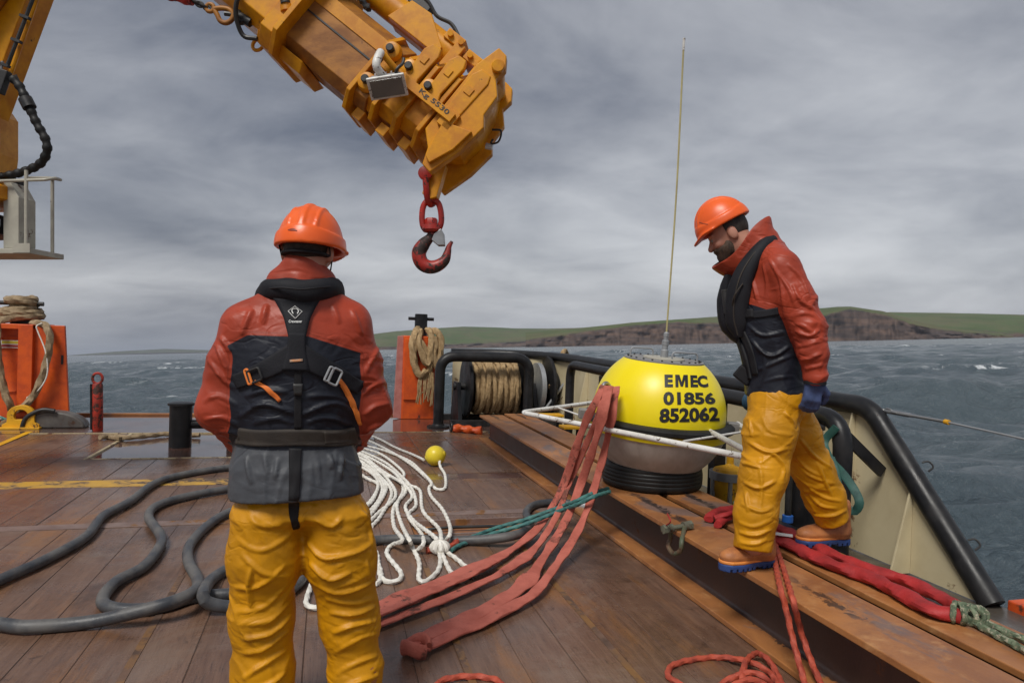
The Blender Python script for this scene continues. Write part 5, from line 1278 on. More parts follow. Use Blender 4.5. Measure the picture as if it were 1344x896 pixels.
s2 = obj('lifting_sling', strap(sB, .022, .012, ''), MT['sling2'] if 'sling2' in MT else MT['sling'], None, label='darker thin fold of faded red sling lying between the two broad slings', cat='sling')
s3 = thing('lifting_sling', 'faded red doubled sling from the buoy ending in a rolled eye on the open deck', 'sling', dk(545, 850))
obj('strand', strap(sC, .029, .015, ''), MT['sling'], s3); obj('strand', strap(sD, .027, .014, ''), MT['sling'], s3)
ec = dk(543, 848, .045)
q = np.linspace(-.2, 2 * np.pi - .9, 26)
obj('eye', sweep(np.array([ec + (.055 * math.cos(a) + .01, .045 * math.sin(a), .012 * math.sin(2 * a)) for a in q]), .032, 14, ry=.014, up=np.array([[math.cos(a), math.sin(a), 0] for a in q])), MT['sling'], s3)
# doubled fold on the first sling's spread end
obj('sling_fold', strap([(650, 736, .06, .02), (610, 757, .062, .026), (560, 778, .06, .026), (496, 806, .06, .028), (450, 824, .058, .024)], .025, .014, ''), MT['sling'], s1)

# ---------------------------------------------------------------- ropes and hoses on the deck
HR = .030
h1 = [(-60, 790), (0, 760.5), (58, 735), (112, 704.5), (135, 677), (170, 658), (201, 635), (239, 623), (305, 613), (350, 612), (372, 622), (350, 634), (309, 640), (251, 650), (209, 662), (195, 677), (210, 701), (210, 716), (189, 743), (154, 762), (136, 782), (140, 795), (174, 800), (216, 795), (255, 783), (309, 778), (360, 765), (420, 735), (496, 708.5), (605, 709), (672, 703, .07), (695, 690), (691, 672), (703, 662), (729, 659), (756, 661)]
e = thing('rubber_hose', 'long grey rubber hose snaking across the deck and curling up beside the beam', 'hose', dk(300, 700))
obj('hose', tube(deckpath(h1, HR), HR, .03, 14), MT['hose'], e)
a, b = dk(750, 661, HR), dk(768, 664, HR)
obj('end_fitting', join(cyl(a, b, .042, seg=16), cyl(b, b + (b - a) * .25, .055, seg=16)), MT['galv'], e)
h2 = [(-60, 810, HR), (0, 818.5), (39, 822), (116, 816), (185, 801, .075), (232, 787.6, .095), (257, 774, .085), (259, 759), (247, 735), (251, 712), (278, 685), (311, 668), (352, 660), (378, 676), (365, 706), (335, 728), (305, 743), (278, 760), (267, 778, .10), (274, 791, .06), (309, 796), (350, 790), (392, 764), (401, 740), (420, 712), (440, 700)]
obj('rubber_hose', tube(deckpath(h2, HR), HR, .03, 14), MT['hose'], None, label='second grey rubber hose looping beside the man in harness, crossing over the long one', cat='hose')
WR = .0135
wr = [
 [(556, 603, .05), (541, 596), (519, 587), (488, 572), (440, 560)],
 [(577, 598, .11), (577.5, 611, .03), (584, 623), (584, 640), (572, 641), (562, 629), (539, 609), (512, 592), (482, 578), (440, 566)],
 [(440, 575), (480, 584.6), (507, 592), (536, 604), (551, 616.5), (566, 633, .04), (563, 640), (566, 651), (580.6, 668), (590, 688), (590, 702, .09), (580, 714), (574, 720)],
 [(440, 578), (476, 588), (502, 597), (529, 619), (526.5, 631), (536, 636), (551, 643.5), (555, 670), (575, 692), (579, 706, .09), (577, 717)],
 [(440, 590), (480, 604), (507, 621), (531, 636, .045), (541, 651), (532, 665), (543, 683), (571, 705, .09), (575, 719)],
 [(440, 586), (478, 599), (499, 619), (524, 631), (529, 643.5), (521, 663), (526, 685), (536, 706, .09), (541, 717), (550, 737), (550, 759), (558, 762.7), (573, 751), (578, 737), (576, 720)],
 [(440, 583), (478, 597), (512, 616), (529, 633, .05), (532, 646), (517, 665), (517, 690), (528, 708, .09), (514, 715), (508, 727), (526, 751), (521, 762), (504, 761), (497, 747), (494, 725), (480, 712)],
 [(450, 590), (482, 606), (499, 626), (507, 641), (492, 668), (470, 690)],
 [(450, 588), (482, 602), (509, 629), (519, 651), (495, 674), (470, 700)],
 [(450, 594), (480, 609), (504, 636), (494, 663), (470, 680)],
 [(455, 610), (481, 627), (496, 636), (487, 656), (468, 672)],
 [(452, 600), (481, 613), (500, 634), (499, 652), (484, 672), (466, 690)],
 [(452, 585), (479, 594), (506, 607), (526, 624), (540, 640), (546, 662), (536, 676), (552, 698), (556, 712, .075), (548, 722)],
 [(452, 597), (482, 611), (505, 631), (514, 648), (500, 676), (488, 690)],
 [(450, 602), (482, 617), (496, 632), (490, 655), (476, 668)],
 [(578, 721), (588, 744), (593, 751), (604, 762)],
 [(580, 720), (598, 732), (611, 743), (622, 750)],
 [(480, 712), (494, 735), (500, 752), (497, 764), (488, 765), (478, 750)],
 [(440, 735), (415, 752), (409, 766), (402, 789), (409, 797), (425, 795), (450, 790)]]
e = thing('white_rope', 'white rope faked down in many bights on the deck, running out to the yellow float', 'rope', dk(540, 680))
for s in wr: obj('bight', rope(deckpath(s, WR), WR, .018, .09), MT['whiterope'], e)
kc = dk(577, 720, .03)
for k in range(4):
    q = np.linspace(0, 2 * np.pi, 16, endpoint=False); t_ = k * .8
    obj('knot', sweep(np.array([kc + (.05 * math.cos(a) * math.cos(t_), .05 * math.cos(a) * math.sin(t_), .012 + .028 * math.sin(a)) for a in q]), .018, 8, closed=True), MT['whiterope'], e)
fc = dk(571, 611, 0); fcc = fc + (0, 0, .104)
fl_ = thing('float_ball', 'small round yellow float threaded on the white rope', 'float', fc)
obj('ball', lathe([(.104 * math.sin(a) if 0 < k < 20 else .016, -.104 * math.cos(a)) for k, a in enumerate(np.linspace(.12, math.pi - .12, 21))], fcc, (.75, -.35, .25), 32), MT['tan'], fl_, auto=70)
obj('eye_rim', join(*[lathe([(.016, -.005), (.026, -.003), (.026, .006), (.016, .008)], fcc + s_ * .102 * np.array([.75, -.35, .25]) / np.linalg.norm([.75, -.35, .25]), (.75, -.35, .25), 16) for s_ in (-1, 1)]), MT['tan'], fl_)
e = thing('teal_rope', 'teal rope doubled from the foot of the buoy down to the deck pocket', 'rope', dk(600, 710))
obj('strand', rope([dk(798, 641, .335), dk(776, 648, .345), dk(757, 657, .30), dk(735, 665, .20), dk(691, 681, .11), dk(650, 693, .05), dk(600, 712, .02), dk(588, 717, .02)], .014, .02), MT['teal'], e)
obj('strand', rope([dk(800, 645, .335), dk(778, 652, .345), dk(757, 662, .28), dk(735, 670, .19), dk(691, 687, .11), dk(650, 699, .05), dk(606, 714, .02), dk(592, 722, .02)], .014, .02), MT['teal'], e)
obj('splice', rope([dk(560, 722, .02), dk(590, 717, .025), dk(600, 710, .03)], .02, .02), MT['redrope'], e)
# red rope coiled at the foot of the beam, with two parts up over the beam
RR = .0125
e = thing('red_rope', 'red flecked rope coiled on the deck, led up over the beam by the boot', 'rope', dk(960, 880))
obj('coil', rope(deckpath([(950, 935), (905, 905), (890, 896), (877, 886), (881, 874), (904, 866), (942, 862), (975, 866, .035), (1000, 875, .04), (1015, 888), (1024, 905), (1010, 925), (980, 935)], RR), RR, .012), MT['redrope'], e)
obj('coil', rope(deckpath([(976, 905), (974, 888, .05), (978, 870, .06), (984, 862, .05), (995, 857, .03), (1009, 866, .03), (1020, 884), (1030, 905), (1036, 925)], RR), RR, .012), MT['redrope'], e)
obj('coil', rope(deckpath([(935, 915), (948, 897, .03), (968, 886, .05), (986, 882, .06), (1004, 889, .055), (1014, 902), (1016, 920)], RR), RR, .012), MT['redrope'], e)
obj('coil', rope(deckpath([(950, 915), (962, 900, .045), (980, 892, .06), (997, 894, .05), (1008, 906, .03), (1006, 925)], RR), RR, .012), MT['redrope'], e)
obj('hanging_part', rope([dk(1004, 690, .335), dk(1013, 712, .335), dk(1017, 735, .334), atX(1024, 770, 1.90), atX(1032, 800, 1.89), dk(1041, 840, .17), dk(1056, 895, .06), dk(1066, 930, .013)], RR, .012), MT['redrope'], e)
obj('hanging_part', rope([dk(1008, 690, .335), dk(1017, 712, .335), dk(1028, 745, .335), dk(1034, 765, .334), atX(1041, 788, 1.90), dk(1052, 830, .18), dk(1066, 870, .09), dk(1080, 902, .05), dk(1096, 940, .013)], RR, .012), MT['redrope'], e)
obj('red_rope', rope(deckpath([(560, 925), (572, 900), (585, 891), (612, 887), (640, 889), (658, 897), (672, 925)], RR), RR, .012), MT['redrope'], None, label='bight of red rope lying on the open boards in front of the sling eye', cat='rope')
# red round slings on the beams
e = thing('round_sling', 'bright red round sling lying along the beam, hitched to a green rope at its end', 'sling', dk(1150, 750, .32))
def fat(pts, r, ry, z=.355): return sweep(smooth_path(np.array([dk(p[0], p[1], p[2] if len(p) > 2 else z) for p in pts]), .02), r, 14, ry=ry, up=(0, 0, 1), crumple=.16)
obj('strand', fat([(1000, 688), (1018, 692), (1040, 701), (1082, 722), (1128, 742), (1188, 761), (1230, 781), (1262, 799)], .036, .024), MT['slingred'], e)
obj('strand', fat([(1003, 694), (1018, 703), (1052, 722), (1097, 742), (1143, 758), (1188, 781), (1226, 801), (1258, 807)], .042, .026, .35), MT['slingred'], e)
obj('tag', obox(dk(1027, 701, .382), (.8, -.6, 0), (.6, .8, 0), (0, 0, 1), .05, .022, .002), MT['white'], e, smooth=False)
e2 = thing('round_sling', 'red round sling folded over the beam behind the walking man\'s forward leg', 'sling', dk(950, 675, .32))
obj('strand', fat([(995, 676), (968, 667), (949, 669), (934, 675), (930, 681, .345)], .026, .020), MT['slingred'], e2)
obj('strand', fat([(998, 684), (966, 676), (950, 681), (942, 688, .345)], .026, .020, .352), MT['slingred'], e2)
obj('strand', fat([(995, 680, .38), (970, 672, .385), (952, 675, .382), (938, 680, .36)], .018, .015), MT['slingred'], e2)
MT['camorope'] = mat('green_fleck_rope', (.16, .20, .12), (.05, .075, .045), .7, rust=.48, rustc=(.45, .42, .30), rscale=60, scale=40, bump=.5, bscale=160)
e = thing('green_rope', 'green flecked rope spliced to the end of the red round sling', 'rope', dk(1300, 825, .32))
kp = dk(1258, 802, .36)
for k in range(5):
    q = np.linspace(0, 2 * np.pi, 16, endpoint=False); t_ = .6 + k * .55
    obj('turn', sweep(np.array([kp + (.012 * k - .02, -.012 * k, 0) + np.array([.045 * math.cos(a) * math.cos(t_), .045 * math.cos(a) * math.sin(t_), .034 * math.sin(a)]) for a in q]), .011, 8, closed=True, lobes=3, amp=.14, pitch=.06), MT['camorope'], e)
obj('part', rope([kp, dk(1285, 812, .345), dk(1320, 829, .337), dk(1370, 850, .336), dk(1440, 890, .336)], .014, .012), MT['camorope'], e)
obj('part', rope([kp, dk(1278, 816, .34), dk(1310, 834, .336), dk(1360, 862, .336), dk(1420, 905, .336)], .014, .012), MT['camorope'], e)
# bow shackle over the beam edge
MT['shk'] = mat('shackle_pin', (.13, .14, .10), (.07, .055, .04), .45, rust=.45, rscale=25)
sh = thing('bow_shackle', 'green and rust bow shackle hanging over the edge of the beam', 'shackle', dk(890, 700, .3))
pa, pb = dk(874, 694, .335), dk(903, 689, .345)
d_ = (pb - pa) / np.linalg.norm(pb - pa)
obj('pin', join(cyl(pa - d_ * .01, pb + d_ * .03, .014, seg=14), cyl(pa - d_ * .02, pa + d_ * .012, .026, seg=6), cyl(pb - d_ * .005, pb + d_ * .022, .026, seg=6)), MT['shk'], sh)
l0, l1 = pa + d_ * .03, pb - d_ * .02
obj('bow', tube([l0, atX(880, 706, 1.90), atX(877, 716, 1.885), atX(884, 726, 1.88), atX(893, 722, 1.885), atX(895, 708, 1.895), l1], .013, .008, 10), mat('shackle_green', (.045, .10, .06), (.14, .07, .04), .45, rust=.46, rscale=30), sh)
obj('eye', join(cyl(l0 - d_ * .014, l0 + d_ * .014, .024, seg=16), cyl(l1 - d_ * .014, l1 + d_ * .014, .024, seg=16)), MT['shk'], sh)
obj('seizing', tube([pa + (0, 0, .02), dk(880, 684, .40), dk(876, 674, .42)], .004, .01, 6), MT['slingred'], sh)
# green webbing loop on the crash rail
e = thing('webbing_strap', 'green webbing strap hanging in a loop from the bent end of the crash rail', 'strap', atX(1120, 660, 3.02))
gp = [atX(1098, 560, 3.03), atX(1082, 580, 3.0), atX(1090, 603, 2.96), atX(1107, 622, 2.94), atX(1121, 642, 2.93), atX(1128, 660, 2.93), atX(1120, 671, 2.92), atX(1108, 660, 2.90), atX(1101, 640, 2.90), atX(1096, 620, 2.90), atX(1090, 600, 2.92)]
Q = smooth_path(gp, .02); obj('loop', sweep(Q, .024, 12, ry=.004, up=(-.6, -.75, .25)), MT['greenstrap'], e)
# guard wire from the rail knee
kn = knee + (.03, -.03, -.0)
e = thing('guard_wire', 'steel guard wire with turnbuckle running from the knee of the top rail', 'wire', kn)
wend = atX(1440, 598, 3.62); 
def wp(t): return kn + (wend - kn) * t
pts_px = [(1146, 534), (1160, 539), (1195, 545), (1240, 553), (1344, 576), (1440, 599)]
wpt = [atX(x, y, 3.56) for x, y in pts_px]
obj('wire', tube(wpt[3:], .006, .05, 8), MT['galv'], e)
obj('turnbuckle', join(tube(wpt[1:3], .014, .02, 10), tube(wpt[2:4], .010, .02, 10)), MT['steel'], e)
obj('clip', cyl(wpt[3], wpt[3] + (wpt[4] - wpt[3]) * .06, .015, seg=10), MT['yellowp'], e)
for k in range(4):
    c_ = atX(1148 + 9 * k, 535 + 2.0 * k, 3.56); q = np.linspace(0, 2 * np.pi, 14, endpoint=False); d_ = (wpt[3] - wpt[0]) / np.linalg.norm(wpt[3] - wpt[0])
    v_ = np.cross(d_, (0, 0, 1)) if k % 2 else np.array([0, 0, 1.0])
    obj('chain_link', sweep(np.array([c_ + d_ * .030 * math.cos(a) + v_ * .014 * math.sin(a) for a in q]), .006, 8, closed=True), MT['steel'], e)
# caged yellow float and blue footed stand behind the walking man
c_ = dk(958, 660, 0); c_ = np.array([3.05 - .22, 4.60, -.006]); c_ = np.array([atY(957, 640, 4.75)[0], 4.75, -.006])
e = thing('marker_float', 'yellow marker float with a rope tail sitting in a round steel cage', 'float', c_)
rz_ = float(atY(957, 618, 4.75)[2])
q = np.linspace(0, 2 * np.pi, 32, endpoint=False)
obj('cage_hoop', lathe([(.15, rz_ - .06), (.155, rz_ - .06), (.155, rz_), (.15, rz_)], (c_[0], c_[1], 0), seg=32), MT['galv'], e)
for a in np.linspace(0, 2 * np.pi, 6, endpoint=False): obj('cage_leg', box(c_[0] + .145 * math.cos(a) - .012, c_[0] + .145 * math.cos(a) + .012, c_[1] + .145 * math.sin(a) - .012, c_[1] + .145 * math.sin(a) + .012, -.006, rz_ - .062), MT['galv'], e, smooth=False)
obj('float', lathe([(.02, rz_ - .30), (.11, rz_ - .25), (.142, rz_ - .14), (.142, rz_ - .02), (.12, rz_ + .02), (.04, rz_ + .045), (.028, rz_ + .06), (.028, rz_ + .14), (.0, rz_ + .145)], (c_[0], c_[1], 0), seg=32), MT['yellowp'], e)
for k in range(5):
    pts = [(c_[0] + RNG.uniform(-.12, .12), c_[1] - .16 + RNG.uniform(-.05, .02), RNG.uniform(.02, .2)) for _ in range(5)]
    obj('rope_tail', tube(pts, .010, .02, 7), MT['redrope'] if k % 2 else MT['netteal'], e)
p_ = dk(1036, 690, .0); p_ = np.array([atY(1035, 650, 3.95)[0], 3.95, -.006])
e = thing('stand_pipe', 'dark stand pipe with a bright blue foot, between the walking man\'s legs', 'stand pipe', p_)
zt_ = float(atY(1035, 560, 3.95)[2]); zb_ = float(atY(1036, 681, 3.95)[2])
obj('pipe', cyl(p_, (p_[0], p_[1], zt_), .022, seg=14), MT['dark'], e); obj('collar', cyl((p_[0], p_[1], zb_ - .02), (p_[0], p_[1], zb_ + .03), .036, seg=16, ch=.004), MT['bluep'], e)
obj('head', cyl((p_[0], p_[1], zt_ - .12), (p_[0], p_[1], zt_ - .02), .045, seg=16, ch=.006), MT['greenstrap'], e)
obj('foot', lathe([(.07, 0), (.07, .015), (.03, .03), (.024, .06)], p_, seg=20), MT['dark'], e)
b_ = np.array([2.80, 3.95, -.006])
e = thing('tool_box', 'low black and yellow tool box on the gutter behind the walking man', 'box', b_)
obj('body', box(2.68, 3.0, 3.75, 4.0, -.006, .16), MT['blackrub'], e, smooth=False, bevel=.012); obj('latch', box(2.74, 2.94, 3.735, 3.749, .08, .13), MT['yellowp'], e, smooth=False, bevel=.004); obj('lid', box(2.67, 3.01, 3.74, 4.01, .161, .19), MT['blackrub'], e, smooth=False, bevel=.01)

# ---------------------------------------------------------------- people
def ridge(P, sc, seed, warp=.35, R=None):
    """soft creases: long where the scale is low, close where it is high"""
    Q = P if R is None else P @ R
    Q = Q + warp * .12 * np.stack([vnoise(P * 5 + seed), vnoise(P * 5 + seed + 31), vnoise(P * 5 + seed + 67)], 1)
    n = vnoise(Q * np.asarray(sc) + seed * 1.7)
    return 1 - np.minimum(1, np.abs(n) * 2.6)
def creases(P, amp, seed, sc=(5, 5, 15), tilt=.55):
    a = ridge(P, sc, seed, .8, rot(0, 0, tilt)); b = ridge(P, sc, seed + 9, .8, rot(0, 0, -tilt * .8)); c = ridge(P, np.asarray(sc) * (2.0, 2.0, 2.3), seed + 21, .9, rot(0, 0, tilt * .6))
    big = vnoise(P * 4.2 + seed)
    return amp * (np.maximum(a ** 1.4, b ** 1.4) * (.95 + .6 * big) + .38 * c ** 1.4 + .3 * big - .5)
def fold_field(frame, f, lines, amp=.010, wd=.030):
    """raised folds along lines of pixels, found on the plain garment f; returns the height to add at points P"""
    A, B, ta, tb, am = [], [], [], [], []
    for ln in lines:
        n = 3 * (len(ln) - 1) + 1; c = smooth_path(np.array([(x, y, 0) for x, y in ln], float), 6.0)[:, :2]
        P, _ = raycast(f, frame, c, 36); t = np.linspace(0, 1, len(P))
        av = RNG.uniform(.45, 1.15)
        ok = np.linalg.norm(np.diff(P, axis=0), axis=1) < .12
        for i in range(len(P) - 1):
            if ok[i]: A.append(P[i]); B.append(P[i + 1]); ta.append(t[i]); tb.append(t[i + 1]); am.append(av)
    A, B, ta, tb = map(np.array, (A, B, ta, tb)); AB = B - A; LL = (AB * AB).sum(1)
    def h(P):
        best = np.full(len(P), -.30)
        for a, ab, ll, u0, u1, av in zip(A, AB, LL, ta, tb, am):
            q = P - a; m = (q * q).sum(1) < (wd + .06) ** 2
            if not m.any(): continue
            q = q[m]; t = np.clip(q @ ab / ll, 0, 1); d = np.linalg.norm(q - t[:, None] * ab, axis=1)
            e = av * np.sin(np.pi * (u0 + (u1 - u0) * t)) ** .6
            best[m] = np.maximum(best[m], e * (np.clip(1 - d / wd, 0, 1) - .30 * np.clip(1 - np.abs(d - wd * 1.25) / (wd * .6), 0, 1)))
        return amp * (np.where(best <= -.2999, 0, best) - .25)
    return h
PLAIN = False
def garment(f, ff, core, lo, hi, h):
    """mesh of the garment, its drawn folds raised on the finished vertices"""
    global PLAIN
    PLAIN = True; V, Q = surface_nets(f, lo, hi, h); PLAIN = False
    e = .006; n = np.stack([core(V + e * np.eye(3)[i]) - core(V - e * np.eye(3)[i]) for i in range(3)], 1); n /= np.linalg.norm(n, axis=1)[:, None] + 1e-9
    return V + n * ff(V)[:, None], Q
def head_sdf(P, c, R):
    q = (P - c) @ R
    d = smin(s_ell(q, (0, -.012, .02), (.076, .094, .10)), s_ell(q, (0, .028, -.042), (.060, .068, .085)), .03)
    d = smin(d, s_ell(q, (0, .062, -.105), (.034, .032, .026)), .03)
    d = smin(d, s_ell(q, (0, .080, .018), (.050, .018, .012)), .015)
    for s in (-1, 1):
        d = smin(d, s_ell(q, (s * .04, .072, -.035), (.022, .02, .018)), .02)
        d = smax(d, -(np.linalg.norm(q - (s * .031, .100, -.004), axis=1) - .014), .012)
        d = smin(d, np.linalg.norm(q - (s * .031, .083, -.004), axis=1) - .0125, .003)
        d = smin(d, s_ell(q, (s * .079, -.012, -.022), (.011, .024, .034)), .008)
    d = smin(d, s_cap(q, (0, .090, .0), (0, .112, -.036), .009, .0155), .010)
    d = smin(d, s_ell(q, (0, .090, -.066), (.024, .012, .008)), .008); d = smin(d, s_ell(q, (0, .088, -.080), (.021, .012, .009)), .008)
    return smin(d, s_cap(q, (0, -.02, -.06), (0, -.045, -.21), .058, .066), .03)
def hand_sdf(P, wrist, fwd, palm, side, curl=.5, fat=1.0):
    """palm and five fingers; side = +1 when the thumb leaves towards cross(fwd, palm)"""
    f = np.asarray(fwd, float); f /= np.linalg.norm(f); n = np.asarray(palm, float); n = n - (n @ f) * f; n /= np.linalg.norm(n); s = np.cross(f, n) * side
    w = np.asarray(wrist, float)
    d = s_box(P, w + f * .055, (.038, .014 * fat, .046), np.stack([s, n, f], 1), .013)
    d = smin(d, s_cap(P, w - f * .03, w + f * .02, .028 * fat, .03), .02)
    for off, ln in ((.029, .068), (.010, .078), (-.010, .073), (-.028, .056)):
        p = w + f * .098 + s * off; a = .15; q = p
        r = .0098 * fat
        for k, fr in enumerate((.45, .32, .23)):
            a += curl * (.55, .8, .5)[k]; q2 = q + (f * math.cos(a) + n * math.sin(a)) * ln * fr
            d = smin(d, s_cap(P, q, q2, r, r * .93), .006); q = q2; r *= .94
    p = w + f * .03 + s * .036; q = p + (f * .55 + s * .65 + n * .35) * .045; q2 = q + (f * .85 + s * .1 + n * .45) * .032; q3 = q2 + (f * .9 - s * .15 + n * .4) * .022
    d = smin(d, s_cap(P, p, q, .014 * fat, .0115 * fat), .012); d = smin(d, s_cap(P, q, q2, .011 * fat, .010 * fat), .006); return smin(d, s_cap(P, q2, q3, .010 * fat, .0085 * fat), .006)
def boots(person, fr_, heel, toe, lean=0.0, nm='boot'):
    """one boot from the heel point to the toe point on the ground (frame coordinates)"""
    heel, toe = np.asarray(heel, float), np.asarray(toe, float); t = toe - heel; t[2] = 0; t /= np.linalg.norm(t); u = np.array([0, 0, 1.0]); s = np.cross(t, u)
    R = np.stack([s, t, u], 1); o = heel + t * .0
    def loc(P): return (P - o) @ R
    def outline(q):
        y = q[:, 1]; wd = np.interp(y, [0, .03, .09, .14, .21, .27, .305], [.030, .040, .041, .042, .054, .047, .016]); return np.abs(q[:, 0]) - wd, np.maximum(-.002 - y, y - .305)
    def upper(P):
        q = loc(P)
        d = smin(s_cap(q, (0, .055, .075), (0, .055, .20), .050, .054), s_cap(q, (0, .06, .065), (0, .17, .062), .048, .046), .04)
        d = smin(d, s_ell(q, (0, .225, .058), (.050, .075, .042)), .03); d = smin(d, s_ell(q, (0, .05, .06), (.043, .052, .05)), .02)
        d = smax(d, .034 - q[:, 2], .008); d = smax(d, q[:, 2] - .235, .006)
        cre = ridge(q, (4, 18, 18), 3.3, .4); return d - .003 * cre * (q[:, 2] > .06)
    def welt(P):
        q = loc(P); a, b = outline(q); zt = .050 + .012 * np.clip((np.abs(q[:, 1] - .14) < .035) * 1.0, 0, 1) ; d = smax(smax(a - .002, b, .02), np.abs(q[:, 2] - .042) - .0075, .004); return d
    def sole(P):
        q = loc(P); a, b = outline(q); a = a - .003; d = smax(smax(a, b, .025), np.abs(q[:, 2] - .0175) - .0175, .003)
        lug = np.maximum(np.abs(((q[:, 1] + .012) % .03) - .015) - .0045, np.maximum(q[:, 2] - .016, .030 - np.abs(q[:, 0])))
        arch = np.maximum(np.abs(q[:, 1] - .115) - .018, q[:, 2] - .012)
        return np.maximum(np.maximum(d, -lug), -arch)
    lo = np.minimum(heel, toe) + (-.09, -.09, -.01); hi = np.maximum(heel, toe) + (.09, .09, .29)
    V, Q = surface_nets(upper, lo, hi, .006); b = obj('boot', (fr_.world(V), Q), MT['bootl'], person, auto=0)
    V, Q = surface_nets(welt, lo, hi, .0045, 4); obj('welt', (fr_.world(V), Q), MT['bootw'], b, auto=0)
    V, Q = surface_nets(sole, lo, hi, .0045, 4); obj('sole', (fr_.world(V), Q), MT['sole'], b, auto=50)
    return b
def helmet(person, fr_, c, R, marks=None):
    """hard hat; c is the middle of its rim plane, R columns right, forward, up"""
    rr = np.array([.109, .132, .138])
    def f(P):
        q = (P - c) @ R
        d = s_ell(q, (0, 0, 0), rr); rib = np.minimum(np.abs(q[:, 0]) - .013, np.abs(np.abs(q[:, 0]) - .048) - .006)
        d = np.minimum(d, smax(s_ell(q, (0, 0, 0), rr + .005), rib, .006)); d = smax(d, -q[:, 2] - .004, .006)
        band = smax(s_ell(q, (0, 0, -.01), rr + (.010, .011, .0)), np.maximum(q[:, 2] - (.036 + .012 * np.cos(q[:, 0] * 20)), -.016 - q[:, 2]), .006)
        d = np.minimum(d, band)
        ang = np.hypot(q[:, 0] / (rr[0] + .012), (q[:, 1] - .03) / (rr[1] + .012)) - 1
        peak = smax(smax(ang * .13, np.abs(q[:, 2] + .010 + .35 * np.maximum(q[:, 1] - .12, 0)) - .005, .004), .045 - q[:, 1], .03)
        d = smin(d, peak, .012)
        return np.maximum(d, -s_ell(q, (0, 0, -.012), rr - .008))
    V, Q = surface_nets(f, c - .21, c + .21, .005); o = obj('helmet', (fr_.world(V), Q), MT['helmet'], person, auto=0)
    return o, f
def sub_sweep(fr_, pts, r, **k):
    V, F_ = tube(pts, r, k.pop('step', .015), k.pop('seg', 16), **k); return fr_.world(V), F_

# ------------------------------------------------ the man in harness, seen from behind
m1 = Frame((-.085, 2.46, 0)); p = m1.pix
man1 = thing('person', 'man in orange helmet, yellow oilskin trousers and black safety harness, standing with his back turned', 'person', (m1.G[0], m1.G[1], 0), m1.rz)
Z = lambda py: float(p(392, py)[2]); XX = lambda px: float(p(px, 500)[0])
k1 = [(Z(r), XX(c), y, rx, ry) for r, c, y, rx, ry in ((395, 393, .0, .115, .085), (415, 393, .0, .17, .115), (440, 392, .0, .205, .138), (480, 390, .0, .212, .150), (530, 390, .0, .208, .148), (560, 390, .005, .200, .140), (573, 390, .005, .192, .134), (586, 391, .005, .200, .14), (610, 393, .005, .220, .155), (636, 394, .005, .228, .166), (652, 395, .005, .230, .172))]
aL = [(p(324, 432), .072), (p(302, 480, .01), .074), (p(291, 535, .02), .078), (p(318, 570, .16), .066), (p(352, 588, .27), .054)]
aR = [(p(456, 428), .072), (p(473, 480, .01), .074), (p(483, 535, .02), .078), (p(458, 570, .16), .066), (p(428, 588, .27), .054)]
shL = [(p(372, 398, .0), .070), (p(324, 428, .0), .076)]; shR = [(p(414, 396, .0), .070), (p(456, 424, .0), .076)]
def t1_torso(P): return smin(smin(s_stack(P, k1), chain(P, shL), .05), chain(P, shR), .05)
def t1_arms(P): return np.minimum(chain(P, aL, .04), chain(P, aR, .04))
zhem = Z(648)
def jacket1_core(P):
    d = smin(t1_torso(P), t1_arms(P), .065)
    col = smin(s_cap(P, p(396, 352, -.01), p(396, 392, -.01), .070, .092), s_cap(P, p(372, 372, 0), p(420, 372, 0), .060), .03)
    return smin(d, col, .025)
ff_j1 = fold_field(m1, jacket1_core, [[(270, 471), (295, 501), (310, 511)], [(264, 527), (285, 519), (311, 533)], [(266, 551), (290, 548), (312, 560)], [(281, 448), (294, 478), (300, 500)], [(275, 573), (296, 566), (314, 574)], [(288, 440), (303, 462)],
    [(511, 529), (492, 534), (478, 546)], [(506, 500), (490, 506), (474, 520)], [(500, 452), (488, 474), (478, 492)], [(507, 558), (492, 560), (476, 570)], [(498, 580), (480, 584), (468, 580)],
    [(312, 548), (345, 530), (388, 543)], [(394, 545), (440, 529), (474, 548)], [(318, 520), (350, 512), (380, 516)], [(400, 520), (440, 520), (470, 534)], [(330, 556), (360, 549), (384, 556)], [(402, 555), (430, 548), (462, 558)],
    [(322, 596), (330, 636)], [(345, 594), (352, 622)], [(416, 596), (421, 638)], [(451, 594), (446, 632)], [(364, 600), (360, 630)], [(434, 594), (436, 616)], [(330, 405), (316, 440)], [(462, 404), (476, 440)], [(350, 398), (344, 425)], [(437, 398), (446, 425)]], .015, .0135)
def jacket1(P):
    d = jacket1_core(P); nb = np.abs(d) < .05
    if nb.any():
        Q = P[nb]; sl = 1 / (1 + np.exp((t1_arms(Q) - t1_torso(Q) + .0) * 80)); low = np.clip((Z(520) - Q[:, 2]) / .10, 0, 1)
        a = .0045 + .011 * sl * np.clip((Z(440) - Q[:, 2]) / .12, 0, 1) + .006 * low
        c = creases(Q, 1.0, 4.0, (3.2, 4, 10), .5)
        ver = ridge(Q, (22, 12, 2.0), 6, .4) - .5
        d[nb] -= (0 if PLAIN else ff_j1(Q)) + .42 * a * c * (1 - .5 * (Q[:, 2] < Z(630))) + .005 * low * (1 - sl) * ver
    hem = zhem + .010 * np.sin(P[:, 0] * 9 + 1) - P[:, 2]
    return smax(d, hem, .012)
V, Q = garment(jacket1, ff_j1, jacket1_core, np.array([-.50, -.30, zhem - .05]), np.array([.46, .46, Z(325)]), .0052)
xb = [XX(x) for x in (290, 296, 326, 385, 402, 470, 480, 490)]; zb = [Z(y) for y in (470, 457, 441, 441, 440, 460, 476, 500)]
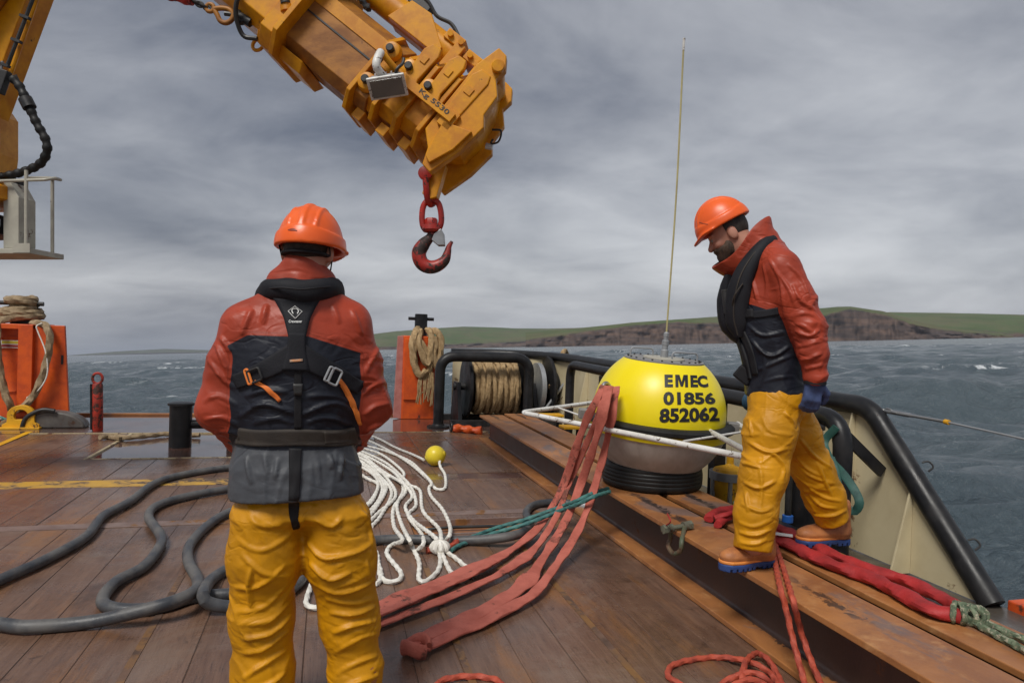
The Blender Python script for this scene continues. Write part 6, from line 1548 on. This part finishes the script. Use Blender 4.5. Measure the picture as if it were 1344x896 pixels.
reg = np.where((V[:, 2] < Z(582)) & (t1_torso(V) < t1_arms(V) + .03), -1, np.maximum(V[:, 2] - np.interp(V[:, 0], xb, zb), t1_torso(V) - t1_arms(V) - .012))  # lower panel marked for the painted sky sheen; the cloth is the same navy
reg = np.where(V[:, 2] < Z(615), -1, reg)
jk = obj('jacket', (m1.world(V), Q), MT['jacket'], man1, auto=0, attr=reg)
lgL = [(p(352, 640, .0), .125), (p(347, 730, .0), .116), (p(344, 810, .01), .104), (p(347, 880, .01), .098), (p(348, 945, .0), .098)]
lgR = [(p(438, 640, .0), .125), (p(447, 730, .0), .118), (p(458, 810, .02), .100), (p(466, 880, .01), .090), (p(470, 945, .0), .092)]
def trous1_core(P):
    return smin(smin(chain(P, lgL, .05), chain(P, lgR, .05), .022), s_ell(P, m1.pix(394, 650, 0), (.205, .145, .09)), .05)
ff_t1 = fold_field(m1, trous1_core, [[(306, 706), (343, 722), (387, 700)], [(314, 726), (346, 752), (382, 757)], [(306, 772), (338, 770), (376, 742)], [(306, 804), (346, 797), (381, 766)], [(310, 818), (353, 815), (384, 788)], [(314, 840), (356, 831), (386, 806)], [(312, 860), (346, 852), (382, 828)], [(316, 892), (346, 872), (380, 852)], [(322, 905), (350, 900), (380, 880)], [(322, 676), (346, 690), (372, 690)],
    [(400, 710), (425, 732), (465, 726), (491, 712)], [(404, 738), (432, 759), (462, 752)], [(417, 770), (445, 778), (478, 769), (495, 758)], [(424, 786), (465, 792), (496, 783)], [(430, 804), (465, 806), (494, 795)], [(434, 832), (465, 820), (496, 815)], [(437, 858), (472, 838), (499, 831)], [(440, 884), (478, 866), (500, 860)], [(444, 905), (476, 892), (500, 886)], [(412, 680), (436, 690), (452, 676)], [(474, 660), (486, 690), (490, 720)], [(397, 652), (396, 672), (396, 698)], [(330, 740), (326, 770), (330, 800)], [(482, 735), (486, 760)]], .0165, .0140)
def trous1(P):
    d = trous1_core(P)
    nb = np.abs(d) < .05
    if nb.any():
        Q = P[nb]; d[nb] -= (0 if PLAIN else ff_t1(Q)) + .0055 * creases(Q, 1.0, 14.0, (2.6, 3.4, 8.5), .62) + .0015 * ridge(Q, (14, 14, 34), 5.0, .8)
    d = d + .035 * np.clip((P[:, 2] - Z(672)) / .06, 0, 1)
    return smax(smax(d, .055 - P[:, 2], .006), P[:, 2] - Z(628), .01)
V, Q = garment(trous1, ff_t1, trous1_core, (-.42, -.26, .03), (.42, .28, Z(598)), .0052)
obj('trousers', (m1.world(V), Q), MT['trousers'], man1, auto=0)
# body
H1R = rot(math.radians(-17), math.radians(-4), 0); h1c = p(405, 324, .02)
def body1(P):
    d = head_sdf(P, h1c, H1R)
    d = smin(d, s_stack(P, [(z, a, b, c * (.72 if z > Z(560) else .55), e * (.72 if z > Z(560) else .55)) for z, a, b, c, e in k1]), .04)
    for A in (aL, aR): d = smin(d, chain(P, [(q, r * .58) for q, r in A], .03), .03)
    for A in (lgL, lgR): d = smin(d, chain(P, [(q, r * .52) for q, r in A] + [(A[-1][0] * (1, 1, 0) + (0, .0, .06), .045)], .03), .04)
    d = smin(d, s_ell(P, p(394, 660, 0), (.12, .08, .09)), .05)
    for A, sd in ((aL, -1), (aR, 1)): d = smin(d, hand_sdf(P, A[-1][0], (-sd * .75, .5, .05), (0, -.3, -1), sd, .55), .012)
    return d
V, Q = surface_nets(body1, (-.48, -.25, .02), (.46, .52, Z(262)), .0080)
obj('body', (m1.world(V), Q), MT['skin'], man1, auto=0)
hm, hf = helmet(man1, m1, p(408, 322, .02), H1R)
f_hair = lambda P: (lambda q: smax(smax(s_ell(q, (0, -.012, .02), (.081, .100, .106)), q[:, 1] - .012, .01), -.085 - q[:, 2], .01))((P - h1c) @ H1R)
V, Q = surface_nets(f_hair, h1c - .15, h1c + .15, .006); obj('hair', (m1.world(V), Q), MT['hair'], man1, auto=0)
# helmet cradle strap and its adjuster
f_cr = lambda P: (lambda q: smax(smax(s_ell(q, (0, -.012, -.03), (.085, .104, .2)), np.abs(q[:, 2] + .034) - .006, .003), q[:, 1] - .02, .01))((P - h1c) @ H1R)
V, Q = surface_nets(f_cr, h1c - .16, h1c + .16, .005); cs = obj('helmet_cradle', (m1.world(V), Q), MT['strap'], hm, auto=0)
for sg in (-1, 1):
    for py_ in (-.055, .005): obj('chin_strap', sub_sweep(m1, [h1c + H1R @ np.array(v) for v in ((sg * .085, py_, .0), (sg * .082, .0, -.06), (sg * .066, .03, -.10))], .006, ry=.002, up=H1R[:, 0], seg=8), MT['strap'], hm)
# marks on the helmet
hand = [[(372, 317), (371, 323), (373, 327), (376, 326), (376, 322), (374, 322)], [(384, 316), (380, 318), (380, 325), (384, 327)]]
for l in ([(377, 318.5), (374.5, 319), (374, 325), (376.5, 326.5), (378, 324), (376.5, 323)], [(385, 318.5), (381.5, 319.5), (381.5, 325), (385, 326)]):
    obj('hand_lettering', ribbon_on(hf, m1, l, 1.3, .0008, 5, 1.0, .001), MT['ink'], hm, auto=0)
obj('oval_badge', ribbon_on(hf, m1, [(378, 302), (382, 301.5), (386, 301.5), (390, 303)], [1.5, 5, 5, 1.5], .0008, 7, 1.0, .001), mat('badge', (.25, .03, .01), None, .4), hm, auto=0)
# life jacket collar and harness
cpt = [p(356, 440, .17), p(349, 410, .14), p(345, 390, .06), p(352, 381, -.035), p(371, 380, -.085), p(395, 382, -.100), p(418, 380, -.09), p(436, 378, -.04), p(443, 386, .05), p(441, 410, .13), p(434, 440, .16)]
hz = obj('life_collar', sub_sweep(m1, cpt, .026, ry=.037, up=(0, 0, 1), crumple=.07), MT['vest'], man1)
obj('collar_seam', sub_sweep(m1, [q + np.array([0, -.041, .004]) for q in cpt[3:8]], .0035, seg=6), MT['strap'], hz)
def J(name, line, w_, th=.007, m='strap', parent=None, f=None, na=11, st=3.0): return obj(name, ribbon_on(f or jacket1, m1, line, w_, th, na, st), MT[m] if isinstance(m, str) else m, parent or hz, auto=0)
J('back_panel', [(390, 392), (390, 414), (390, 444)], [74, 42, 27], .012, 'vest')
J('back_panel', [(390, 438), (389, 462), (388, 486)], [27, 30, 44], .013, 'vest')
J('shoulder_strap', [(394, 458), (366, 476), (338, 490), (309, 501)], [34, 34, 27, 24], .010, 'vest')
J('shoulder_strap', [(386, 458), (412, 476), (440, 491), (473, 509)], [34, 34, 27, 22], .010, 'vest')
J('spine_strap', [(391, 482), (391, 520), (391, 562)], 12, .006); J('clip', [(391, 503), (391, 518)], [16, 12], .014, 'dark')
J('waist_belt', [(313, 572), (340, 575), (390, 574), (440, 575), (467, 571)], 27, .010, 'belt', man1)
J('belt_patch', [(424, 574), (455, 573)], 22, .0125, 'belt', man1)
un = lambda P: np.minimum(jacket1(P), trous1(P))
J('crotch_strap', [(388, 588), (387, 620), (386, 655), (386, 678), (389, 692)], [20, 19, 18, 17, 13], .007, 'strap', man1, un)
sil = MT['galv']
def buckle(cx, cy, w_, h_, ang, m):
    P, n = raycast(jacket1, m1, [(cx, cy)]); c = P[0] + n[0] * .018; nn = n[0]; a = np.array([math.cos(ang), 0, math.sin(ang)]); a -= (a @ nn) * nn; a /= np.linalg.norm(a); b = np.cross(nn, a)
    q = [c + a * w_ * i + b * h_ * j for i, j in ((-1, -1), (1, -1), (1, 1), (-1, 1), (-1, -1))]
    return obj('buckle', bent([m1.world(v) for v in [(q[0] + q[1]) / 2, q[1], q[2], q[3], q[0], (q[0] + q[1]) / 2]], .0042, .008, 8), m, hz)
buckle(338, 492, .022, .020, .35, MT['dark']); buckle(330, 494, .006, .024, .35, MT['orangetape']); buckle(437, 494, .016, .026, -.4, sil); buckle(429, 490, .006, .024, -.4, sil)
J('tape_end', [(326, 486), (331, 500)], 4, .014, 'orangetape'); J('tape_end', [(336, 500), (346, 507), (357, 514), (368, 526)], [6, 6, 6, 5], .012, 'orangetape')
J('tape_end', [(443, 498), (452, 510), (462, 530), (472, 556)], [7, 7, 6.5, 6], .012, 'orangetape')
J('label_tab', [(381, 474), (397, 473)], 4, .016, mat('tab', (.35, .28, .22), (.6, .25, .1), .7, scale=80))
d4 = [(388, 402), (397, 411), (388, 420), (379, 411), (388, 402)]
for a, b in zip(d4[:-1], d4[1:]): J('emblem', [a, b], 1.3, .0165, 'white', na=5, st=1.0)
th = np.linspace(math.radians(-235), math.radians(55), 14)
J('emblem', [(388 + 4.2 * math.cos(a), 410.4 + 4.4 * math.sin(a)) for a in th], 2.2, .0165, 'white', na=5, st=.8)
obj('emblem_name', text_on(jacket1, m1, 'Crewsaver', ((380, 421.8), (396.5, 421.8), (396.5, 425.8), (380, 425.8)), .01, .0165), MT['white'], hz, smooth=False)
boots(man1, m1, p(348, 950, 0) * (1, 0, 0) + (0, -.08, .001), p(348, 950, 0) * (1, 0, 0) + (-.06, .24, .001)); boots(man1, m1, p(470, 950, 0) * (1, 0, 0) + (0, -.08, .001), p(470, 950, 0) * (1, 0, 0) + (.06, .24, .001))

# ------------------------------------------------ the man stepping along the beams
d2 = ray(1005, 448); d2[2] = 0; d2 /= np.linalg.norm(d2)
G2 = d2 * 3.65; m2 = Frame((G2[0], G2[1], 0)); p = m2.pix
man2 = thing('person', 'bearded man in orange helmet, black life vest and blue glove, stepping along the beams', 'person', (G2[0], G2[1], .32), m2.rz)
Z2 = lambda py: float(p(1005, py)[2]); X2 = lambda px: float(p(px, 450)[0])
k2 = [(Z2(r), X2(c), y, rx, ry) for r, c, y, rx, ry in ((322, 1000, 0, .075, .10), (345, 1008, .0, .118, .17), (380, 1009, .0, .155, .20), (420, 1010, .0, .168, .205), (460, 1014, .0, .165, .195), (495, 1021, .0, .158, .19), (524, 1025, .0, .165, .20))]
near = [(p(1026, 352, -.165), .092), (p(1046, 395, -.19), .080), (p(1061, 432, -.20), .074), (p(1067, 462, -.21), .064), (p(1070, 492, -.215), .055)]
farm = [(p(1016, 352, .165), .090), (p(1018, 400, .20), .078), (p(1012, 440, .22), .068), (p(1006, 492, .20), .052)]
def t2_torso(P): return s_stack(P, k2)
def t2_arms(P): return np.minimum(chain(P, near, .05), chain(P, farm, .05))
def jacket2_core(P):
    d = smin(t2_torso(P), t2_arms(P), .035)
    d = smin(d, chain(P, [(p(1016, 338, -.10), .075), (p(1016, 338, .10), .075)]), .05)
    # high collar and hood rolled behind the neck
    h = chain(P, [(p(990, 302, -.005), .062), (p(1000, 318, 0), .080), (p(1000, 338, 0), .098)], .03)
    h = smax(h, (P - RC) @ AX + .055, .02)
    q = P - RC; u, v, w_ = q @ RD, q @ AX, q[:, 1]
    k = np.clip((v + .20) / .20, 0, 1); ru = .105 + .070 * k; rw = .100 + .022 * k
    cu = -.006 * k
    e = (np.hypot((u - cu) / ru, w_ / rw) - 1) * np.minimum(ru, rw) + .004 * np.sin(np.arctan2(w_, u) * 5 + v * 30)
    sh_ = smax(smax(np.abs(e) - .009, v - .004 - .02 * np.sin(np.arctan2(w_, u) * 2 + .6), .008), -.21 - v, .01)
    solid = smax(smax(e, v + .10, .02), -.24 - v, .02)
    h = smin(smin(h, solid, .02), sh_, .02)
    return smin(d, h, .03)
RC = p(972, 322, 0); _r = p(934, 352, 0) - p(1006, 290, 0); RD = _r / np.linalg.norm(_r); AX = np.array([-abs(RD[2]), 0, abs(RD[0])])
zh2 = Z2(517)
H2R = rot(math.radians(90 + 5), math.radians(-31), 0); h2c = p(955, 305, .0)
ff_j2 = fold_field(m2, jacket2_core, [[(1007, 337), (1024, 369), (1028, 413)], [(987, 366), (994, 396)], [(1040, 372), (1052, 395), (1074, 408)], [(1034, 416), (1060, 411), (1078, 421)], [(1042, 434), (1062, 441), (1078, 431)], [(1045, 454), (1062, 452), (1077, 446)], [(1048, 473), (1064, 470), (1080, 463)], [(1038, 425), (1056, 428), (1072, 442)], [(1014, 350), (1036, 380), (1044, 404)], [(1034, 345), (1052, 366), (1064, 390)], [(1050, 486), (1066, 482), (1082, 478)], [(1000, 345), (1006, 372), (1004, 398)],
    [(984, 445), (1010, 467), (1039, 454)], [(994, 486), (1023, 473), (1042, 466)], [(998, 502), (1020, 496), (1044, 494)], [(980, 425), (1000, 440), (1030, 436)], [(1000, 452), (1004, 480), (998, 508)]], .015, .0135)
def jacket2(P):
    d = jacket2_core(P); nb = np.abs(d) < .05
    if nb.any():
        Q = P[nb]; sl = 1 / (1 + np.exp((t2_arms(Q) - t2_torso(Q)) * 80))
        low = np.clip((Z2(430) - Q[:, 2]) / .10, 0, 1)
        c = creases(Q, 1.0, 27.0, (3.5, 4, 10.5), .5); c2 = creases(Q, 1.0, 35.0, (5, 4, 7), .9)
        d[nb] -= (0 if PLAIN else ff_j2(Q)) + .45 * sl * (.005 + .012 * np.clip((Z2(375) - Q[:, 2]) / .1, 0, 1)) * c + .45 * (1 - sl) * (.003 + .008 * low) * c2
    # the face looks out of the open front of the collar
    q = (P - h2c) @ H2R
    d = smax(d, -smax(s_ell(q, (0, .04, -.02), (.082, .11, .12)), -q[:, 1] - .06, .02), .008)
    return smax(d, zh2 + .012 * np.sin(P[:, 0] * 14) - P[:, 2], .01)
V, Q = garment(jacket2, ff_j2, jacket2_core, (-.42, -.36, zh2 - .04), (.48, .36, Z2(280)), .0052)
xb = [X2(x) for x in (940, 960, 985, 1010, 1060)]; zb2 = [Z2(y) for y in (402, 402, 402, 410, 420)]
reg = np.maximum(V[:, 2] - np.interp(V[:, 0], xb, zb2), np.where((V[:, 2] < Z2(512)) & (V[:, 0] < X2(1046)), -.3, t2_torso(V) - t2_arms(V) - .005))
jk2 = obj('jacket', (m2.world(V), Q), MT['jacket'], man2, auto=0, attr=reg)
nl = [(p(1018, 528, -.08), .122), (p(1010, 570, -.12), .118), (p(1001, 625, -.18), .104), (p(992, 675, -.22), .096), (p(989, 712, -.24), .092)]
flg = [(p(1028, 528, .09), .120), (p(1046, 570, .13), .112), (p(1066, 615, .18), .100), (p(1082, 652, .22), .094), (p(1091, 678, .25), .090)]
nE, fE = nl[-1][0], flg[-1][0]; nD = nE - nl[-2][0]; nD /= np.linalg.norm(nD); fD = fE - flg[-2][0]; fD /= np.linalg.norm(fD)
def trous2_core(P): return smin(smin(chain(P, nl, .05), chain(P, flg, .05), .02), s_ell(P, m2.pix(1023, 522, 0), (.15, .185, .12)), .05)
ff_t2 = fold_field(m2, trous2_core, [[(1000, 590), (1016, 596), (1029, 612), (1027, 630)], [(973, 607), (998, 613)], [(979, 578), (1008, 593), (1036, 588)], [(974, 632), (996, 640), (1020, 630)], [(971, 660), (998, 671), (1016, 664)], [(968, 685), (990, 691), (1014, 681)], [(968, 698), (992, 702), (1012, 694)], [(969, 711), (990, 714), (1008, 707)], [(1000, 545), (1010, 565), (1034, 570)], [(984, 548), (986, 572)], [(996, 600), (1000, 640), (996, 670)], [(1030, 540), (1042, 556)], [(978, 645), (982, 672)],
    [(1048, 573), (1070, 599), (1094, 615)], [(1038, 593), (1059, 615), (1080, 626)], [(1050, 616), (1070, 628), (1102, 636)], [(1054, 634), (1080, 652), (1107, 658)], [(1062, 650), (1078, 664), (1100, 668)], [(1064, 676), (1091, 677), (1113, 669)], [(1072, 604), (1082, 630), (1092, 652)]], .0165, .0140)
def trous2(P):
    a = chain(P, nl, .05); a = smax(a, (P - nE) @ nD - .03, .006); b = chain(P, flg, .05); b = smax(b, (P - fE) @ fD - .02, .006)
    d = smin(a, b, .02); d = smin(d, s_ell(P, p(1023, 522, 0), (.15, .185, .12)), .05); nb = np.abs(d) < .05
    if nb.any():
        Q = P[nb]; d[nb] -= (0 if PLAIN else ff_t2(Q)) + .0055 * creases(Q, 1.0, 48.0, (2.8, 3.4, 8.5), .6) + .0015 * ridge(Q, (14, 14, 34), 8.0, .8)
        # side seam and knee patch edge
        d[nb] -= .0025 * np.clip(1 - np.abs(Q[:, 0] - (nl[2][0][0] + .0)) / .006, 0, 1) * (Q[:, 1] < -.1)
    return smax(d, P[:, 2] - Z2(498), .01)
V, Q = garment(trous2, ff_t2, trous2_core, (-.36, -.42, .36), (.56, .46, Z2(496)), .0052)
obj('trousers', (m2.world(V), Q), MT['trousers'], man2, auto=0)
def body2(P):
    d = head_sdf(P, h2c, H2R); d = smin(d, s_stack(P, [(z, a, b, c * .72, e * .75) for z, a, b, c, e in k2]), .05)
    d = smin(d, s_cap(P, h2c + H2R @ np.array([0, -.03, -.10]), p(1004, 345, 0), .06, .08), .04)
    for A in (near, farm): d = smin(d, chain(P, [(q, r * .6) for q, r in A], .03), .03)
    for A in (nl, flg): d = smin(d, chain(P, [(q, r * .62) for q, r in A], .03), .04)
    d = smin(d, s_ell(P, p(1023, 522, 0), (.11, .14, .10)), .05)
    d = smin(d, hand_sdf(P, farm[-1][0], (-.1, 0, -1), (0, -1, 0), 1, .5), .012)
    return smin(d, hand_sdf(P, near[-1][0] + (0, 0, -.03), (-.12, .05, -1), (-.25, .95, 0), 1, .6), .012)
V, Q = surface_nets(body2, (-.45, -.38, .36), (.5, .40, Z2(246)), .0060)
obj('body', (m2.world(V), Q), MT['skin'], man2, auto=0)
for w_, sd, pn in ((near[-1][0] + (0, 0, -.025), 1, (-.25, .95, 0)), (farm[-1][0] + (0, 0, -.0), 1, (0, -1, 0))):
    fg = lambda P: hand_sdf(P, w_, (-.12, .05 if pn[1] > 0 else 0, -1), pn, sd, .6, 1.28) - .0025
    V, Q = surface_nets(fg, w_ - (.13, .13, .24), w_ + (.13, .13, .06), .004); obj('glove', (m2.world(V), Q), MT['glove'], man2, auto=0)
cf = near[-1][0]
obj('cuff', sub_sweep(m2, [cf + (-.002, 0, .02), cf + (0, 0, -.012), cf + (0, 0, -.042)], .049), MT['strap'], man2); cf = farm[-1][0]; obj('cuff', sub_sweep(m2, [cf + (0, 0, .02), cf + (0, 0, -.04)], .046), MT['strap'], man2)
hm2, hf2 = helmet(man2, m2, p(948, 294, .0), H2R)
bear = lambda P: (lambda q: smax(smax(smin(smin(s_ell(q, (0, .034, -.062), (.066, .070, .075)), s_ell(q, (0, .070, -.108), (.040, .036, .034)), .02), s_cap(q, (-.03, .094, -.055), (.03, .094, -.055), .011), .01), q[:, 2] - np.interp(q[:, 1], [-.03, .02, .05, .09], [.01, -.025, -.052, -.05]), .01), -(s_ell(q, (0, .108, -.072), (.024, .014, .012))), .004))((P - h2c) @ H2R)
V, Q = surface_nets(lambda P: bear(P) - .0025, h2c - .17, h2c + .17, .005); obj('beard', (m2.world(V), Q), MT['beard'], man2, auto=0)
f_h = lambda P: (lambda q: smax(smax(s_ell(q, (0, -.012, .02), (.080, .099, .105)), q[:, 1] - .015, .01), -.06 - q[:, 2], .01))((P - h2c) @ H2R)
V, Q = surface_nets(f_h, h2c - .15, h2c + .15, .006); obj('hair', (m2.world(V), Q), MT['hair'], man2, auto=0)
for sg in (-1, 1):
    q = (sg * .031, .0935, -.004); o_ = h2c + H2R @ np.array([sg * .031, .0855, -.004])
    obj('eye', (lambda VF: (m2.world(VF[0]), VF[1]))(lathe([(.0115 * math.sin(a), -.0115 * math.cos(a)) for a in np.linspace(0, math.pi, 10)], o_, H2R[:, 1], 12)), mat('eye', (.5, .48, .45), (.1, .07, .05), .2, bump=0), man2)
# life vest: a bulky yoke over the shoulders and down the chest
for sg in (-1, 1):
    y_ = sg * .105
    vp = [p(1014, 318, sg * .055), p(1004, 322, y_), p(990, 338, sg * .135), p(976, 362, sg * .145), p(968, 392, sg * .135), p(967, 418, sg * .12), p(972, 440, sg * .10)]
    vv = obj('life_vest', sub_sweep(m2, vp, np.interp(np.linspace(0, 1, len(smooth_path(vp, .015))), [0, .25, .6, .9, 1], [.030, .042, .062, .058, .03]), ry=.036, up=np.array([-.5, sg * 1.0, .1])), MT['vest'], man2)
    obj('piping', sub_sweep(m2, [q + np.array([-.012, sg * .036, 0]) for q in vp[1:]], .0035, seg=6), MT['belt'], vv)
vb = obj('vest_front', sub_sweep(m2, [p(956, 362, 0), p(955, 376, 0), p(953, 395, 0), p(955, 420, 0), p(964, 438, 0), p(972, 448, 0)], np.interp(np.linspace(0, 1, len(smooth_path([p(956, 362, 0), p(955, 376, 0), p(953, 395, 0), p(955, 420, 0), p(964, 438, 0), p(972, 448, 0)], .015))), [0, .12, .35, .75, 1], [.02, .036, .046, .046, .022]), ry=.080, up=(0, 1, 0)), MT['vest'], man2)
cy_ = p(944, 392, -.05); obj('gas_cylinder', (lambda VF: (m2.world(VF[0]), VF[1]))(cyl(p(951, 380, -.085), p(955, 412, -.085), .018, seg=14, ch=.004)), MT['dark'], vb)
def K(name, line, w_, th=.007, m='strap', parent=None, f=None): return obj(name, ribbon_on(f or jacket2, m2, line, w_, th, 9, 3.0), MT[m], parent or vb, auto=0)
K('chest_strap', [(975, 414), (1000, 412), (1022, 408)], 13, .009, 'vest'); K('chest_strap', [(972, 430), (985, 460), (992, 492)], 9, .008); K('crotch_strap', [(968, 440), (978, 470), (984, 498)], 7, .010)
K('reinforcement', [(976, 412), (990, 411)], 15, .012, 'strap')
bk_ = p(978, 498, -.12)
obj('harness_pouch', (lambda VF: (m2.world(VF[0]), VF[1]))(obox(p(977, 492, -.06), (.8, 0, -.6), (0, 1, 0), (.6, 0, .8), .045, .05, .035)), MT['strap'], vb, smooth=False, bevel=.01)
for a_, b_ in (((968, 372), (976, 424)),): obj('lanyard_hook', sub_sweep(m2, [p(961, 408, -.12), p(958, 418, -.13), p(960, 428, -.13), p(965, 424, -.13), p(964, 412, -.125)], .005, seg=8), MT['galv'], vb)
obj('lanyard', sub_sweep(m2, [p(975, 372, -.19), p(964, 388, -.19), p(961, 404, -.15), p(962, 412, -.13)], .004, seg=6), MT['belt'], vb)
un2 = lambda P: np.minimum(jacket2(P), trous2(P))
# printing on the helmet
obj('helmet_print', text_on(hf2, m2, 'SAFETY', ((919, 290.5), (928, 292), (928, 294), (919, 292.5)), 0, .001) if False else ribbon_on(hf2, m2, [(918, 292), (923, 293.5), (929, 294.5)], 2.2, .0008, 5, 1.0, .001), mat('dark_print', (.30, .05, .015), None, .4), hm2, auto=0)
hN, tN = dk(1008, 741, .322), dk(949, 748, .322); dN = (tN - hN); dN /= np.linalg.norm(dN)
boots(man2, m2, m2.local(hN - dN * .02), m2.local(hN + dN * .29))
hF, tF = dk(1112, 713, .352), dk(1043, 716, .352); dF = (tF - hF) / np.linalg.norm(tF - hF)
boots(man2, m2, m2.local(hF), m2.local(hF + dF * .305))
